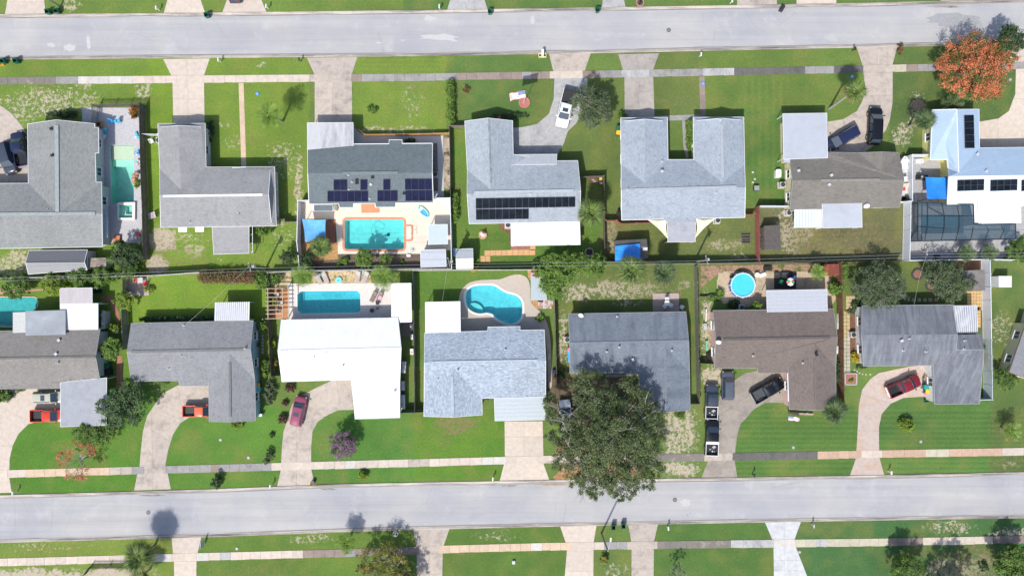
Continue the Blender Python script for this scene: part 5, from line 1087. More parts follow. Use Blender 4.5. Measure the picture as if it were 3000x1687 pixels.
# pergola with open rafters
pg = empty('pergola', label='open slatted wooden pergola over the bistro tables', cat='pergola')
PGM = mt('pergola_timber', (.46, .36, .26), .8, .12, 3)
for y in (335, 372, 408, 443, 478, 515, 550, 590): MB().beam(J_(82, y, 2.4), J_(235, y-2, 2.4), .09, .14).obj('rafter', PGM, pg)
for x in (100, 225, 275): MB().beam(J_(x, 328, 2.3), J_(x+3, 592, 2.3), .1, .16).obj('beam', PGM, pg)
for x, y in ((100, 332), (275, 332), (100, 588), (275, 588)): MB().box(J_(x, y, 0)+Vector((0, 0, 1.12)), (.12, .12, 2.24)).obj('post', PGM, pg)
patch('timber_deck', pv(J_, [(112, 332), (268, 330), (270, 590), (118, 592)]), mt('orange_deck_timber', (.42, .19, .08), .7, .2, 2, stretch=(.4, 4, 1)), .10)
dk = empty('timber_deck', kind='structure')
for k in range(20): MB().box(C_(250+280*(k+.5)/20, 1008, 0)+Vector((0, 0, .08)), (280/20/s6*S-.012, 205/s6*S, .1)).obj('deck_board', mt('red_brown_decking', (.26, .10, .06), .7, .2, 3, stretch=(4, .4, 1)), dk)
# screen cage over the right hand pool
sg = empty('pool_screen_cage', label='dark mesh screen cage over the rectangular pool', cat='screen cage')
SCM = mesh_screen('insect_mesh', (.045, .085, .12), .60); FRM = mt('bronze_frame', (.02, .028, .035), .4)
zt_ = 2.9; xs = [548, 628, 770, 895, 1018, 1140, 1275, 1378]
top = [(548, 762, 2.4), (1020, 780, 2.8), (1025, 945, 2.8), (1378, 945, 2.6), (1378, 1070, 2.4), (548, 1088, 2.4)]
MB().add([G_(*p) for p in top], [tuple(range(6))]).obj('mesh_roof', SCM, sg)
def gb(a, b, w=.065): MB().beam(G_(*a), G_(*b), w, .08).obj('frame_beam', FRM, sg)
for i in range(6): a, b = top[i], top[(i+1) % 6]; gb(a, b, .12)
gb((548, 972, 2.62), (1378, 1004, 2.5)); gb((548, 880, 2.7), (1020, 878, 2.8)); gb((580, 762, 2.4), (580, 1086, 2.4))
for x in (628, 770, 895): gb((x-20 if x > 700 else x, 764, 2.6), (x+4, 880, 2.9)); gb((x+4, 880, 2.9), (x+4, 972, 2.9)); gb((x+4, 972, 2.9), (x-22, 1080, 2.5))
gb((1020, 972, 2.9), (998, 1078, 2.5)); gb((628, 800, 2.7), (770, 876, 2.9)); gb((1120, 950, 2.6), (1150, 1000, 2.7)); gb((1150, 1000, 2.7), (1118, 1074, 2.5)); gb((1250, 950, 2.6), (1280, 1002, 2.7)); gb((1280, 1002, 2.7), (1245, 1072, 2.5))
for i in range(6):
    a, b = G_(*top[i]), G_(*top[(i+1) % 6]); MB().add([a, b, (b.x, b.y, .05), (a.x, a.y, .05)], [(0, 1, 2, 3)]).obj('mesh_wall', SCM, sg)
    MB().box((a.x, a.y, a.z/2), (.08, .08, a.z)).obj('frame_post', FRM, sg)

# shade sails
def sail(label, corners, mat, sag=.25, droop=.12, posts=()):
    root = empty('shade_sail', label=label, cat='shade sail'); n = 10; cs = [Vector(c) for c in corners]; mb = MB(); vs = []
    ctr = sum(cs, Vector())/len(cs)
    if len(cs) == 4:
        for j in range(n+1):
            for i in range(n+1):
                u, v = i/n, j/n; p = cs[0].lerp(cs[1], u).lerp(cs[3].lerp(cs[2], u), v)
                e = 4*u*(1-u)*abs(2*v-1)+4*v*(1-v)*abs(2*u-1); q = p.lerp(Vector((ctr.x, ctr.y, p.z)), droop*e*.5); q.z -= sag*16*u*(1-u)*v*(1-v); vs.append(q)
        mb.add(vs, [(j*(n+1)+i, j*(n+1)+i+1, (j+1)*(n+1)+i+1, (j+1)*(n+1)+i) for j in range(n) for i in range(n)])
    else:
        idx = {}
        for i in range(n+1):
            for j in range(n+1-i):
                a, b = i/n, j/n; c = 1-a-b; p = cs[0]*a+cs[1]*b+cs[2]*c
                e = 4*a*b+4*b*c+4*a*c-12*a*b*c; q = p.lerp(ctr, droop*e); q.z -= sag*27*a*b*c; idx[i, j] = len(vs); vs.append(q)
        fs = []
        for i in range(n):
            for j in range(n-i):
                fs.append((idx[i, j], idx[i+1, j], idx[i, j+1]))
                if (i+1, j+1) in idx: fs.append((idx[i+1, j], idx[i+1, j+1], idx[i, j+1]))
        mb.add(vs, fs)
    mb.obj('cloth', mat, root, True)
    for p in posts: MB().cyl((p[0], p[1], 0), .05, p[2]+.1, 8).obj('post', DGREY, root)
    return root
sail('light blue square shade sail by the red brown deck', [C_(245, 903, 2.5), C_(448, 908, 2.3), C_(450, 1058, 2.2), C_(272, 1102, 2.5)], mt('light_blue_cloth', (.11, .36, .64), .8, .12, 1), posts=[C_(245, 903, 2.5), C_(448, 908, 2.3), C_(450, 1058, 2.2), C_(272, 1102, 2.5)])
sail('deep blue rectangular shade sail beside the yellow wall', [G_(612, 548, 2.5), G_(811, 550, 2.6), G_(799, 735, 2.6), G_(624, 735, 2.4)], mt('deep_blue_cloth', (.01, .19, .62), .8, .12, 1), droop=.05, posts=[G_(612, 548, 2.5), G_(624, 735, 2.4)])
sail('cream triangular shade sail left of the grey patio roof', [E_(428, 910, 2.5), E_(592, 907, 2.6), E_(598, 1072, 2.2)], CREAMSAIL, .1, .2)
sail('cream triangular shade sail right of the grey patio roof', [E_(837, 903, 2.6), E_(1002, 900, 2.5), E_(833, 1064, 2.2)], CREAMSAIL, .1, .2)

# ================= PLANTS =================
def leaves(name, lobes, n, size, mat, parent, up=.8, clump=26, sig=.12, seed=None, flat=False, shell=(.72, 1.05), uprate=.5):
    """crown of separate folded leaves; lobes = (x,y,z,rx,ry,rz) in metres"""
    g = np.random.default_rng(seed if seed is not None else rng.integers(1e9)); L = np.array(lobes, float)
    wgt = L[:, 3]*L[:, 4]; wgt = wgt/wgt.sum()
    nc = max(6, int(n/clump)); ci = g.choice(len(L), nc, p=wgt)
    d = g.normal(size=(nc, 3)); d[:, 2] = np.where(g.random(nc) < uprate, np.abs(d[:, 2]), d[:, 2]*.8); d /= np.linalg.norm(d, axis=1)[:, None]
    rad = g.uniform(shell[0], shell[1], nc)*(1-.35*(g.random(nc) < .3)); cen = L[ci, :3]+d*L[ci, 3:]*rad[:, None]
    cl = g.integers(0, nc, n); s = sig*np.minimum(L[ci[cl], 3], L[ci[cl], 4])
    s = np.clip(s, size*.8, .30)*g.uniform(.6, 1.25, nc)[cl]
    p = cen[cl]+g.normal(size=(n, 3))*s[:, None]*np.array([1, 1, .55]); p[:, 2] = np.maximum(p[:, 2], .04)
    nrm = d[cl]*.55+g.normal(size=(n, 3))*.55+np.array([0, 0, up]); nrm /= np.linalg.norm(nrm, axis=1)[:, None]
    t = g.normal(size=(n, 3)); t -= nrm*(t*nrm).sum(1)[:, None]; t /= np.linalg.norm(t, axis=1)[:, None]; bt = np.cross(nrm, t)
    a = size*g.uniform(.6, 1.25, n)[:, None]; b = a*g.uniform(.38, .6, n)[:, None]
    v = np.stack([p-t*a, p+bt*b+nrm*a*.12, p+t*a, p-bt*b+nrm*a*.12], 1).reshape(-1, 3)
    base = np.arange(n)*4; f = np.stack([np.stack([base, base+2, base+1], 1), np.stack([base, base+3, base+2], 1)], 1).reshape(-1, 3)
    me = bpy.data.meshes.new(name); me.vertices.add(n*4); me.vertices.foreach_set('co', v.astype(np.float32).ravel())
    me.loops.add(n*6); me.loops.foreach_set('vertex_index', f.astype(np.int32).ravel()); me.polygons.add(n*2); me.polygons.foreach_set('loop_start', np.arange(0, n*6, 3, dtype=np.int32)); me.update(calc_edges=True)
    ck = g.random(nc)[cl]*.6+g.random(n)*.4; c3 = g.random(nc)[cl]*.65+g.random(n)*.35
    col = np.stack([ck, c3, g.random(n), np.ones(n)], 1).repeat(4, 0).astype(np.float32)
    at = me.color_attributes.new('leaf', 'FLOAT_COLOR', 'POINT'); at.data.foreach_set('color', col.ravel())
    return link(name, me, mat, parent)
BARK = mt('grey_bark', (.20, .18, .16), .9, .25, 4, bump=.4); BARKL = mt('pale_bark', (.34, .31, .28), .9, .2, 4)
LG = leafm('leaf_bright', (0.052, 0.111, 0.013), (0.195, 0.330, 0.045)); LM = leafm('leaf_mid', (.045, .095, .015), (.165, .285, .045)); LD = leafm('leaf_dark', (0.021, 0.048, 0.015), (0.068, 0.128, 0.033))
LO = leafm('leaf_oak', (.034, .056, .018), (.135, .190, .060), (.20, .225, .11), p3=.8); LS = leafm('leaf_silver', (.040, .062, .028), (.140, .200, .085), (.18, .19, .14), p3=.78)
LY = leafm('leaf_yellowgreen', (0.065, 0.130, 0.010), (0.280, 0.378, 0.028)); LYE = leafm('leaf_yellow', (.30, .22, .01), (.60, .46, .02)); LR = leafm('leaf_coral', (.035, .08, .012), (.10, .17, .03), (.62, .20, .09), p3=.42)
LPU = leafm('leaf_purple', (0.039, 0.065, 0.026), (0.117, 0.169, 0.065), (.31, .13, .29), p3=.48); LBR = leafm('leaf_russet', (.07, .035, .016), (.27, .14, .06), (.10, .16, .03), p3=.66); LSP = leafm('leaf_red_sparse', (.16, .13, .03), (.26, .22, .05), (.60, .15, .10), p3=.35)
LYB = leafm('leaf_olive_yellow', (0.084, 0.105, 0.017), (0.224, 0.238, 0.042), (.38, .30, .05), p3=.7); LMR = leafm('leaf_maroon', (.05, .018, .016), (.16, .06, .04), (.05, .09, .02), p3=.7)
def limbs(root, base, tips, r0, mat, sub=0, bend=.15):
    mb = MB(); base = Vector(base); fork = base+Vector((0, 0, .0))
    h = sum(t[2] for t in tips)/len(tips); top = base+Vector((0, 0, h*.38))
    mb.tube([base, base.lerp(top, .5)+Vector((.04, .03, 0)), top], [r0*1.25, r0, r0*.9], 8)
    g = random.Random(int(base.x*10+base.y*7))
    for t in tips:
        t = Vector(t); m = top.lerp(t, .5)+Vector((g.uniform(-1, 1), g.uniform(-1, 1), .6))*bend*(t-top).length
        mb.tube([top, m, t], [r0*.62, r0*.36, r0*.10], 6)
        for k in range(sub):
            s = m.lerp(t, g.uniform(.1, .8)); e = s+Vector((g.uniform(-1, 1), g.uniform(-1, 1), g.uniform(.1, .8)))*(t-top).length*.38
            mb.tube([s, s.lerp(e, .5)+Vector((0, 0, .1)), e], [r0*.2, r0*.12, r0*.03], 5)
            for q in range(2):
                e2 = e+Vector((g.uniform(-1, 1), g.uniform(-1, 1), g.uniform(0, .6)))*.9; mb.tube([s.lerp(e, .6), e2], [r0*.09, r0*.02], 4)
    return mb.obj('trunk', mat, root)
def tree(label, px, py, r, h, mat, n, leaf=.2, lobes=None, cat='tree', name='leafy_tree', bark=None, sub=2, seed=1, group=None, trunk_r=.16, **kw):
    """px,py,r in survey units as seen at crown height"""
    z = h*.62; c = W(px, py, z); R = r*S*(HC-z)/HC; base = Vector((c.x, c.y, 0)); root = empty(name, base, label=label, cat=cat, group=group)
    g = random.Random(seed*7+int(px))
    if lobes: lb = [tuple(W(x, y, z)-base+Vector((0, 0, dz)))+(rr*S, rr*S, rr*S*.75) for (x, y, rr, dz) in lobes]
    else:
        lb = [(0, 0, z, R*.72, R*.72, h*.36)]
        for k in range(5): a = 2*math.pi*k/5+g.random(); lb.append((math.cos(a)*R*.52, math.sin(a)*R*.52, z+g.uniform(-.12, .12)*h, R*g.uniform(.36, .5), R*g.uniform(.36, .5), h*.24))
    leaves('crown', lb, n, leaf, mat, root, seed=seed+int(px), **kw)
    if h > 1.6: limbs(root, (0, 0, 0), [(l[0], l[1], l[2]+l[5]*.5) for l in lb], trunk_r*max(.5, R/3), bark or BARK, sub)
    return root
def bush(label, px, py, rx, ry, h, mat, n, leaf=.12, cat='bush', name='garden_bush', seed=1, group=None, z=None, **kw):
    zz = h*.5 if z is None else z; c = W(px, py, zz); root = empty(name, (c.x, c.y, 0), label=label, cat=cat, group=group); kx, ky = rx*S, ry*S
    g = random.Random(int(px+py)); lb = [(0, 0, zz, kx*.8, ky*.8, h*.48)]
    for k in range(4): a = 2*math.pi*(k+g.random()*.6)/4; lb.append((math.cos(a)*kx*.5, math.sin(a)*ky*.5, zz*g.uniform(.8, 1.1), kx*.45, ky*.45, h*.38))
    leaves('foliage', lb, n, leaf, mat, root, seed=int(px*3+py), **kw)
    mb = MB()
    for k in range(5): a = k*1.256; mb.tube([(0, 0, 0), (math.cos(a)*kx*.45, math.sin(a)*ky*.45, h*.6)], [.04, .012], 5)
    mb.obj('stems', BARK, root); return root
def hedge(label, pts, w, h, mat, n, leaf=.12, name='hedge', cat='hedge'):
    a, b = Vector(pts[0]), Vector(pts[1]); c = (a+b)/2; root = empty(name, (c.x, c.y, 0), label=label, cat=cat); L = (b-a).length; k = max(3, int(L/(w*.55))); lb = []
    for i in range(k):
        p = a.lerp(b, (i+.5)/k)-c; lb.append((p.x, p.y, h*.5, w*.52, w*.52, h*.5))
    leaves('foliage', lb, n, leaf, mat, root, clump=14, sig=.22, shell=(.6, 1.0))
    mb = MB()
    for i in range(k): p = a.lerp(b, (i+.5)/k)-c; mb.tube([(p.x, p.y, 0), (p.x, p.y, h*.7)], .03, 5)
    mb.obj('stems', BARK, root); return root
# palms
def fan_frond(L, nl=20, droop=.22, seed=0):
    g = random.Random(seed); vs = []; fs = []; pet = L*.22; cols = []
    def addq(a, b, w0, w1, sag, k):
        d = b-a; s = Vector((-d.y, d.x, 0)).normalized(); m = a.lerp(b, .5)+Vector((0, 0, sag*.4)); o = len(vs); tip = b-Vector((0, 0, sag))
        vs.extend([a-s*w0*.5, a+s*w0*.5, m-s*w1*.5, m+s*w1*.5, m+Vector((0, 0, -w1*.25)), tip]); fs.extend([(o, o+1, o+3, o+4), (o, o+4, o+2), (o+2, o+4, o+5), (o+4, o+3, o+5)]); cols.extend([k]*6)
    addq(Vector((0, 0, 0)), Vector((pet, 0, 0)), .05, .05, -.02, .8)
    for i in range(nl):
        a = math.radians(-78+156*i/(nl-1)); ll = (L-pet)*(1-.28*abs(math.sin(a)))*g.uniform(.85, 1.05)
        p = Vector((pet*.95, 0, .0)); q = p+Vector((math.cos(a), math.sin(a), 0))*ll; addq(p, q, .05, .16, droop*ll*g.uniform(.6, 1.3), g.random())
    me = bpy.data.meshes.new('fan_frond'); me.from_pydata([tuple(v) for v in vs], [], fs); me.update()
    at = me.color_attributes.new('leaf', 'FLOAT_COLOR', 'POINT'); at.data.foreach_set('color', np.array([[c, c, c, 1] for c in cols], np.float32).ravel()); return me
def feather_frond(L, nl=20, droop=.5, seed=0, wl=.42):
    g = random.Random(seed); vs = []; fs = []; cols = []; pts = []
    for i in range(nl+1): t = i/nl; pts.append(Vector((L*t*(1-.12*t), 0, L*(.28*t-.75*droop*t*t))))
    for i in range(nl):
        a, b = pts[i], pts[i+1]; w = .022*(1-.8*i/nl)+.006; o = len(vs); vs.extend([a+Vector((0, -w, 0)), a+Vector((0, w, 0)), b+Vector((0, w, 0)), b+Vector((0, -w, 0))]); fs.append((o, o+1, o+2, o+3)); cols.extend([.9]*4)
        if i < 2: continue
        t = i/nl; ll = L*wl*math.sin(math.pi*min(1, t*.85+.18))*g.uniform(.8, 1.1)+.05
        for sd in (-1, 1):
            ang = math.radians(g.uniform(38, 62)); q = a+Vector((math.cos(ang)*ll, sd*math.sin(ang)*ll, -ll*g.uniform(.15, .5))); m = a.lerp(q, .45)+Vector((0, 0, .04)); s = Vector((.032, 0, 0)); o = len(vs)
            vs.extend([a-s*.6, a+s*.6, m-s, m+s, q]); fs.extend([(o, o+1, o+3, o+2), (o+2, o+3, o+4)]); cols.extend([g.random()]*5)
    me = bpy.data.meshes.new('feather_frond'); me.from_pydata([tuple(v) for v in vs], [], fs); me.update()
    at = me.color_attributes.new('leaf', 'FLOAT_COLOR', 'POINT'); at.data.foreach_set('color', np.array([[c, c, c, 1] for c in cols], np.float32).ravel()); return me
PM1 = leafm('palm_green', (.050, .085, .022), (.215, .31, .065)); PM2 = leafm('palm_dark', (.032, .062, .022), (.135, .205, .070)); PM3 = leafm('palm_bright', (0.065, 0.143, 0.023), (0.238, 0.364, 0.056)); PM4 = leafm('palm_yellow', (.14, .13, .035), (.28, .24, .08))
FR = {}
def fmesh(kind, L, i, mat):
    k = (kind, round(L, 1), i, mat.name)
    if k not in FR:
        me = fan_frond(L, seed=i) if kind == 'fan' else feather_frond(L, seed=i); me.materials.append(mat); FR[k] = me
    return FR[k]
def palm(label, px, py, r, h, kind='fan', mat=None, base=None, nf=26, old=6, oldmat=None, lean=None, name='palm_tree', cat='palm', group=None, wind=0):
    mat = mat or PM1; top = W(px, py, h); L = r*S*(HC-h)/HC*1.22
    b = Vector((top.x, top.y, 0)) if base is None else W(*base); root = empty(name, b, label=label, cat=cat, group=group); tt = top-b
    if h > .8:
        tr = MB().tube([(0, 0, 0), (tt.x*.45, tt.y*.45, h*.5), (tt.x, tt.y, h-.1)], [.19, .14, .13], 10); tr.obj('trunk', mt('palm_trunk', (.27, .25, .23), .9, .2, 5), root)
    leaves('crown_heart', [(tt.x, tt.y, h, .3, .3, .25)], 260, .16, mat, root, clump=10)
    g = random.Random(int(px)*3+int(py))
    for k in range(nf):
        az = k*2.39996+g.uniform(-.15, .15); t = k/nf; el = math.radians(46-58*t+g.uniform(-8, 8)); m = fmesh(kind, L, k % 3, (oldmat or PM4) if k >= nf-old else mat)
        if wind: az = az*(1-.0)+0; 
        o = inst('frond', m, root, (tt.x, tt.y, h-.06+g.uniform(-.08, .05)), (g.uniform(-.3, .3), -el*.82, az), (g.uniform(.62, 1.05),)*3)
    return root
# --- trees
oak_lobes = [(1702, 1135, 34, -.8), (1722, 1112, 34, -.6), (1620, 1218, 26, -.6), (1612, 1180, 26, -.9), (1630, 1272, 30, -.6), (1728, 1218, 46, .6), (1770, 1178, 52, .6), (1830, 1150, 42, .2), (1872, 1165, 34, -.2), (1905, 1190, 26, -.4), (1890, 1225, 46, .0), (1930, 1262, 30, -.4), (1800, 1240, 70, 2.0), (1862, 1290, 55, .9), (1760, 1300, 62, 1.5), (1700, 1290, 42, .2), (1670, 1290, 30, -.5), (1650, 1355, 30, -.6), (1690, 1375, 36, .0), (1735, 1360, 38, .4), (1790, 1365, 50, .6), (1850, 1370, 46, .3), (1905, 1330, 38, -.1), (1925, 1375, 26, -.6), (1722, 1425, 28, -.5), (1745, 1448, 20, -.7), (1800, 1425, 28, -.3), (1842, 1430, 30, -.4), (1815, 1456, 16, -.6), (1905, 1410, 24, -.5), (1622, 1362, 17, -1), (1880, 1330, 30, 0), (1655, 1322, 34, -.4), (1690, 1408, 28, -.5), (1675, 1240, 26, -.2), (1770, 1410, 30, -.2), (1830, 1330, 44, .6), (1702, 1168, 26, -.5)]
tree('huge spreading oak overhanging the lower road', 1790, 1290, 160, 10, LO, 72000, .13, lobes=oak_lobes, bark=mt('oak_bark', (.30, .28, .25), .9, .2, 4), sub=4, trunk_r=.11, name='oak_tree', clump=80, sig=.16, uprate=.7)
tree('grey green round oak beside the white pickup', 1731, 312, 68, 6, LS, 14250, 0.116, bark=BARKL, sub=4, name='oak_tree', clump=60)
tree('large crape myrtle covered in coral blossom by the upper road', 2853, 193, 96, 6, LR, 25500, 0.116, lobes=[(2800, 150, 38, 0), (2850, 140, 42, .3), (2905, 150, 40, .1), (2950, 165, 30, -.3), (2780, 195, 34, -.2), (2815, 205, 52, .6), (2868, 200, 58, .8), (2915, 200, 36, .2), (2795, 240, 32, -.3), (2850, 250, 48, .4), (2900, 250, 40, .1), (2770, 232, 22, -.6), (2960, 178, 22, -.4), (2860, 120, 24, -.2), (2840, 268, 26, -.3), (2910, 270, 22, -.4)], name='crape_myrtle', clump=44, sig=.15)
tree('dark leafy tree half hidden behind the coral crape myrtle', 2955, 122, 52, 6, LD, 7500, 0.122, clump=44)
tree('light green lobed tree by the rust patched lean-to', 1622, 812, 60, 5.5, LG, 11000, 0.16, lobes=[(1615, 775, 28, 0), (1650, 770, 30, .2), (1605, 800, 30, 0), (1640, 805, 36, .5), (1610, 835, 28, 0), (1630, 855, 24, -.3), (1675, 785, 30, .1), (1690, 765, 26, 0)], clump=40, sig=.15)
tree('light green tree between lobed tree and the fan palms', 1742, 778, 40, 5, LG, 5200, 0.16, clump=40)
tree('left of the two grey green trees in the dark roofed house yard', 2572, 842, 78, 5.5, LS, 15750, 0.109, bark=BARKL, sub=4, name='oak_tree', lobes=[(2530, 820, 34, 0), (2575, 810, 42, .3), (2610, 830, 38, .1), (2545, 860, 36, 0), (2590, 865, 40, .4), (2625, 855, 26, -.2), (2565, 885, 24, -.3), (2520, 850, 24, -.3)], clump=44)
tree('right of the two grey green trees, by the round brick beds', 2768, 828, 68, 5.5, LS, 13500, 0.109, bark=BARKL, sub=4, name='oak_tree', lobes=[(2745, 800, 36, .1), (2785, 800, 34, .2), (2735, 825, 26, 0), (2775, 840, 38, .3), (2810, 830, 30, 0), (2840, 830, 22, -.3), (2790, 865, 24, -.2), (2760, 850, 24, 0)], clump=44)
tree('purple flowering crape myrtle on the lawn of the white roofed house', 1005, 1300, 46, 3.6, LPU, 6300, 0.095, name='crape_myrtle', sub=3, clump=32, sig=.15, bark=BARK)
tree('thin crape myrtle with scattered red blossom over the pavement', 222, 1352, 66, 4.5, LSP, 2250, 0.088, name='crape_myrtle', sub=5, bark=BARKL, clump=24, sig=.15, lobes=[(190, 1340, 22, 0), (215, 1310, 22, 0), (255, 1315, 24, 0), (270, 1330, 14, 0), (190, 1365, 20, 0), (215, 1390, 22, 0), (250, 1385, 22, 0), (240, 1400, 14, 0), (175, 1335, 14, -.3)], trunk_r=.09)
tree('dark drooping tree at the lower left carport corner', 355, 1180, 72, 5.5, leafm('leaf_bluish', (0.031, 0.070, 0.025), (0.105, 0.182, 0.056), (.14, .20, .11), p3=.85), 8200, 0.14, lobes=[(385, 1150, 38, 0), (350, 1165, 36, .2), (400, 1180, 34, .1), (345, 1205, 40, .3), (305, 1190, 26, -.3), (380, 1215, 36, 0), (320, 1220, 26, -.3)], clump=44)
tree('low dark tree behind the red flecked crape myrtle', 290, 1262, 50, 3.2, LM, 6750, 0.116, lobes=[(240, 1258, 26, 0), (270, 1262, 28, .1), (300, 1275, 30, 0), (325, 1255, 26, 0), (270, 1285, 22, -.2)], clump=44)
tree('bright green round tree between the two lower left houses', 327, 1021, 38, 3.6, LG, 4600, 0.14, clump=36)
tree('loose leaved tree at the top edge of the teal pool', 45, 838, 48, 3.4, LM, 6300, 0.116, clump=44)
tree('yellow green tree right of the teal pool', 160, 835, 38, 3.4, LY, 5400, 0.109, clump=44)
tree('mid green tree behind the pinkish patio roof', 236, 812, 34, 3.2, LM, 4500, 0.109, clump=44)
tree('creeper covered tree under the power line', 300, 808, 36, 3.2, LG, 4500, 0.102, clump=44)
tree('yellowish green tree at the small patio corner', 365, 878, 32, 3.2, LY, 4500, 0.102, clump=44)
tree('palm leaved dark clump behind the green pool yard', 372, 745, 46, 3.4, LD, 6300, 0.150, clump=44)
tree('dark small tree left of the white vinyl fence', 846, 752, 28, 2.8, LD, 3600, 0.102, clump=44)
tree('dark small tree right of the white vinyl fence', 898, 758, 26, 2.8, LD, 3300, 0.102, clump=44)
tree('leafy bright tree leaning over the turquoise pool edge', 1068, 757, 34, 3.4, LG, 4950, 0.102, clump=44)
tree('smaller bright tree at the pool edge nearest the pale shed', 1131, 760, 22, 2.8, LG, 2400, 0.095, clump=44)
tree('yellow olive tree at the bottom edge by the stained driveway', 1128, 1652, 84, 5, LYB, 10500, 0.109, sub=4, bark=BARKL, lobes=[(1080, 1640, 34, 0), (1130, 1625, 34, .1), (1170, 1650, 32, 0), (1095, 1680, 36, .2), (1150, 1685, 38, .2), (1060, 1670, 22, -.3), (1195, 1690, 24, -.3)], clump=44)
tree('nearly bare grey tree at the bottom edge', 1983, 1672, 30, 3.6, LS, 1050, 0.068, sub=5, bark=BARKL, trunk_r=.12, clump=44)
tree('dark green tree in the lower right lawn', 2660, 1668, 62, 5, LM, 9000, 0.116, clump=40)
tree('dark leafy tree cut by the lower right corner', 2965, 1650, 66, 5.5, LM, 9750, 0.136, clump=44)
tree('shrubby green tree against the turned house', 2950, 1108, 40, 3, LM, 5100, 0.095, clump=44)
tree('fluffy green tree at the far right back fence', 2985, 735, 38, 3.2, LM, 3900, 0.109, clump=44)
tree('large creeper mass between the two left back gardens', 370, 795, 40, 2.4, LM, 3300, 0.095, clump=44)
tree('tree just below the picture edge throwing shade on the stained driveway', 1170, 1735, 60, 6, LYB, 5250, 0.136, clump=44)
tree('tree just below the picture edge, right of the patchy corner', 2800, 1760, 90, 8, LM, 7500, 0.150, clump=44)
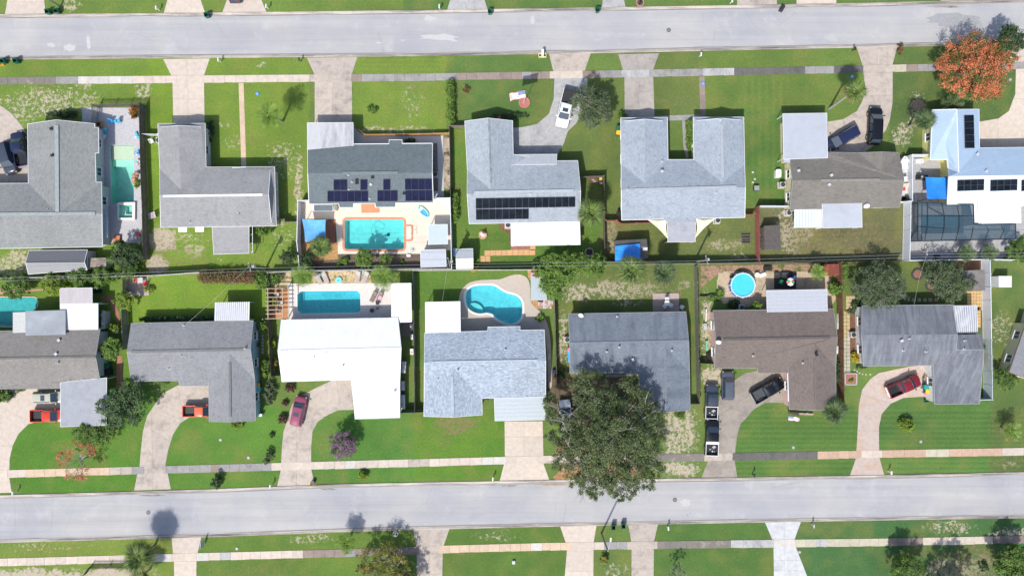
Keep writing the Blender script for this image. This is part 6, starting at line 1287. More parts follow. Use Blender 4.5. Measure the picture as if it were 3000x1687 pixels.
# --- bushes
for row in [
 ('small round clipped bush by the lower road kerb', 635, 1409, 20, 22, 1.6, LD, 1800, .11), ('round light bush on the lawn of the maroon pickup house', 2656, 1245, 22, 24, 1.6, LY, 1800, .13),
 ('golden yellow bush at the white side wall', 2509, 1047, 17, 16, 1.2, LYE, 1400, .11), ('small green bush on the lawn of the slate roofed house', 1088, 321, 17, 13, .9, LG, 900, .12),
 ('dry brown bush on the flag lawn', 1365, 262, 12, 14, .7, LBR, 500, .10), ('yellow green bush under the mid grey roof edge', 692, 1246, 24, 10, .9, LY, 1200, .11),
 ('bush beside the shed corner of the light grey house patio', 770, 677, 26, 17, 1.8, LG, 1600, .14), ('green bush at the corner of the U shaped house', 1822, 346, 18, 16, 1.4, LG, 1300, .13),
 ('dark shrub nearest the white roof edge', 850, 1137, 19, 16, 1.0, LMR, 1000, .11), ('small maroon shrub beside the magenta car', 836, 1180, 10, 10, .8, LMR, 500, .1), ('dark maroon shrub by the bend of the drive', 827, 1226, 15, 15, 1.1, LMR, 1000, .11),
 ('dark shrub on the strip between two lower lawns', 791, 1330, 12, 20, 1.0, LD, 1000, .1), ('tiny dark shrub above the strip shrub', 796, 1274, 9, 8, .6, LD, 300, .1), ('silvery shrub at the end of the strip', 780, 1352, 10, 8, .5, LS, 400, .1),
 ('yellow green spiky bush in the lower verge', 1062, 1392, 18, 14, 1.0, LY, 900, .14), ('dark bush right of the streaked fence line by the pergola', 800, 885, 18, 18, 1.0, LY, 1100, .12),
 ('tall bushy column right of the mid grey house, near the fence end', 770, 820, 24, 34, 2.0, LG, 2400, .13), ('leafy bush beside the pergola posts', 770, 955, 17, 22, 1.6, LG, 1500, .13), ('bright bush on the side strip below the stepping stones', 776, 1075, 15, 34, 1.5, LG, 1700, .12),
 ('grey green flowering bush on the side strip', 790, 1150, 20, 38, 1.5, LS, 2000, .12), ('small bush at the dark plank fence', 797, 1005, 14, 16, 1.2, LY, 900, .12), ('small bush at the lower plank fence', 803, 1060, 12, 16, 1.0, LYB, 700, .12),
 ('green bush over the brown roof edge', 2214, 897, 17, 17, 2.6, LG, 1300, .13), ('rounded green bush beside the white patio roof', 2449, 845, 24, 20, 2.2, LG, 1900, .15), ('dark bush along the brown fence', 2456, 1085, 8, 50, 1.1, LD, 1300, .11),
 ('low dark bush below the yellow one', 2523, 1072, 18, 10, .7, LD, 700, .1), ('creeper at the shed corner fence', 2475, 790, 8, 26, 1.6, LG, 800, .12), ('bright fern bush on the kidney pool deck', 1581, 932, 13, 11, .7, LG, 700, .14),
 ('green weed bush on the patchy lawn', 1992, 1215, 18, 13, .6, LG, 800, .12), ('dark bush below the white roof gap', 1651, 1095, 16, 16, 1.3, LD, 900, .12), ('small yellow bush in the lower verge lawn', 1770, 1637, 13, 18, 1.0, LYB, 700, .12),
 ('bushes at the front of the pale blue grey house', 1490, 342, 62, 9, 1.1, LD, 1500, .13), ('little yellow palm-like plant by the fence junction', 1392, 786, 10, 9, .6, LYE, 300, .14), ('low hanging bush under the power line', 1575, 772, 20, 12, .9, LM, 900, .12),
 ('potted green bush beside the grey walled gap', 335, 957, 17, 13, 1.4, LY, 900, .13), ('leafy bush at the left edge of the curved drive', 14, 1158, 26, 22, 1.8, LM, 1900, .14), ('white flowering bush in front of the brown grey roof', 61, 1141, 14, 6, .6, LG, 400, .1),
 ('green ferns over the front of the left house', 185, 335, 50, 14, .9, LD, 1500, .13), ('red and green croton by the green pool wall', 392, 328, 13, 24, 1.3, leafm('leaf_croton', (.05, .10, .01), (.18, .2, .02), (.5, .12, .03), p3=.6), 1200, .13), ('small croton pot beside the pool waterfall', 402, 540, 10, 12, .8, LY, 400, .12),
 ('round shrub by the lattice bed below the tiled walk', 1200, 413, 20, 8, 1.0, LD, 1000, .1), ('small bush in the mulch below the turquoise pool', 1008, 765, 13, 12, 1.1, LG, 700, .12), ('tiny bush in the mulch near the pale shed', 1176, 768, 8, 7, .6, LM, 300, .1), ('second tiny bush left in the mulch', 993, 776, 9, 8, .7, LG, 350, .1),
 ('dark palmetto bush beside the lounge chairs', 805, 815, 26, 18, 1.4, LM, 1500, .16), ('sandy yard bush below the round pool', 2145, 815, 8, 9, .8, LD, 400, .1), ('vines between round pool and brown roof', 2150, 892, 26, 16, .8, LD, 1200, .12), ('weedy bush in the fenced corner by the round pool', 2088, 872, 22, 12, .7, LM, 700, .12), ('green shrub in the narrow yard by the round pool', 2110, 860, 14, 18, .7, LG, 700, .12),
 ('small green plant in the brick planter', 2493, 1113, 7, 6, .5, LG, 300, .1), ('dark potted plants beside the white side wall', 2508, 893, 18, 12, 1.0, LD, 800, .12), ('pale agave at the end of the yellow slab path', 2497, 912, 14, 8, .6, LS, 300, .16),
 ('brown dead palm beside the drive', 2639, 143, 10, 16, .7, LBR, 500, .14), ('dark pond plants near the corner', 2880, 1660, 20, 16, .8, LD, 500, .12), ('shrub at the house base by the lounger house fence', 1322, 560, 10, 10, .9, LD, 300, .1),
 ('shrubs in the shade left of the light grey house front', 614, 385, 12, 42, .9, LD, 1000, .12), ('small bush in the turned house lawn', 2893, 1020, 16, 22, .9, LM, 800, .12), ('white pot bush on the back patio', 435, 845, 18, 12, .9, LY, 400, .12)]:
    bush(*row)
hedge('long clipped hedge left of the flag lawn', (t2(430, 870, .6), t2(440, 1310, .6)), 1.15, 1.5, LG, 5200)
hedge('narrow hedge between the turquoise pool fence and the solar roof house', (D_(100, 690, .6), D_(98, 930, .6)), .85, 1.3, LG, 3000)
hedge('bright hedge inside the courtyard of the U shaped roof', (E_(783, 65, .5), E_(785, 310, .5)), 1.05, 1.1, LG, 3600)
hedge('long russet hedge along the back fence', (I_(700, 235, .9), I_(1150, 235, .9)), 1.75, 2.0, LBR, 13000, .12)
hedge('dark clipped hedge behind the mid grey house', (I_(190, 592, .7), I_(800, 585, .7)), .7, 1.9, LD, 5200)
hedge('leafy vine mass along the back fence of the left garden', (H_(560, 235, 1.4), H_(960, 235, 1.4)), 1.6, 1.9, LM, 7500, .14)
hedge('weedy growth on the fence below the tan house', (F_(790, 1290, 1), F_(800, 1400, 1)), .5, 1.6, LG, 700)
# --- palms
palm('sabal palm tucked between solar roof house and fence', 1733, 622, 45, 5.0, mat=PM1, nf=34)
palm('fan palm at the corner of the red brown deck', 941, 720, 35, 3.2, mat=PM1, nf=30)
palm('left of the two fan palms at the tarpaulin shed', 1852, 790, 47, 5.0, mat=PM1, nf=36, old=10)
palm('right of the two fan palms at the back fence', 1945, 798, 39, 5.0, mat=PM2, nf=30)
palm('grey green fan palm at the brown house front corner', 2445, 1203, 40, 3.0, mat=PM2, nf=30, old=3)
palm('bright feather palm beside the rusty shed', 2395, 797, 27, 3.0, 'feather', PM3, nf=14, old=0)
palm('tall palm throwing a round shadow on the lower road', 408, 1630, 52, 4.3, mat=PM1, nf=44, old=8)
palm('spiky feather palm in the lower verge', 1014, 1589, 35, 2.7, 'feather', PM3, nf=26, old=2)
palm('leaning palm beside the curved drive of the black vehicles', 2502, 268, 38, 5.8, mat=PM1, base=(2429, 319), nf=32, old=10)
palm('fan palm against the blue white roof', 2708, 352, 36, 4.0, mat=PM2, nf=28, old=4)
palm('dark fern like palm above the blue white roof', 2789, 308, 36, 2.2, 'feather', PM2, nf=14, old=0)
palm('bending feather palm on the upper lawn', 785, 338, 42, 5.5, 'feather', PM3, base=(829, 356), nf=22, old=0)
palm('left feathery palm at the loungers', 888, 808, 38, 2.4, 'feather', PM3, nf=22, old=2)
palm('right feathery palm at the loungers', 1123, 810, 42, 2.4, 'feather', PM3, nf=26, old=2)
palm('small feather palm at the right lawn edge', 2962, 1262, 32, 2.2, 'feather', PM3, nf=18, old=5)
palm('left palm clump at the screened pool back fence', 2832, 740, 30, 2.2, 'feather', PM2, nf=20, old=0)
palm('right palm clump at the screened pool back fence', 2898, 740, 30, 2.2, 'feather', PM2, nf=20, old=0)
palm('dwarf palm on the right edge of the upper left lawn strip', 408, 1690, 30, 3.0, mat=PM1, nf=20)
palm('low feather palm in the lower left back garden', 352, 760, 34, 2.0, 'feather', PM3, nf=16, old=2)
# ================= VEHICLES =================
WH = {}
def wheel_meshes(r=.36, w=.24):
    if r in WH: return WH[r]
    t = MB(); n = 18
    for sgn in (1,):
        vs = []; prof = [(r*.62, -w/2), (r*.93, -w/2), (r, -w*.32), (r, w*.32), (r*.93, w/2), (r*.62, w/2)]
        for (rr, y) in prof: vs += [(rr*math.cos(2*math.pi*k/n), y, rr*math.sin(2*math.pi*k/n)) for k in range(n)]
        fs = [(a*n+k, a*n+(k+1) % n, (a+1)*n+(k+1) % n, (a+1)*n+k) for a in range(5) for k in range(n)]; t.add(vs, fs)
    tm = t.mesh('tyre'); tm.materials.append(TYRE)
    rm = MB(); rm.tube([(0, -w*.4, 0), (0, w*.4, 0)], r*.63, 14)
    for k in range(5):
        a = 2*math.pi*k/5; rm.box((math.cos(a)*r*.33, w*.42, math.sin(a)*r*.33), (r*.5, .03, .07), 0); 
    rim = rm.mesh('rim'); rim.materials.append(CHROME); WH[r] = (tm, rim); return WH[r]
def paint(name, c, r=.22): return mt(name, c, r, .03, 1.0, coat=.25)
KINDS = {  # stations (t from tail, half width factor, top z), cabin (base tail, base nose, top tail, top nose), belt, roof
 'sedan': ([(0, .80, .92), (.03, .93, .98), (.12, .99, 1.02), (.3, 1, 1.0), (.55, 1, .98), (.72, .99, .97), (.9, .95, .86), (.97, .86, .74), (1, .72, .62)], (.10, .76, .24, .57), .93, 1.46),
 'suv': ([(0, .86, 1.02), (.02, .95, 1.08), (.1, 1, 1.10), (.35, 1, 1.08), (.6, 1, 1.06), (.75, .99, 1.06), (.92, .95, .98), (.98, .86, .86), (1, .74, .72)], (.02, .80, .09, .64), 1.02, 1.74),
 'van': ([(0, .88, 1.05), (.02, .96, 1.1), (.1, 1, 1.12), (.5, 1, 1.08), (.78, .99, 1.02), (.92, .93, .9), (1, .74, .68)], (.02, .84, .07, .66), 1.02, 1.78),
 'pickup': ([(.38, .99, 1.14), (.40, 1, 1.15), (.6, 1, 1.13), (.75, 1, 1.13), (.92, .97, 1.08), (.98, .9, .98), (1, .78, .80)], (.39, .80, .43, .66), 1.10, 1.82)}
def quad_on(a, b, c, d, s=.9, off=.008, t=None):
    ctr = (a+b+c+d)/4; n = (b-a).cross(d-a).normalized()
    return [ctr+(p-ctr)*s+n*off for p in (a, b, c, d)], n
def vehicle(name, label, cat, kind, col, nose, tail, wid=1.86, bed='dark', extra=None, sunroof=False, roofcol=None, rails=False, toolbox=None):
    zc = .9; a = W(tail[0], tail[1], zc); b = W(nose[0], nose[1], zc); L = (b-a).length; c = (a+b)/2; rz = math.atan2(b.y-a.y, b.x-a.x)
    root = empty(name, (c.x, c.y, .036), rz, label, cat, 'vehicles parked on the driveways'); st, cab, belt, roof = KINDS[kind]; hw = wid/2; X = lambda t: (t-.5)*L
    # lower body
    prof = []
    def sec(t, f, zt):
        h = hw*f; x = X(t); return [(x, -h*.93, .26), (x, -h*1.0, .45), (x, -h*1.0, zt-.20), (x, -h*.955, zt-.05), (x, -h*.80, zt), (x, -h*.35, zt+.035), (x, 0, zt+.045), (x, h*.35, zt+.035), (x, h*.80, zt), (x, h*.955, zt-.05), (x, h, zt-.20), (x, h, .45), (x, h*.93, .26)]
    m = 13; vs = [p for s_ in st for p in sec(*s_)]; ns = len(st)
    fs = [(i*m+k, (i+1)*m+k, (i+1)*m+k+1, i*m+k+1) for i in range(ns-1) for k in range(m-1)]
    fs += [tuple(range(m)), tuple(((ns-1)*m+k) for k in range(m-1, -1, -1))]+[(i*m+m-1, (i+1)*m+m-1, (i+1)*m, i*m) for i in range(ns-1)]
    mb = MB().add(vs, fs)
    body = mb.obj('body', col, root, True); body.data.set_sharp_from_angle(angle=math.radians(35))
    # hood crease and bonnet line
    # cabin
    xb0, xb1, xt0, xt1 = [X(t) for t in cab]; wb = hw*.92; wt = hw*.76; zb = belt+.02
    q = [(xb0, -wb, zb), (xb1, -wb*.96, zb), (xb1, wb*.96, zb), (xb0, wb, zb)]; tq = [(xt0, -wt, roof-.07), (xt1, -wt, roof-.07), (xt1, wt, roof-.07), (xt0, wt, roof-.07)]
    mb = MB().add(q+tq, [(0, 1, 5, 4), (1, 2, 6, 5), (2, 3, 7, 6), (3, 0, 4, 7), (4, 5, 6, 7)]); mb.obj('cabin', col, root)
    # curved roof skin
    vs = []; nx_, ny_ = 6, 6
    for i in range(nx_+1):
        for j in range(ny_+1):
            u, v = i/nx_, j/ny_; e = (1-(2*u-1)**4)*(1-(2*v-1)**4); x = xt0-.03+(xt1-xt0+.06)*u; y = (-wt+2*wt*v)*(1-.05*abs(2*u-1)**3); vs.append((x, y, roof-.07+.075*e+.002))
    rc = roofcol or col
    MB().add(vs, [(i*(ny_+1)+j, (i+1)*(ny_+1)+j, (i+1)*(ny_+1)+j+1, i*(ny_+1)+j+1) for i in range(nx_) for j in range(ny_)]).obj('roof_panel', rc, root, True)
    V = [Vector(p) for p in q+tq]
    for nm, ids, s_ in (('windshield', (1, 2, 6, 5), .93), ('rear_window', (3, 0, 4, 7), .86)):
        qq, n = quad_on(*[V[i] for i in ids], s=s_); MB().add(qq+[p-n*.006 for p in qq], [(0, 1, 2, 3), (7, 6, 5, 4)]).obj(nm, CGLASS, root)
    for ids in ((0, 1, 5, 4), (2, 3, 7, 6)):
        a_, b_, c_, d_ = [V[i] for i in ids]
        for u0, u1 in ((.06, .48), (.52, .94)) if kind != 'suv' and kind != 'van' else ((.04, .30), (.33, .62), (.65, .95)):
            pts = [a_.lerp(b_, u0), a_.lerp(b_, u1), d_.lerp(c_, u1), d_.lerp(c_, u0)]; qq, n = quad_on(*pts, s=.92); MB().add(qq+[p-n*.006 for p in qq], [(0, 1, 2, 3), (7, 6, 5, 4)]).obj('side_window', CGLASS, root)
    if sunroof: MB().box((xt1-.55*(xt1-xt0)+.35, 0, roof+.012), (.6, .85, .012)).obj('sunroof', CGLASS, root)
    if rails:
        for y in (-wt*.93, wt*.93): MB().box(((xt0+xt1)/2, y, roof+.03), (abs(xt1-xt0)*.9, .04, .05)).obj('roof_rail', BLACK, root)
    wr = .39 if kind in ('pickup', 'suv') else .34; tm, rim = wheel_meshes(wr)
    for t in (.19, .82):
        for sy in (-1, 1):
            o = inst('wheel', tm, root, (X(t), sy*(hw-.10), wr), (0, 0, 0 if sy > 0 else math.pi)); inst('rim', rim, o)
    for sy in (-1, 1):
        MB().box((xb1-.22, sy*(hw+.10), belt+.12), (.14, .24, .16)).obj('mirror', col, root)
        hz = st[-2][2]-.12; MB().box((X(.985)-.05, sy*hw*.68, hz), (.16, .34, .15), rz=-sy*.3).obj('headlight', HLAMP, root)
        tx = X(0)+.03 if kind == 'pickup' else X(0)+.02; MB().box((tx, sy*hw*.86 if kind == 'pickup' else sy*hw*.74, .88), (.10, .16, .28)).obj('tail_light', TLAMP, root)
    MB().box((X(1)-.02, 0, .50), (.14, hw*1.5, .22)).obj('front_bumper', CHROME if kind == 'pickup' else BLACK, root)
    MB().box((X(0)-.04, 0, .50), (.16, hw*1.75, .20)).obj('rear_bumper', CHROME if kind == 'pickup' else col, root)
    for k in (0, 1): MB().box((xb1+.04, (-.3+.55*k), belt+.075), (.05, .5, .02), rz=.05).obj('wiper', BLACK, root)
    if kind == 'pickup':
        x0, x1 = X(0), X(.385); zz = 1.12; bb = MB()
        for sy in (-1, 1): bb.box(((x0+x1)/2, sy*(hw-.06), .75), (x1-x0, .12, zz-.38)); 
        bb.box((x0+.04, 0, .78), (.07, wid*.98, zz-.42)); bb.box((x1-.03, 0, .8), (.05, wid*.9, .6)); bb.obj('bed_wall', col, root)
        fl = {'dark': BLACK, 'cover': BLACK, 'grey': DGREY, 'white': BLACK}[bed]
        fb = MB(); fb.box(((x0+x1)/2, 0, .60), (x1-x0-.1, wid*.88, .06))
        for sy in (-1, 1): fb.box((X(.19), sy*(hw*.78), .72), (.85, .2, .22))
        for k in range(9): fb.box(((x0+x1)/2, -.7+k*.175, .636), (x1-x0-.2, .05, .015))
        fb.obj('bed_floor', fl, root)
        if bed == 'cover': MB().box(((x0+x1)/2, 0, zz+.02), (x1-x0-.06, wid*.93, .05)).obj('bed_cover', mt('tonneau_cloth', (.02, .021, .024), .7, .15), root)
        if bed == 'white':
            wb_ = MB()
            for sy in (-1, 1): wb_.box(((x0+x1)/2, sy*(hw-.05), zz+.05), (x1-x0, .07, .06))
            wb_.box((x0+.05, 0, zz+.05), (.07, wid*.9, .05)); wb_.box((x1-.12, 0, zz+.10), (.10 if toolbox is None else toolbox, wid*.98, .22)); wb_.obj('utility_rack', WHITE, root)
            g = random.Random(4)
            for k in range(9):
                MB().box((x0+.3+g.random()*(x1-x0-.9), g.uniform(-.6, .6), .68+.05*g.random()), (g.uniform(.12, .5), g.uniform(.06, .3), g.uniform(.06, .2)), rz=g.random()*3).obj('tool', g.choice([LGREY, WHITE, DGREY, STEEL, WOODO]), root)
    return root
PB = paint('black_paint', (.008, .009, .013)); PN = paint('navy_paint', (.015, .022, .06)); PW = paint('white_car_paint', (.72, .73, .74)); PR = paint('red_paint', (.50, .045, .025)); POR = paint('orange_red_paint', (.62, .13, .07)); PMG = paint('magenta_paint', (.26, .06, .11)); PGR = paint('slate_paint', (.075, .09, .12)); PMR = paint('maroon_paint', (.17, .015, .025)); PBG = paint('beige_paint', (.38, .38, .32)); PDG = paint('dark_blue_grey_paint', (.045, .055, .08)); PSI = paint('silver_paint', (.30, .33, .38))
vehicle('parked_pickup_truck', 'white pickup with black covered bed beside the grey green oak', 'pickup truck', 'pickup', PW, (1644, 372), (1671, 262), 2.0, 'cover', sunroof=True)
vehicle('parked_suv', 'long black vehicle on the curved drive by the leaning palm', 'car', 'suv', PB, (2567, 314), (2562, 421), 2.0, rails=True)
vehicle('parked_suv', 'navy blue car angled towards the flat pale carport', 'car', 'van', PN, (2425, 430), (2513, 380), 1.9)
vehicle('parked_car', 'dark blue grey car with glinting bonnet at the left edge', 'car', 'suv', PDG, (33, 508), (6, 418), 1.9)
vehicle('parked_pickup_truck', 'dark navy pickup against the far left grey roofed house', 'pickup truck', 'pickup', PN, (48, 387), (67, 487), 1.95)
vehicle('parked_suv', 'pale beige car with grey sunroof beside the membrane carport', 'car', 'suv', PBG, (190, 1162), (98, 1164), 1.8, sunroof=True, rails=True)
vehicle('parked_pickup_truck', 'bright red pickup with black bed beside the membrane carport', 'pickup truck', 'pickup', PR, (192, 1216), (90, 1218), 1.85)
vehicle('parked_pickup_truck', 'orange red pickup half under the mid grey roof', 'pickup truck', 'pickup', POR, (634, 1203), (536, 1204), 1.75)
vehicle('parked_suv', 'magenta purple car on the curved drive of the white roofed house', 'car', 'suv', PMG, (883, 1161), (865, 1246), 1.85, sunroof=True)
vehicle('parked_car', 'white car mostly hidden under the huge oak', 'car', 'sedan', PW, (1654, 1171), (1662, 1262), 1.85)
vehicle('parked_suv', 'slate grey car nearest the brown house eave', 'car', 'suv', PGR, (2133, 1088), (2133, 1170), 1.85, rails=True)
vehicle('parked_pickup_truck', 'grey blue pickup with white framed bed full of tools', 'pickup truck', 'pickup', PDG, (2086, 1127), (2083, 1226), 1.9, 'white')
vehicle('parked_pickup_truck', 'black pickup with wide white tool box, last in the line', 'pickup truck', 'pickup', PB, (2088, 1228), (2084, 1334), 1.95, 'white', toolbox=.38)
vehicle('parked_pickup_truck', 'black pickup parked diagonally before the brown house', 'pickup truck', 'pickup', PB, (2292, 1118), (2206, 1167), 1.95, 'grey')
vehicle('parked_pickup_truck', 'maroon pickup before the green bins', 'pickup truck', 'pickup', PMR, (2694, 1111), (2603, 1150), 1.9, 'dark')
vehicle('parked_car', 'dark car cut by the top edge', 'car', 'sedan', PDG, (686, -88), (687, 5), 1.85)
# boat on its trailer
bt = empty('boat', W(2650, 518, .8)*Vector((1, 1, 0)) if False else (W(2650, 518, .8).x, W(2650, 518, .8).y, 0), math.pi/2+.06, 'white motor boat squeezed between the tan house and the white fence', 'boat')
mb = MB(); stt = [(-3.0, .88, .95), (-1.5, .95, .98), (0, .95, 1.02), (1.4, .82, 1.1), (2.4, .50, 1.18), (3.0, .06, 1.25)]; vs = []
for x, w_, z in stt: vs += [(x, -w_, z), (x, -w_*.85, .55), (x, 0, .35), (x, w_*.85, .55), (x, w_, z)]
mb.add(vs, [(i*5+k, (i+1)*5+k, (i+1)*5+k+1, i*5+k+1) for i in range(5) for k in range(4)]+[(0, 1, 2, 3, 4)]); mb.obj('hull', PW, bt)
gun = MB()
for (a, b) in zip(stt[:-1], stt[1:]):
    for sy in (-1, 1): gun.beam((a[0], sy*a[1], a[2]+.02), (b[0], sy*b[1], b[2]+.02), .14, .06)
gun.obj('gunwale', WHITE, bt)
MB().add([(x, s*w_*.86, .72) for x, w_, z in stt[:4] for s in (-1, 1)]+[(2.9, 0, 1.05)], [(0, 1, 3, 2), (2, 3, 5, 4), (4, 5, 7, 6), (6, 7, 8)]).obj('deck', mt('boat_deck', (.5, .52, .52), .6), bt)
MB().box((1.9, 0, 1.12), (1.5, .9, .05)).obj('foredeck', WHITE, bt); MB().box((-.3, .15, 1.05), (.6, .5, .6)).obj('console', WHITE, bt); MB().box((-.05, .15, 1.45), (.06, .5, .25)).obj('windscreen', CGLASS, bt)
MB().box((-1.3, 0, .95), (.5, 1.3, .35)).obj('seat', mt('cream_vinyl', (.55, .5, .42), .6), bt); MB().box((-1.9, .3, .95), (.4, .4, .2)).obj('cooler', RED, bt); MB().box((-3.2, 0, 1.0), (.45, .4, .6)).box((-3.2, 0, .6), (.2, .15, .8)).obj('outboard_motor', BLACK, bt)
tr = MB(); tr.box((0, -.5, .3), (6, .08, .1)).box((0, .5, .3), (6, .08, .1)); tr.obj('trailer', STEEL, bt)
for sy in (-1, 1): inst('wheel', wheel_meshes(.34)[0], bt, (-1, sy*.95, .34))

# ================= POWER LINE =================
for label, top in (('power pole above the russet hedge', (728, 781)), ('power pole at the pale ribbed shed', (1314, 767)), ('power pole over the dark back fence', (2073, 761)), ('power pole inside the screened pool yard', (2718, 734))):
    h = 7.0 if top[0] < 2600 else 6.0; p = W(*top, h); root = empty('power_pole', (p.x, p.y, 0), label=label, cat='power pole')
    MB().tube([(0, 0, 0), (0, 0, h)], [.16, .11], 10).obj('pole', mt('pole_wood', (.22, .19, .16), .9, .2), root)
    MB().box((0, 0, h-.5), (.1, 1.3, .1), rz=.25).obj('crossarm', mt('pole_wood', (.22, .19, .16)), root)
    MB().cyl((.28, .1, h-1.5), .24, .75, 12).cyl((.28, .1, h-.75), .10, .15, 8).obj('transformer', LGREY, root)
    for k in (-.55, 0, .55): MB().cyl((k*math.sin(-.25), k, h-.42), .05, .16, 8).obj('insulator', WHITE, root)
for off, zz, lb in ((0, 6.7, 'upper overhead wire of the back line'), (9, 6.2, 'lower overhead wire of the back line')):
    P4 = [(-300, 826, zz), (728, 786, zz), (1314, 774, zz), (2073, 764, zz), (2718, 744, zz-.8), (3300, 738, zz-.8)]; pts = []
    for a, b in zip(P4[:-1], P4[1:]):
        a_, b_ = W(a[0], a[1]+off, a[2]), W(b[0], b[1]+off, b[2])
        for k in range(12): t = k/12; q_ = a_.lerp(b_, t); q_.z -= .45*4*t*(1-t); pts.append(q_)
    tag(MB().tube(pts, .014, 5).obj('power_line', mt('aluminium_wire', (.35, .36, .37), .4, .05)), lb, 'power line')
for a, b, lb in (((726, 783, 6.3), I_(580, 625, 2.9), 'service wire from the hedge pole to the mid grey house'), ((1312, 770, 6.3), K_(335, 440, 2.8), 'service wire crossing the kidney pool lawn'), ((2718, 736, 5.6), N_(600, 430, 2.8), 'service wire down to the dark weathered roof')):
    a_ = W(*a); b_ = Vector(b); tag(MB().tube([a_, a_.lerp(b_, .5)-Vector((0, 0, .4)), b_], .010, 5).obj('service_wire', mt('aluminium_wire', (.35, .36, .37))), lb, 'wire')

# ================= STREET FURNITURE =================
def mailbox(label, x, y, col=WHITE, post=None, rz=0):
    p = W(x, y, 1.0); root = empty('mailbox', (p.x, p.y, 0), rz, label, 'mailbox')
    MB().box((0, 0, .5), (.1, .1, 1.0)).obj('post', post or col, root)
    mb = MB(); n = 8; vs = []
    for yy in (-.26, .26): vs += [(.10*math.cos(math.pi*k/n), yy, 1.12+.10*math.sin(math.pi*k/n)) for k in range(n+1)]+[(-.10, yy, .98), (.10, yy, .98)]
    m_ = n+3; mb.add(vs, [tuple(range(m_)), tuple(range(2*m_-1, m_-1, -1))]+[(k, (k+1) % m_, (k+1) % m_+m_, k+m_) for k in range(m_)]); mb.obj('box', col, root)
    MB().box((.115, .1, 1.2), (.015, .03, .14)).obj('flag', RED, root); return root
for lb, x, y, c in (('white mailbox between the first two upper verge drives', 458, 24, WHITE), ('white mailbox right of the third upper drive', 780, 19, WHITE), ('white mailbox at the upper left verge, below the road', 640, 176, WHITE), ('dark mailbox near the stained drive apron', 876, 174, DGREY),
  ('boxed white mailbox beside the fourth upper drive', 1287, 20, WHITE), ('white mailbox on the verge of the U shaped house', 2054, 160, WHITE), ('white mailbox at the top edge near the drives', 2145, 3, WHITE), ('black mailbox at the drive of the black vehicles', 2505, 143, BLACK),
  ('pale mailbox at the lower left drive mouth', 38, 1444, WHITE), ('white mailbox left of the magenta car drive', 792, 1424, WHITE), ('white mailbox left of the peach drive apron', 1444, 1402, WHITE), ('white mailbox under the oak branches', 1743, 1406, WHITE),
  ('black mailbox by the brown house verge', 2210, 1392, BLACK), ('pale arm mailbox right of the orange stained drive', 2611, 1384, WHITE), ('white mailbox right of the lower grey drive', 1958, 1547, WHITE), ('grey white mailbox right of the whitewashed drive', 2384, 1540, LGREY)):
    mailbox(lb, x, y, c, rz=random.uniform(-.1, .1))
pl_ = empty('mailbox_planter', W(1589, 164), 0, 'white double planter with a mailbox in its middle', 'planter')
for sx in (-1, 1):
    m_ = MB()
    for (x, y, a, b) in ((0, .28, .6, .08), (0, -.28, .6, .08), (-.26, 0, .08, .56), (.26, 0, .08, .56)): m_.box((x+sx*.3, y, .2), (a, b, .4))
    m_.obj('planter_box', mt('cream_planter', (.72, .62, .36), .7), pl_)
MB().box((0, .2, .55), (.35, .9, 1.1)).obj('mailbox_post', WHITE, pl_)
def ringbed(label, x, y, r, mat, fill, cat='edging', mail=False, h=.18):
    root = empty('planting_ring', W(x, y), 0, label, cat); MB().ring((0, 0, 0), r*.74, r, h, 24).obj('edging', mat, root); MB().cyl((0, 0, 0), r*.75, .06, 24).obj('bed', fill, root); return root
ringbed('red brick ring with a mailbox near the top edge', 1875, 9, .62, mt('pink_brick', (.45, .17, .13), .85, .2, 6), DGREY); mailbox('dark mailbox inside the red brick ring', 1876, 6, BLACK)
ringbed('white edged ring with a mailbox in the lower verge', 1159, 1562, .42, LGREY, mt('dark_soil', (.05, .045, .035), .95)); mailbox('white mailbox inside the white edged ring', 1158, 1565, WHITE)
ringbed('round red mulch bed around the flagpole', 1536, 301, .86, mt('pink_brick', (.45, .17, .13)), mt('rose_gravel', (.42, .16, .14), .9, .25, 8))
ringbed('upper round brick bed beneath the right grey green tree', 2687, 804, .9, DGREY, mt('brick_chips', (.24, .12, .08), .9, .3, 7)); ringbed('lower round brick bed beneath the right grey green tree', 2727, 837, .85, DGREY, mt('brick_chips', (.24, .12, .08)))
ringbed('stone fire ring in the palm side yard', 1726, 739, .70, mt('pale_stone_ring', (.34, .31, .27), .9, .25, 6), BLACK, 'fire ring', h=.35)
bd = empty('tear_shaped_bed', kind='structure'); MB().prism(pv(t4, [(985, 1100), (1000, 1065), (1040, 1055), (1085, 1075), (1140, 1120), (1080, 1160), (1035, 1200), (1000, 1160)]), -.01, .07).obj('bed', mt('pine_bark', (.26, .20, .14), .9, .3, 6), bd)
root = empty('brick_planter', N_(108, 1000), 0, 'square red brick planter with pale edging', 'planter'); w_ = 95/s5*S
MB().box((0, 0, .1), (w_*.9, w_*.85, .2)).obj('bed', BRICKP, root)
for k in range(4): a = k*math.pi/2; MB().box((math.cos(a)*w_*.47, math.sin(a)*w_*.45, .12), (.12, w_*.95, .24), rz=a).obj('edging', LGREY, root)
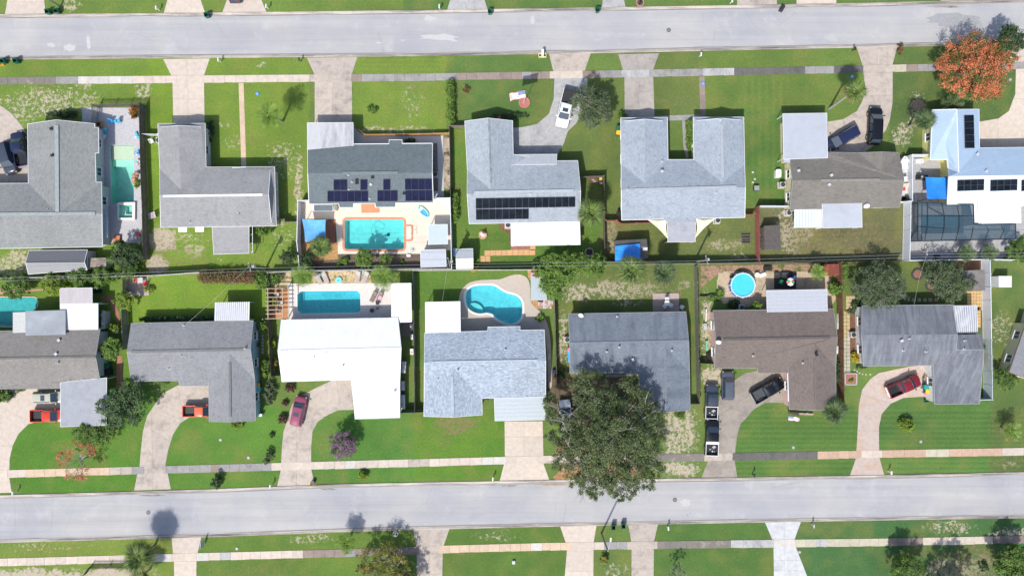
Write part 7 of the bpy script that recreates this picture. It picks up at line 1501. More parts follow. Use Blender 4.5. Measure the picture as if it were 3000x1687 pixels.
# flagpole and flags
fpole = empty('flagpole', W(1535.5, 301), 0, 'white flagpole on the lawn of the pale blue grey house', 'flagpole'); tp = W(1539.5, 261, 6.8)-W(1535.5, 301)
MB().tube([(0, 0, 0), (0, 0, 6.8)], [.05, .035], 8).obj('pole', WHITE, fpole); MB().cyl((0, 0, 6.78), .08, .12, 10).obj('finial', BLACK, fpole)
def flag(label, o, d, w, h, side=Vector((0, 0, -1)), amp=.12):
    """stars and stripes cloth of 13 stripes, hoist at o, fly direction d"""
    root = empty('flag', o, 0, label, 'flag'); R_d, Wt, Bl = mt('flag_red', (.60, .16, .18), .7), mt('flag_white', (.75, .75, .75), .7), mt('flag_blue', (.12, .15, .36), .7); n = 16; vs = []; d = Vector(d).normalized()
    wave = d.cross(side).normalized()
    for j in range(14):
        for i in range(n+1): vs.append(d*(w*i/n)+side*(h*j/13)+wave*(amp*math.sin(i*.8+j*.12)*(i/n)))
    fs = []; ms = []
    for j in range(13):
        for i in range(n): fs.append((j*(n+1)+i, j*(n+1)+i+1, (j+1)*(n+1)+i+1, (j+1)*(n+1)+i)); ms.append(2 if (i < n*.4 and j < 7) else j % 2)
    me = bpy.data.meshes.new('flag'); me.from_pydata([tuple(v) for v in vs], [], fs); me.polygons.foreach_set('material_index', ms); link('cloth', me, [R_d, Wt, Bl], root)
    st_ = MB()
    for r_ in range(5):
        for c_ in range(6):
            p = d*(w*.4*(c_+.5)/6)+side*(h*7/13*(r_+.5)/5)-wave*.0; p = p+wave*(amp*math.sin(p.dot(d)/w*n*.8)*(p.dot(d)/w)); st_.box(p, (.035, .035, .035))
    st_.obj('stars', Wt, root); return root
flag('stars and stripes streaming left from the tall flagpole', tuple(W(1535.5, 301)+Vector((0, 0, 6.5))), (-1, -.18, -.12), 2.3, 1.25, Vector((.12, -.62, -.77)).normalized())
flag('stars and stripes hanging over the front lawn edge of the brown house', tuple(W(2309, 1219, 1.7)), (1, -.12, -.1), 1.8, .9, Vector((.3, -.75, -.55)).normalized()); 
gfp = empty('garden_flagpole', W(2306, 1200), 0, 'short slanted pole holding the garden flag', 'flagpole'); MB().tube([(0, 0, 0), (.1, -.8, 1.8)], .02, 6).obj('pole', WHITE, gfp)
tag(MB().add([D_(452, 52, 1.6), D_(482, 20, 1.5), D_(480, 62, 1.4)], [(0, 1, 2)]).add([tuple(D_(481, 60, 0)+Vector((k*.02, 0, z))) for z in (0, 1.55) for k in (0, 1)], [(0, 1, 3, 2)]).obj('garden_banner', mt('red_banner', (.6, .06, .10), .7)), 'small red banner behind the ridge of the pale blue grey wing', 'flag')
# bins
def bin_(label, x, y, col=GREENB, lid=None, rz=0, open_=False, group=None):
    root = empty('wheelie_bin', W(x, y, 1.0)*1 if False else (W(x, y, 1.0).x, W(x, y, 1.0).y, 0), rz, label, 'bin', group); b = MB()
    z0, z1, a, c = .1, 1.0, .24, .30; v = [(-a, -a, z0), (a, -a, z0), (a, a, z0), (-a, a, z0), (-c, -c*1.1, z1), (c, -c*1.1, z1), (c, c*1.1, z1), (-c, c*1.1, z1)]
    i = .86; v += [(p[0]*i, p[1]*i, z1) for p in v[4:8]]+[(p[0]*i, p[1]*i, .2) for p in v[0:4]]
    b.add(v, [(3, 2, 1, 0), (0, 1, 5, 4), (1, 2, 6, 5), (2, 3, 7, 6), (3, 0, 4, 7), (4, 5, 9, 8), (5, 6, 10, 9), (6, 7, 11, 10), (7, 4, 8, 11), (8, 9, 13, 12), (9, 10, 14, 13), (10, 11, 15, 14), (11, 8, 12, 15), (12, 13, 14, 15)]); b.obj('body', col, root)
    if open_: MB().box((0, c*1.1+.08, .68), (.62, .05, .66), rx=.15).obj('lid', lid or col, root)
    else: MB().box((0, .02, 1.03), (.66, .76, .06), rx=-.04).box((0, .40, 1.02), (.5, .06, .05)).obj('lid', lid or col, root)
    for s in (-1, 1): MB().tube([(s*.2, .28, .1), (s*.27, .28, .1)], .1, 10).obj('wheel', BLACK, root)
for r_ in (('left green wheelie bin of the pair on the first upper verge', 136, 33, GREENB, None, .2, True), ('right green wheelie bin of the pair on the first upper verge', 162, 31, GREENB, None, .1, True), ('green wheelie bin at the lower left of the upper road', 42, 177, GREENB, None, .3, True), ('green wheelie bin cut by the left edge', 4, 178, GREENB, None, .2, True),
  ('green wheelie bin standing at the kerb beside the second upper drive', 603, 43, GREENB, None, .3, True), ('green wheelie bin standing at the kerb beside the fourth upper drive', 1435, 33, GREENB, None, .1, True), ('green wheelie bin standing at the kerb beside the fifth upper drive', 1751, 28, GREENB, None, .1, True),
  ('left bin of the pair on the lower verge', 1798, 1545, GREENB, None, 3.1, True), ('right bin of the pair on the lower verge', 1827, 1541, GREENB, None, 3.2, True), ('green bin in the gap right of the brown grey roof', 312, 1071, GREENB, None, .1, False), ('yellow lidded bin right of the mid grey house', 755, 1128, GREENB, YELLB, 1.5, False),
  ('teal bin just below the yellow lidded bin', 756, 1140, TEAL, None, 1.5, False), ('green lidded bin beside the U shaped roof wall', 1813, 375, GREENB, None, 1.5, False), ('yellow lidded bin beside the U shaped roof wall', 1814, 389, GREENB, YELLB, 1.5, False), ('teal bin behind the maroon pickup', 2715, 1134, mt('teal_bin', (.02, .25, .22), .5), None, 1.5, False), ('yellow lidded bin below the teal bin', 2720, 1147, GREENB, YELLB, 1.5, False), ('black bin by the lattice under the U shaped roof', 1815, 626, BLACK, None, 1.5, False)):
    bin_(*r_)
for lb, x, y, c, nm, cat in (('yellow crate tipped on the upper left verge', 4, 187, YELLB, 'recycling_crate', 'crate'), ('green crate on the lawn by the dark carport', 2715, 1173, GREENB, 'recycling_crate', 'crate'), ('yellow crate on the kerb right of the magenta car drive', 914, 1418, YELLB, 'recycling_crate', 'crate')):
    p = W(x, y, .3); root = empty(nm, (p.x, p.y, .01), .1, lb, cat); m_ = MB(); m_.box((0, 0, .02), (.6, .42, .04))
    for (a, b, c_, d) in ((0, .2, .6, .03), (0, -.2, .6, .03), (.29, 0, .03, .42), (-.29, 0, .03, .42)): m_.box((a, b, .17), (c_, d, .32))
    m_.obj('crate', c, root)
tag(MB().cyl((W(919, 1410).x, W(919, 1410).y, 0), .28, .6, 12, r2=.32).obj('dark_tub', BLACK), 'round black tub beside the yellow crate', 'tub')
tag(MB().box((*W(2290, 26, .3)[:2], .35), (.55, .9, .6), rz=-.5).box((*W(2290, 26, .3)[:2], .68), (.45, .75, .08), rz=-.5).obj('rubbish_sack', mt('black_sack', (.03, .03, .038), .4, .2)), 'black rubbish bag on the road by the upper kerb', 'rubbish bag')
# manholes
for lb, x, y in (('manhole cover in the upper road', 1959, 89), ('manhole cover in the lower road, right', 1977, 1463), ('manhole cover in the palm shadow on the lower road', 435, 1500)):
    root = empty('manhole_cover', (*W(x, y)[:2], .024), 0, lb, 'manhole cover'); MB().ring((0, 0, 0), .24, .33, .02, 24).obj('rim', mt('iron', (.09, .09, .10), .6), root); MB().cyl((0, 0, 0), .235, .014, 24).obj('lid', mt('iron_lid', (.16, .16, .17), .7, .2, 8), root)
# street lamp & wooden pole
bp_ = W(1762, 1561); root = empty('street_lamp', bp_, 0, 'wooden lamp pole leaning over the lower verge', 'street lamp'); MB().tube([(0, 0, 0), (0, 0, 7)], [.15, .11], 10).obj('pole', mt('pole_wood', (.22, .19, .16)), root)
ar = W(1789, 1583, 7.3)-bp_; MB().tube([(0, 0, 6.9), (ar.x*.5, ar.y*.5, 7.25), (ar.x, ar.y, 7.3)], .035, 6).obj('arm', LGREY, root); MB().box((ar.x, ar.y+.15, 7.28), (.22, .55, .12), rz=-.1).obj('lamp_head', mt('lamp_white', (.7, .74, .78), .3), root)
bp_ = t0(640, 75); root = empty('slanted_pole', bp_, 0, 'wooden pole beside the two upper green bins', 'pole'); MB().tube([(0, 0, 0), (0, 0, 6)], [.14, .10], 8).obj('pole', mt('pole_wood', (.22, .19, .16)), root)
sg_ = empty('yard_sign', W(600, 1587), 0, 'narrow dark sign board on the lower verge', 'sign'); MB().box((0, 0, .9), (.06, 1.0, 1.2), rz=-.1).obj('board', mt('sign_blue_grey', (.35, .38, .45), .5), sg_); MB().box((0, 0, .4), (.05, .05, .8)).obj('post', WHITE, sg_)
# ================= GARDEN THINGS =================
def ac(label, p, rz=0):
    root = empty('air_conditioner', (p[0], p[1], 0), rz, label, 'air conditioner'); MB().box((0, 0, .05), (1.0, 1.0, .1)).obj('plinth', CONC['p'], root); MB().box((0, 0, .5), (.78, .78, .8)).obj('casing', LGREY, root); MB().cyl((0, 0, .905), .30, .02, 20).obj('fan_opening', BLACK, root)
    f = MB()
    for k in range(4): f.box((math.cos(k*1.57)*.13, math.sin(k*1.57)*.13, .94), (.24, .09, .015), rz=k*1.57+.3)
    f.ring((0, 0, .93), .29, .33, .03, 20); f.obj('fan', DGREY, root)
ac('air conditioner in the brick bed under the solar roof eave', D_(545, 955, .8)); ac('air conditioner right of the right cream sail', E_(1022, 915, .8)); ac('air conditioner by the yellow side wall of the tan house', F_(270, 612, .8)); ac('air conditioner at the left of the dark blue grey house', L_(237, 768, .8)); ac('air conditioner right of the slate roofed house', C_(1378, 525, .8)); ac('air conditioner between mulch beds at the white side wall', N_(133, 660, .8)); ac('air conditioner behind the shaded back patio of the tan house', F_(322, 850, .8)); ac('air conditioner behind the brown house', M_(500, 492, .8)); ac('air conditioner hidden right of the streaked roof', A(1370/1, 245))
def dish(label, p, az=0, r=.4):
    root = empty('satellite_dish', p, az, label, 'satellite dish'); n = 16; vs = [(0, 0, 0)]+[(r*math.cos(2*math.pi*k/n), r*.72*math.sin(2*math.pi*k/n), .10+.18*math.sin(2*math.pi*k/n)) for k in range(n)]
    MB().add(vs, [(0, 1+k, 1+(k+1) % n) for k in range(n)]).obj('dish', mt('dish_grey', (.6, .6, .62), .5), root); MB().tube([(0, 0, -.3), (0, 0, 0)], .03, 6).tube([(0, 0, 0), (0, -.35, .35)], .015, 5).obj('mast', LGREY, root)
dish('satellite dish behind the tan house patio roof', F_(980, 795, 2.9), 0, .45); dish('satellite dish on the top left corner of the dark blue grey roof', L_(353, 563, 3.0), -.5); dish('satellite dish on the left gable of the brown house', M_(303, 790, 4.2), -.3)
root = empty('garden_fountain', D_(331, 1040), 0, 'tiered round fountain with terracotta rim', 'fountain'); MB().ring((0, 0, 0), .45, .62, .35, 24).obj('basin', mt('terracotta_rim', (.58, .30, .15), .8), root); MB().cyl((0, 0, 0), .46, .2, 24).obj('floor', mt('fountain_stone', (.55, .5, .48), .8), root); MB().cyl((0, 0, 0), .12, .9, 12).cyl((0, 0, .75), .12, .12, 16, r2=.34).cyl((0, 0, 1.1), .05, .3, 10, r2=.16).obj('tier', mt('fountain_stone', (.55, .5, .48)), root)
# round pool above ground
p = M_(512, 305, 1.1); root = empty('round_pool', (p.x, p.y, .04), 0, 'round blue above ground pool in the sandy yard', 'pool'); MB().ring((0, 0, 0), 1.72, 1.86, 1.05, 32).obj('wall', mt('pool_liner_blue', (.04, .16, .55), .5, .15, 2), root)
m_ = MB(); m_.cyl((0, 0, .93), 1.72, .02, 32).obj('water_surface', mt('pool_cover_blue', (.06, .50, .72), .12, .06, 1, coat=.5), root); MB().ring((0, 0, 1.04), 1.70, 1.88, .07, 20).obj('rim', mt('pool_rim_white', (.45, .6, .72), .5), root)
for k in range(12): a = k*math.pi/6; MB().box((math.cos(a)*1.92, math.sin(a)*1.92, .52), (.09, .12, 1.04), rz=a).obj('leg', WHITE, root)
mt_ = patch('black_mat', pv(M_, [(775, 190), (962, 190), (962, 337), (775, 337)]), mt('black_mat', (.025, .025, .027), .8, .2, 3), .06, kind='structure')
# generic small furniture
def chair(label, p, rz, mat, group=None, name='garden_chair'):
    root = empty(name, (p[0], p[1], .06), rz, label, 'chair', group); MB().box((0, 0, .42), (.5, .5, .05)).obj('seat', mat, root); MB().box((0, .27, .72), (.5, .06, .6), rx=.15).obj('backrest', mat, root)
    for sx in (-1, 1):
        for sy in (-1, 1): MB().box((sx*.22, sy*.22, .2), (.05, .05, .42)).obj('leg', mat, root)
        MB().box((sx*.27, 0, .62), (.06, .5, .04)).obj('armrest', mat, root)
    return root
def table(label, p, r, h, mat, name='garden_table', square=False):
    root = empty(name, (p[0], p[1], .06), 0, label, 'table')
    (MB().box((0, 0, h), (2*r, 2*r, .05)) if square else MB().cyl((0, 0, h-.03), r, .05, 24)).obj('tabletop', mat, root); MB().cyl((0, 0, 0), .04, h-.03, 8).cyl((0, 0, 0), r*.4, .04, 12).obj('pedestal', mat, root); return root
def lounger(label, p, rz, mat, L=1.85, w=.62, group=None):
    root = empty('sun_lounger', (p[0], p[1], .06), rz, label, 'sun lounger', group)
    for k in range(7): MB().box((0, -L/2+L*.62*(k+.5)/7, .32), (w, L*.62/7-.02, .05)).obj('seat_slat', mat, root)
    for k in range(4): MB().box((0, L*.12+L*.34*(k+.5)/4*.95, .38+.09*k), (w, L*.34/4-.01, .05), rx=.4).obj('back_slat', mat, root)
    for sx in (-1, 1):
        MB().box((sx*w*.5, -.1, .3), (.05, L*.8, .07)).obj('side_rail', mat, root)
        for sy in (-1, 1): MB().box((sx*w*.48, sy*L*.36, .14), (.05, .05, .28)).obj('leg', mat, root)
TAUPE = mt('taupe_resin', (.38, .34, .33), .6, .05); GRP = 'loungers on the sandy bed'
lounger('taupe lounger by the left teal table, under the palm', C_(385, 1410, .3), .45, TAUPE, group=GRP); lounger('taupe lounger right of the left teal table', C_(443, 1397, .3), .35, TAUPE, group=GRP); lounger('taupe lounger left of the right teal table', C_(722, 1393, .3), -.2, TAUPE, group=GRP); lounger('taupe lounger right of the right teal table', C_(787, 1395, .3), -.4, TAUPE, group=GRP)
table('teal side table between the left loungers', C_(395, 1378, .5), .18, .45, TEAL); table('teal side table between the right loungers', C_(765, 1352, .5), .18, .45, TEAL)
root = empty('flower_float', C_(560, 1422), 0, 'round teal ring planter between the loungers', 'planter'); MB().ring((0, 0, .05), .2, .48, .25, 20).obj('ring', mt('pale_teal', (.20, .56, .55), .5), root); MB().cyl((0, 0, .05), .19, .2, 14).obj('centre', TEAL, root)
lounger('brown wicker chaise nearest the blue pool', J_(1000, 400, .3), -.45, mt('wicker_brown', (.22, .17, .15), .8, .2)); lounger('second wicker chaise with a pink towel', J_(1050, 405, .3), -.4, mt('wicker_brown', (.22, .17, .15))); tag(MB().box((*J_(1052, 412, .5)[:2], .50), (.5, .6, .05), rz=-.4).obj('pink_towel', mt('pink_towel', (.7, .35, .5), .8)), 'pink towel lying on the wicker chaise', 'towel')
table('black square ottoman at the foot of the chaises', J_(1033, 455, .4), .28, .4, BLACK, square=True); table('black round fire pit table on the white deck', J_(985, 520, .4), .33, .45, BLACK, 'fire_pit'); table('small dark side table beside the fire pit', J_(1032, 502, .4), .18, .4, DGREY, square=True)
for k, (x, y, rz, l) in enumerate(((180, 385, .3, 'upper wicker chair under the pergola'), (210, 458, 1.6, 'middle wicker chair under the pergola'), (188, 520, 2.9, 'lower wicker chair under the pergola'))): chair(l, J_(x, y, .5), rz, LGREY, 'chairs under the pergola')
table('round bistro table under the pergola', J_(165, 425, .6), .35, .7, WOODO)
for x, l in ((1176, 'left bright blue adirondack chair'), (1255, 'right bright blue adirondack chair')): chair(l+' by the green pool', t0(x, 1290, .5), 0, mt('sky_blue_resin', (.04, .40, .78), .5), 'blue adirondack chairs', 'adirondack_chair')
table('small blue table between the adirondack chairs', t0(1216, 1288, .5), .16, .4, mt('sky_blue_resin', (.04, .4, .78)), square=True)
root = empty('wooden_planter_box', t0(1047, 1320, .4)*1, 0, 'orange rimmed square planter by the left house corner', 'planter'); root.location.z = .06; m_ = MB()
for (a, b, c_, d) in ((0, .36, .85, .14), (0, -.36, .85, .14), (.36, 0, .14, .85), (-.36, 0, .14, .85)): m_.box((a, b, .2), (c_, d, .4))
m_.obj('frame', mt('orange_timber', (.50, .27, .09), .7), root); MB().box((0, 0, .12), (.7, .7, .2)).obj('soil', BLACK, root)
for x, y, l in ((848, 463, 'pale green lounge chair in the shade of the left eave'), (855, 562, 'pale grey lounge chair in the shade of the left eave')): chair(l, A(x, y, .5), 1.5, mt('pale_mint_resin', (.30, .45, .45), .6))
table('small round table between the eave chairs', A(858, 510, .5), .2, .5, DGREY)
lounger('white chaise at the top of the green pool wall', A(868, 200, .3), 1.2, WHITE, 1.2)
lounger('striped reclining chair outside the light grey house', A(1297, 872, .3), -1.3, mt('striped_cloth', (.45, .40, .42), .7, .3, 3), 1.4, .9)
chair('white garden chair by the short white gate', A(1287, 245, .5), .4, WHITE)
root = empty('rock_waterfall', A(1160, 565), 0, 'reddish rock waterfall at the green pool edge', 'rocks'); g = random.Random(2)
for k in range(16):
    bm = bmesh.new(); bmesh.ops.create_icosphere(bm, subdivisions=1, radius=g.uniform(.22, .42))
    for v in bm.verts: v.co *= g.uniform(.75, 1.2); v.co.z *= .7
    me = bpy.data.meshes.new('rock'); bm.to_mesh(me); bm.free(); link('rock', me, mt('red_rock', (.42, .25, .18), .85, .3, 4), root).location = (g.uniform(-.35, .25), g.uniform(-1.1, 1.0), g.uniform(.1, .45))
for x, y, c_, l in ((1165, 345, mt('blue_stripe_towel', (.15, .25, .7), .7), 'blue beach towels heaped at the pool fence'), (1172, 1045, RED, 'red and green toys at the patio corner'), (1180, 420, mt('pale_pink', (.6, .4, .42), .7), 'pink toy heap at the pool fence'), (1168, 195, mt('light_blue_toy', (.10, .45, .75), .6), 'light blue folding chair at the pool fence'), (900, 163, mt('light_blue_toy', (.1, .45, .75)), 'small blue box by the planter')):
    root = empty('toy_heap', A(x, y, .2)*1, 0, l, 'toys'); root.location.z = .05; g = random.Random(int(x+y))
    for k in range(6): MB().box((g.uniform(-.3, .3), g.uniform(-.35, .35), .12+g.random()*.15), (g.uniform(.2, .45), g.uniform(.15, .35), g.uniform(.08, .25)), rz=g.random()*3).obj('item', g.choice([c_, c_, WHITE, TEAL]), root)
# bench / crates on left house rear patio
table('orange wooden bench on the back patio', A(992, 1072, .4), .5, .4, mt('orange_red_timber', (.50, .16, .07), .7), square=True)
root = empty('parasol_base', C_(1187, 1165), 0, 'grey round base on the turquoise pool deck', 'parasol base'); MB().cyl((0, 0, .05), .42, .03, 20).cyl((0, 0, .07), .1, .3, 10).obj('base', mt('faint_grey', (.45, .44, .42), .8), root)
root = empty('inflatable_boat', C_(1278, 843), -.8, 'blue inflatable lounger on the white deck', 'inflatable'); m_ = MB(); n = 24
pts = [(1.0*math.cos(2*math.pi*k/n), .42*math.sin(2*math.pi*k/n), .2) for k in range(n+1)]; m_.tube(pts, .13, 8, cap=False); m_.obj('tube', mt('aqua_vinyl', (.25, .62, .75), .3), root); MB().box((0, 0, .14), (1.5, .6, .06)).obj('floor', mt('blue_vinyl', (.08, .35, .75), .3), root); MB().box((-.55, 0, .26), (.4, .6, .12)).obj('pillow', WHITE, root)
root = empty('terracotta_rug', kind='structure'); MB().prism(pv(C_, [(748, 776), (862, 773), (866, 808), (905, 808), (906, 850), (752, 852)]), -.01, .065).obj('mat', mt('terracotta_paint', (.60, .22, .12), .8, .06), root)
root = empty('pool_ladder', C_(1195, 1010), 0, 'steel handrail at the pool step bay', 'handrail')
for y in (-.35, .35): MB().tube([(-.35, y, .05), (-.35, y, .8), (.25, y, .9), (.4, y, .05)], .03, 6).obj('rail', CHROME, root)
root = empty('pool_cleaner', C_(965, 1035)*1, 0, 'dark pool cleaner robot in the turquoise pool', 'pool cleaner'); root.location.z = -1.2; MB().box((0, 0, .12), (.4, .35, .2)).cyl((0, 0, .2), .12, .1, 10).obj('body', mt('robot_blue', (.02, .04, .10), .4), root)
def hose(label, pts, mat, z, r=.022): tag(MB().tube([Vector((p[0], p[1], z)) for p in spline([tuple(q)[:2] for q in pts], 5)][:-5], r, 5).obj('pool_hose', mat), label, 'hose')
HOSE = mt('hose_blue', (.10, .28, .36), .5)
hose('curled hose in the turquoise pool', [C_(x, y) for x, y in ((820, 925), (860, 960), (930, 990), (938, 940), (890, 920), (850, 950), (830, 1020), (870, 1035))], HOSE, -.13); hose('curled hose in the eight sided pool', [J_(x, y) for x, y in ((640, 375), (560, 380), (620, 420), (700, 430), (710, 390), (640, 440), (560, 430), (520, 430))], HOSE, -.13); hose('cleaner hose in the teal pool', [H_(x, y) for x, y in ((25, 410), (40, 450), (75, 480), (60, 500), (45, 480), (60, 470))], mt('pale_hose', (.4, .55, .58), .5), -.13)
# tables & chairs on slab of house L
slabs(pv(L_, [(962, 375), (1185, 372), (1188, 528), (962, 528)]), [(L_(1073, 300), L_(1073, 600)), (L_(900, 450), L_(1250, 450))], mt('rose_stone_patio', (.36, .29, .27), .85, .12, 3), 'patio', .07)
table('round white table on the rose stone patio', L_(1083, 457, .7), .40, .72, WHITE)
for (x, y, rz, l) in ((1083, 422, 0, 'upper'), (1062, 484, 2.4, 'lower left'), (1113, 474, -2.0, 'lower right')): chair(l+' white chair at the rose stone patio table', L_(x, y, .5), rz, WHITE, 'white patio chairs')
chair('white ornament chair right of the rose stone patio', L_(1212, 492, .5), 1, WHITE)
# black mat yard furniture
root = empty('beach_parasol', M_(876, 278)*1, 0, 'multicoloured red white and green parasol on the black mat', 'parasol'); root.location.z = .06; MB().tube([(0, 0, 0), (0, 0, 1.9)], .025, 6).obj('pole', WHITE, root)
n = 8
for k in range(n): a, b = 2*math.pi*k/n, 2*math.pi*(k+1)/n; MB().add([(0, 0, 1.95), (.62*math.cos(a), .62*math.sin(a), 1.7), (.62*math.cos(b), .62*math.sin(b), 1.7)], [(0, 1, 2)]).obj('canopy_panel', [RED, WHITE, WHITE, mt('green_cloth', (.02, .35, .12), .7)][k % 4], root)
chair('green folding chair left of the parasol', M_(838, 280, .5), 1.2, mt('green_cloth', (.02, .35, .12), .7)); chair('plum folding chair right of the parasol', M_(915, 285, .5), -2.2, mt('plum_cloth', (.22, .03, .12), .7)); chair('blue white folding chair at the mat corner', M_(945, 243, .5), -1.2, mt('navy_cloth', (.05, .08, .2), .7))
table('round white table beside the round pool', M_(632, 220, .6), .40, .6, mt('cream_plastic', (.62, .56, .48), .6)); lounger('grey white folding chair beside the round pool', M_(675, 220, .3), -1.2, WHITE, 1.0, .5)
tag(MB().box((*M_(718, 165, .3)[:2], .3), (1.1, .5, .5)).box((*M_(718, 165, .3)[:2], .58), (1.2, .6, .06)).obj('storage_chest', BLACK), 'black storage chest at the back of the sandy yard', 'chest')
for x, w_, l in ((797, .55, 'left black cushion box on the mat'), (868, 1.1, 'long black cushion box on the mat')): tag(MB().box((*M_(x, 208, .3)[:2], .28), (w_, .5, .42)).box((*M_(x, 208, .3)[:2], .51), (w_*.9, .4, .05)).obj('cushion_box', mt('charcoal_resin', (.04, .042, .046), .6)), l, 'storage box')
# tan house yard
root = empty('water_tank', F_(219, 524)*1, 0, 'white rounded tank on the grass beside the tan house', 'tank'); root.location.z = 0; MB().prism([Vector(((x-219)/s6*S, (y-524)/s6*S)) for x, y in rounded(197, 490, 243, 560, 12)], 0, .7).obj('tank', WHITE, root); MB().cyl((0, 0, .7), .12, .08, 12).obj('cap', LGREY, root)
root = empty('bench_frame', F_(108, 1080)*1, 0, 'orange wooden swing seat leaning by the brown shed', 'bench'); root.location.z = 0
for k in range(7): MB().box((0, -.8+k*.27, .5), (.85, .09, .05)).obj('slat', mt('orange_slat', (.62, .30, .15), .7), root)
for sx in (-1, 1): MB().box((sx*.42, 0, .5), (.08, 1.8, .08)).obj('frame', mt('orange_slat', (.62, .3, .15)), root)
root = empty('raised_bed', E_(1257, 1073), 0, 'empty timber raised garden bed on the lawn', 'garden bed'); w_, h_ = 72/s6*S, 72/s6*S
for (a, b, c_, d) in ((0, h_/2, w_, .06), (0, -h_/2, w_, .06), (w_/2, 0, .06, h_), (-w_/2, 0, .06, h_), (0, h_*.15, w_, .05)): MB().box((a, b, .15), (c_, d, .3)).obj('board', WOODG, root)
MB().box((0, 0, .05), (w_*.95, h_*.95, .1)).obj('soil', mt('dark_soil', (.05, .045, .035)), root)
for x, y, l in ((1318, 505, 'white slats lying on the mown lawn'), (1335, 562, 'small white post on the mown lawn'), (1318, 590, 'white sun faded board on the mown lawn')): tag(MB().box((*E_(x, y)[:2], .08), (.25, .10, .1)).box((*E_(x, y+8)[:2], .08), (.3, .06, .1)).obj('loose_board', WHITE), l, 'board')
root = empty('utility_box', E_(1342, 645), 0, 'grey slatted box on the mown lawn', 'box'); MB().box((0, 0, .3), (.75, .75, .6)).obj('box', DGREY, root)
for k in range(5): MB().box((-.3+k*.15, 0, .61), (.08, .7, .03)).obj('slat', LGREY, root)
root = empty('spa_cabin', N_(1243, 251), 0, 'small white plastic cabin right of the white panel fence', 'cabin'); MB().box((0, 0, .8), (95/s5*S, 82/s5*S, 1.6)).obj('body', WHITE, root); MB().box((0, 0, 1.62), (100/s5*S, 86/s5*S, .06)).obj('lid', mt('lid_white', (.62, .62, .62), .5), root)
for k in range(-3, 4): MB().box((k*.25, 0, 1.66), (.03, 86/s5*S, .02)).obj('rib', LGREY, root)
# stepping stones and slab paths
pth = empty('orange_slab_path', kind='structure'); OS = mt('orange_slab', (.52, .31, .15), .85, .12, 3)
for k in range(9): MB().prism(pv(D_, [(346+k*48, 1171-k), (392+k*48, 1170-k), (392+k*48, 1214-k*.6), (346+k*48, 1215-k*.6)]), 0, .045).obj('slab', OS, pth)
for x0, y0, x1, y1 in ((732, 1132, 779, 1168), (313, 1217, 352, 1270), (355, 1217, 394, 1270)): MB().prism(pv(D_, [(x0, y0), (x1, y0), (x1, y1), (x0, y1)]), 0, .045).obj('slab', OS, pth)
patch('brick_step', pv(D_, [(572, 1134), (730, 1132), (730, 1164), (572, 1166)]), BRICKP, .05)
pth = empty('yellow_slab_path', kind='structure'); YS = mt('yellow_slab', (.46, .36, .20), .85, .15, 3); YS2 = mt('pale_slab', (.40, .37, .32), .85, .12, 3)
y = 478
while y < 950:
    for x in (58, 82):
        h_ = 26; MB().prism(pv(N_, [(x, y), (x+(20 if x < 70 else 24), y), (x+(20 if x < 70 else 24), y+h_), (x, y+h_)]), 0, .04).obj('slab', YS if y < 680 else YS2, pth)
    y += 29
pth = empty('stepping_path', kind='structure')
for x, y, w_ in ((495, 373, 18), (530, 374, 20), (557, 388, 18), (597, 391, 30), (640, 391, 28), (684, 391, 28), (725, 391, 28), (771, 391, 28)): MB().prism(pv(N_, [(x-w_/2, y-13), (x+w_/2, y-13), (x+w_/2, y+13), (x-w_/2, y+13)]), 0, .05).obj('stone', mt('tan_stone', (.40, .34, .24), .9, .15), pth)
for k, (x, y) in enumerate(((140, 930), (159, 942), (178, 955), (202, 963), (228, 966), (262, 966))): MB().cyl((*N_(x, y)[:2], 0), .12, .05, 12).obj('stone', mt('pale_round_stone', (.45, .41, .35), .9), pth)
pth = empty('round_stepping_stones', kind='structure')
for k in range(6): MB().cyl((*I_(1217, 735+k*28)[:2], 0), .2, .05, 12).obj('stone', mt('grey_stone', (.30, .29, .26), .9), pth)  # round stones in one even grey
pth = empty('yellow_paved_yard', kind='structure')
for i in range(5):
    for j in range(6): MB().prism(pv(N_, [(1010+i*24, 322+j*25), (1032+i*24, 322+j*25), (1032+i*24, 345+j*25), (1010+i*24, 345+j*25)]), 0, .04).obj('slab', mt('golden_slab', (.50, .34, .16), .85, .15, 3), pth)
for j in range(6): MB().prism(pv(N_, [(1088, 448+j*26), (1113, 448+j*26), (1113, 472+j*26), (1088, 472+j*26)]), 0, .04).obj('slab', mt('golden_slab', (.5, .34, .16)), pth)
for i in range(3):
    for j in range(4): MB().prism(pv(N_, [(75+i*24, 362+j*26), (97+i*24, 362+j*26), (97+i*24, 386+j*26), (75+i*24, 386+j*26)]), 0, .04).obj('slab', YS, pth)
pth = empty('chequered_paving', kind='structure'); g = random.Random(8); cols_ = [mt('rose_tile', (.42, .22, .18), .8), mt('pale_tile', (.50, .46, .44), .8), mt('grey_tile', (.30, .27, .27), .8)]
for i in range(9):
    for j in range(5):
        if j > 2 and i > 7: continue
        MB().prism(pv(K_, [(1148+i*14.5, 432+j*14.5), (1161.5+i*14.5, 432+j*14.5), (1161.5+i*14.5, 445.5+j*14.5), (1148+i*14.5, 445.5+j*14.5)]), 0, .04).obj('tile', g.choice(cols_), pth)
patch('tan_gravel', pv(K_, [(1085, 434), (1148, 434), (1150, 515), (1110, 480)]), TANMULCH, .045); patch('tan_gravel', pv(K_, [(1060, 178), (1088, 178), (1086, 270), (1062, 230)]), TANMULCH, .045)
pth = empty('brick_side_path', kind='structure')
for k in range(12): MB().prism(pv(H_, [(990, 905+k*22), (1040, 905+k*22), (1040, 925+k*22), (990, 925+k*22)]), 0, .04).obj('slab', mt('brick_red_slab', (.34, .17, .11), .85, .15, 3), pth)
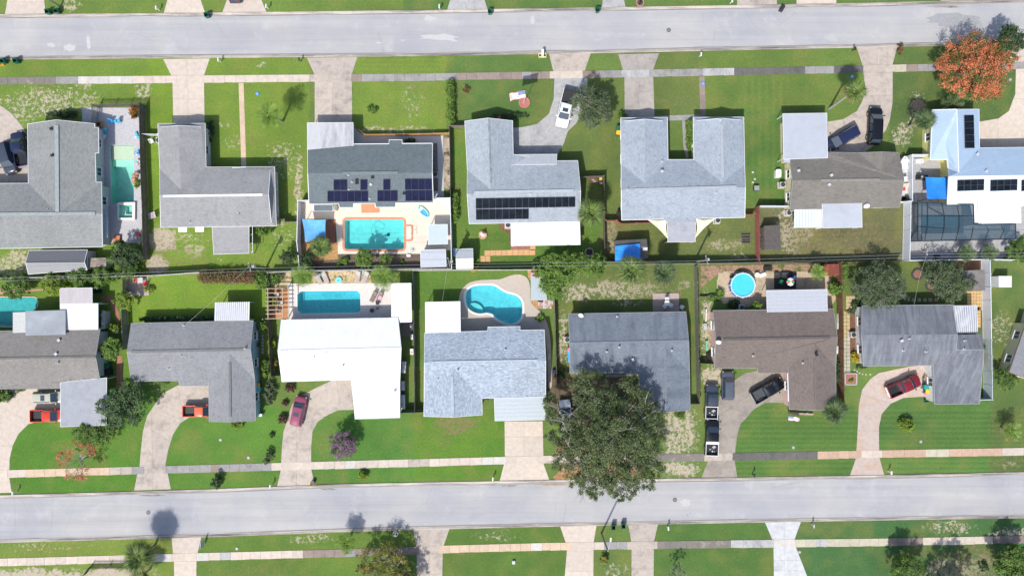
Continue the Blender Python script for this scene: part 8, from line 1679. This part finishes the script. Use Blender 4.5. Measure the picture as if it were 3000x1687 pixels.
patch('brick_path', pv(H_, [(855, 400), (960, 400), (975, 450), (1020, 560), (1020, 620), (985, 620), (985, 560), (930, 440), (855, 432)]), BRICKP, .04)
# patio set in back corner
chair('red cushioned chair on the small back patio', H_(1150, 262, .5), 0, RED); chair('red and black chair at the lower right of the small back patio', H_(1228, 292, .5), -2, RED); table('pale square table on the small back patio', H_(1195, 265, .6), .4, .7, LGREY, square=True)
# clutter beside the brown and white houses
for l, fr, x, y, a, b, h_, m1 in (('green hose reel ladder beside the pink wall', M_, 205, 820, .35, 1.5, .5, mt('pale_green_paint', (.15, .42, .28), .6)), ('grey metal sheets beside the pink wall', M_, 192, 655, .5, .9, .4, LGREY), ('black pots pile at the pink wall corner', M_, 222, 900, .6, .8, .6, BLACK), ('white planks leaning on the fence by the pink wall', M_, 200, 562, .12, 1.9, .5, WHITE),
   ('white planks beside the brown fence', M_, 1322, 590, .12, 3.2, .5, WHITE), ('white box at the right gable of the brown house', M_, 1312, 855, .35, 1.1, 1.0, WHITE), ('white stacked crates in the side yard of the white house', J_, 1322, 870, .5, .9, .6, OFFWHITE), ('white pots by the dark side fence', J_, 1322, 745, .35, .8, .5, WHITE), ('grey grill by the dark side fence', J_, 1318, 660, .6, .9, .9, DGREY),
   ('ribbed grey awning right of the white roofed house', J_, 1252, 1003, .6, 1.7, 1.6, LGREY), ('small shelf below the ribbed awning', J_, 1245, 1160, .5, 1.4, 1.2, LGREY), ('pale tarped stack in the side yard corner', J_, 1247, 1298, .6, 2.2, 1.1, LGREY), ('grey pots beside the wooden enclosure', D_, 1335, 595, .5, .5, .6, DGREY), ('wooden table in the wooden enclosure', D_, 1273, 573, 1.2, .75, .7, WOODB), ('orange tub in the wooden enclosure', D_, 1334, 562, .4, .4, .5, YELLB),
   ('garden clutter outside the dark carport', N_, 705, 985, .7, .5, .6, WOODO), ('red brown bench outside the dark carport', N_, 725, 1008, .8, .5, .5, mt('rust_orange', (.5, .16, .06), .7)), ('round pot cluster outside the dark carport', N_, 683, 1000, .4, .5, .4, WOODG), ('pink tub by the yellow bin', N_, 688, 1112, .3, .4, .3, PINK), ('white grill on the screened yard paving', G_, 563, 412, 1.15, .65, .5, WHITE), ('black pump box on the screened yard paving', G_, 592, 548, 1.6, .7, .8, BLACK),
   ('black barbecue at the back white fence', G_, 722, 1222, .6, .5, .8, BLACK), ('white pots at the right of the ribbed patio roofs', G_, 1438, 780, .4, .6, .5, WHITE), ('blue kayak end beside the dark blue grey house', L_, 252, 905, .35, 2.0, .4, mt('kayak_blue', (.05, .35, .75), .4)), ('pink kayak cover beside the dark blue grey house', L_, 249, 850, .3, .5, .45, PINK), ('blue white lawn machine beside the narrow path', L_, 124, 1040, .5, .5, .5, mt('machine_blue', (.12, .2, .45), .5)),
   ('white side cabinet at the mid grey house corner', I_, 1183, 1408, .9, .35, .8, WHITE), ('dark green round tank at the blue wall', I_, 1160, 812, .5, .55, .9, GREENB), ('black covered grill right of the brown grey roof', H_, 900, 1042, 1.1, 1.0, 1.0, BLACK), ('white pot under the potted bush', H_, 988, 700, .45, .45, .4, WHITE), ('wall storage box beside the white patio roofs', H_, 872, 600, .5, 2.8, 1.6, mt('pale_cabinet', (.34, .36, .36), .6)), ('dark covered barbecue near the brick path', H_, 812, 352, .9, .8, .9, BLACK),
   ('blue grey electric meter boxes on the narrow path', K_, 1246, 912, .45, .9, .25, LGREY), ('black cabinet under the rust patched lean-to', K_, 1170, 440, .8, .3, .6, BLACK), ('white kayak beside the pale ribbed shed', C_, 1540, 1185, .4, 1.3, .5, mt('kayak_pale_blue', (.25, .45, .7), .4)), ('white stone bowl in the mulch bed', C_, 1150, 1213, .6, .4, .3, WHITE), ('concrete lawn stump on the lower lawn', R_, 1463, 1333, .45, .5, .3, LGREY), ('small white box shed at the felt roof', N_, 967, 200, .5, 1.3, .8, WHITE), ('concrete bench below the brown house eave', T_, 1010, 72, 3.6, .25, .4, mt('old_stone', (.35, .27, .24), .9))):
    p = fr(x, y, h_); root = empty('yard_item', (p.x, p.y, .03), random.uniform(-.08, .08), l, 'yard item'); g = random.Random(int(x*y))
    MB().box((0, 0, h_*.42), (a*.92, b*.92, h_*.84)).obj('base', m1, root); MB().box((0, 0, h_*.88), (a, b, h_*.08)).obj('top', m1, root)
    for k in range(3): MB().box((g.uniform(-.25, .25)*a, g.uniform(-.3, .3)*b, h_*.96), (a*g.uniform(.15, .4), b*g.uniform(.12, .25), h_*.12), rz=g.random()).obj('piece', g.choice([m1, LGREY, m1]), root)
patch('clay_deck', pv(J_, [(1226, 620), (1325, 618), (1318, 738), (1232, 740)]), mt('grey_deck_boards', (.15, .14, .13), .9, .2, 4, stretch=(4, .3, 1)), .09)
patch('back_patio_sand', pv(M_, [(300, 200), (420, 200), (420, 260), (300, 260)]), mt('yard_sand', (.42, .33, .23)), .04)  # plain patch of the same yard sand
for lb, x, y in (('blue utility marker on the front path', 2060, 246), ('blue round lid near the leaning palm', 2496, 225), ('pale blue box near the upper lawn centre', 754, 276), ('small water meter lid on the lower verge', 694, 1606), ('small white lid right of the flat lawn', 2959, 234), ('round utility lid on the striped lawn', 2324, 1310), ('tree stump on the mown strip of lawn', 728, 1340), ('dark drain box on the maroon pickup lawn', 2697, 1293), ('ring drain on the whitewashed drive edge', 2342, 1616), ('grey cap on the lawn of the orange red pickup', 646, 1288)):
    root = empty('water_meter', (*W(x, y)[:2], .01), 0, lb, 'water meter'); c_ = mt('marker_blue', (.08, .25, .7), .5) if lb.startswith('blue') or 'pale blue' in lb else CONC['g']; MB().cyl((0, 0, 0), .26, .06, 14).obj('lid', c_, root); MB().cyl((0, 0, .055), .12, .02, 10).obj('cap', LGREY, root)
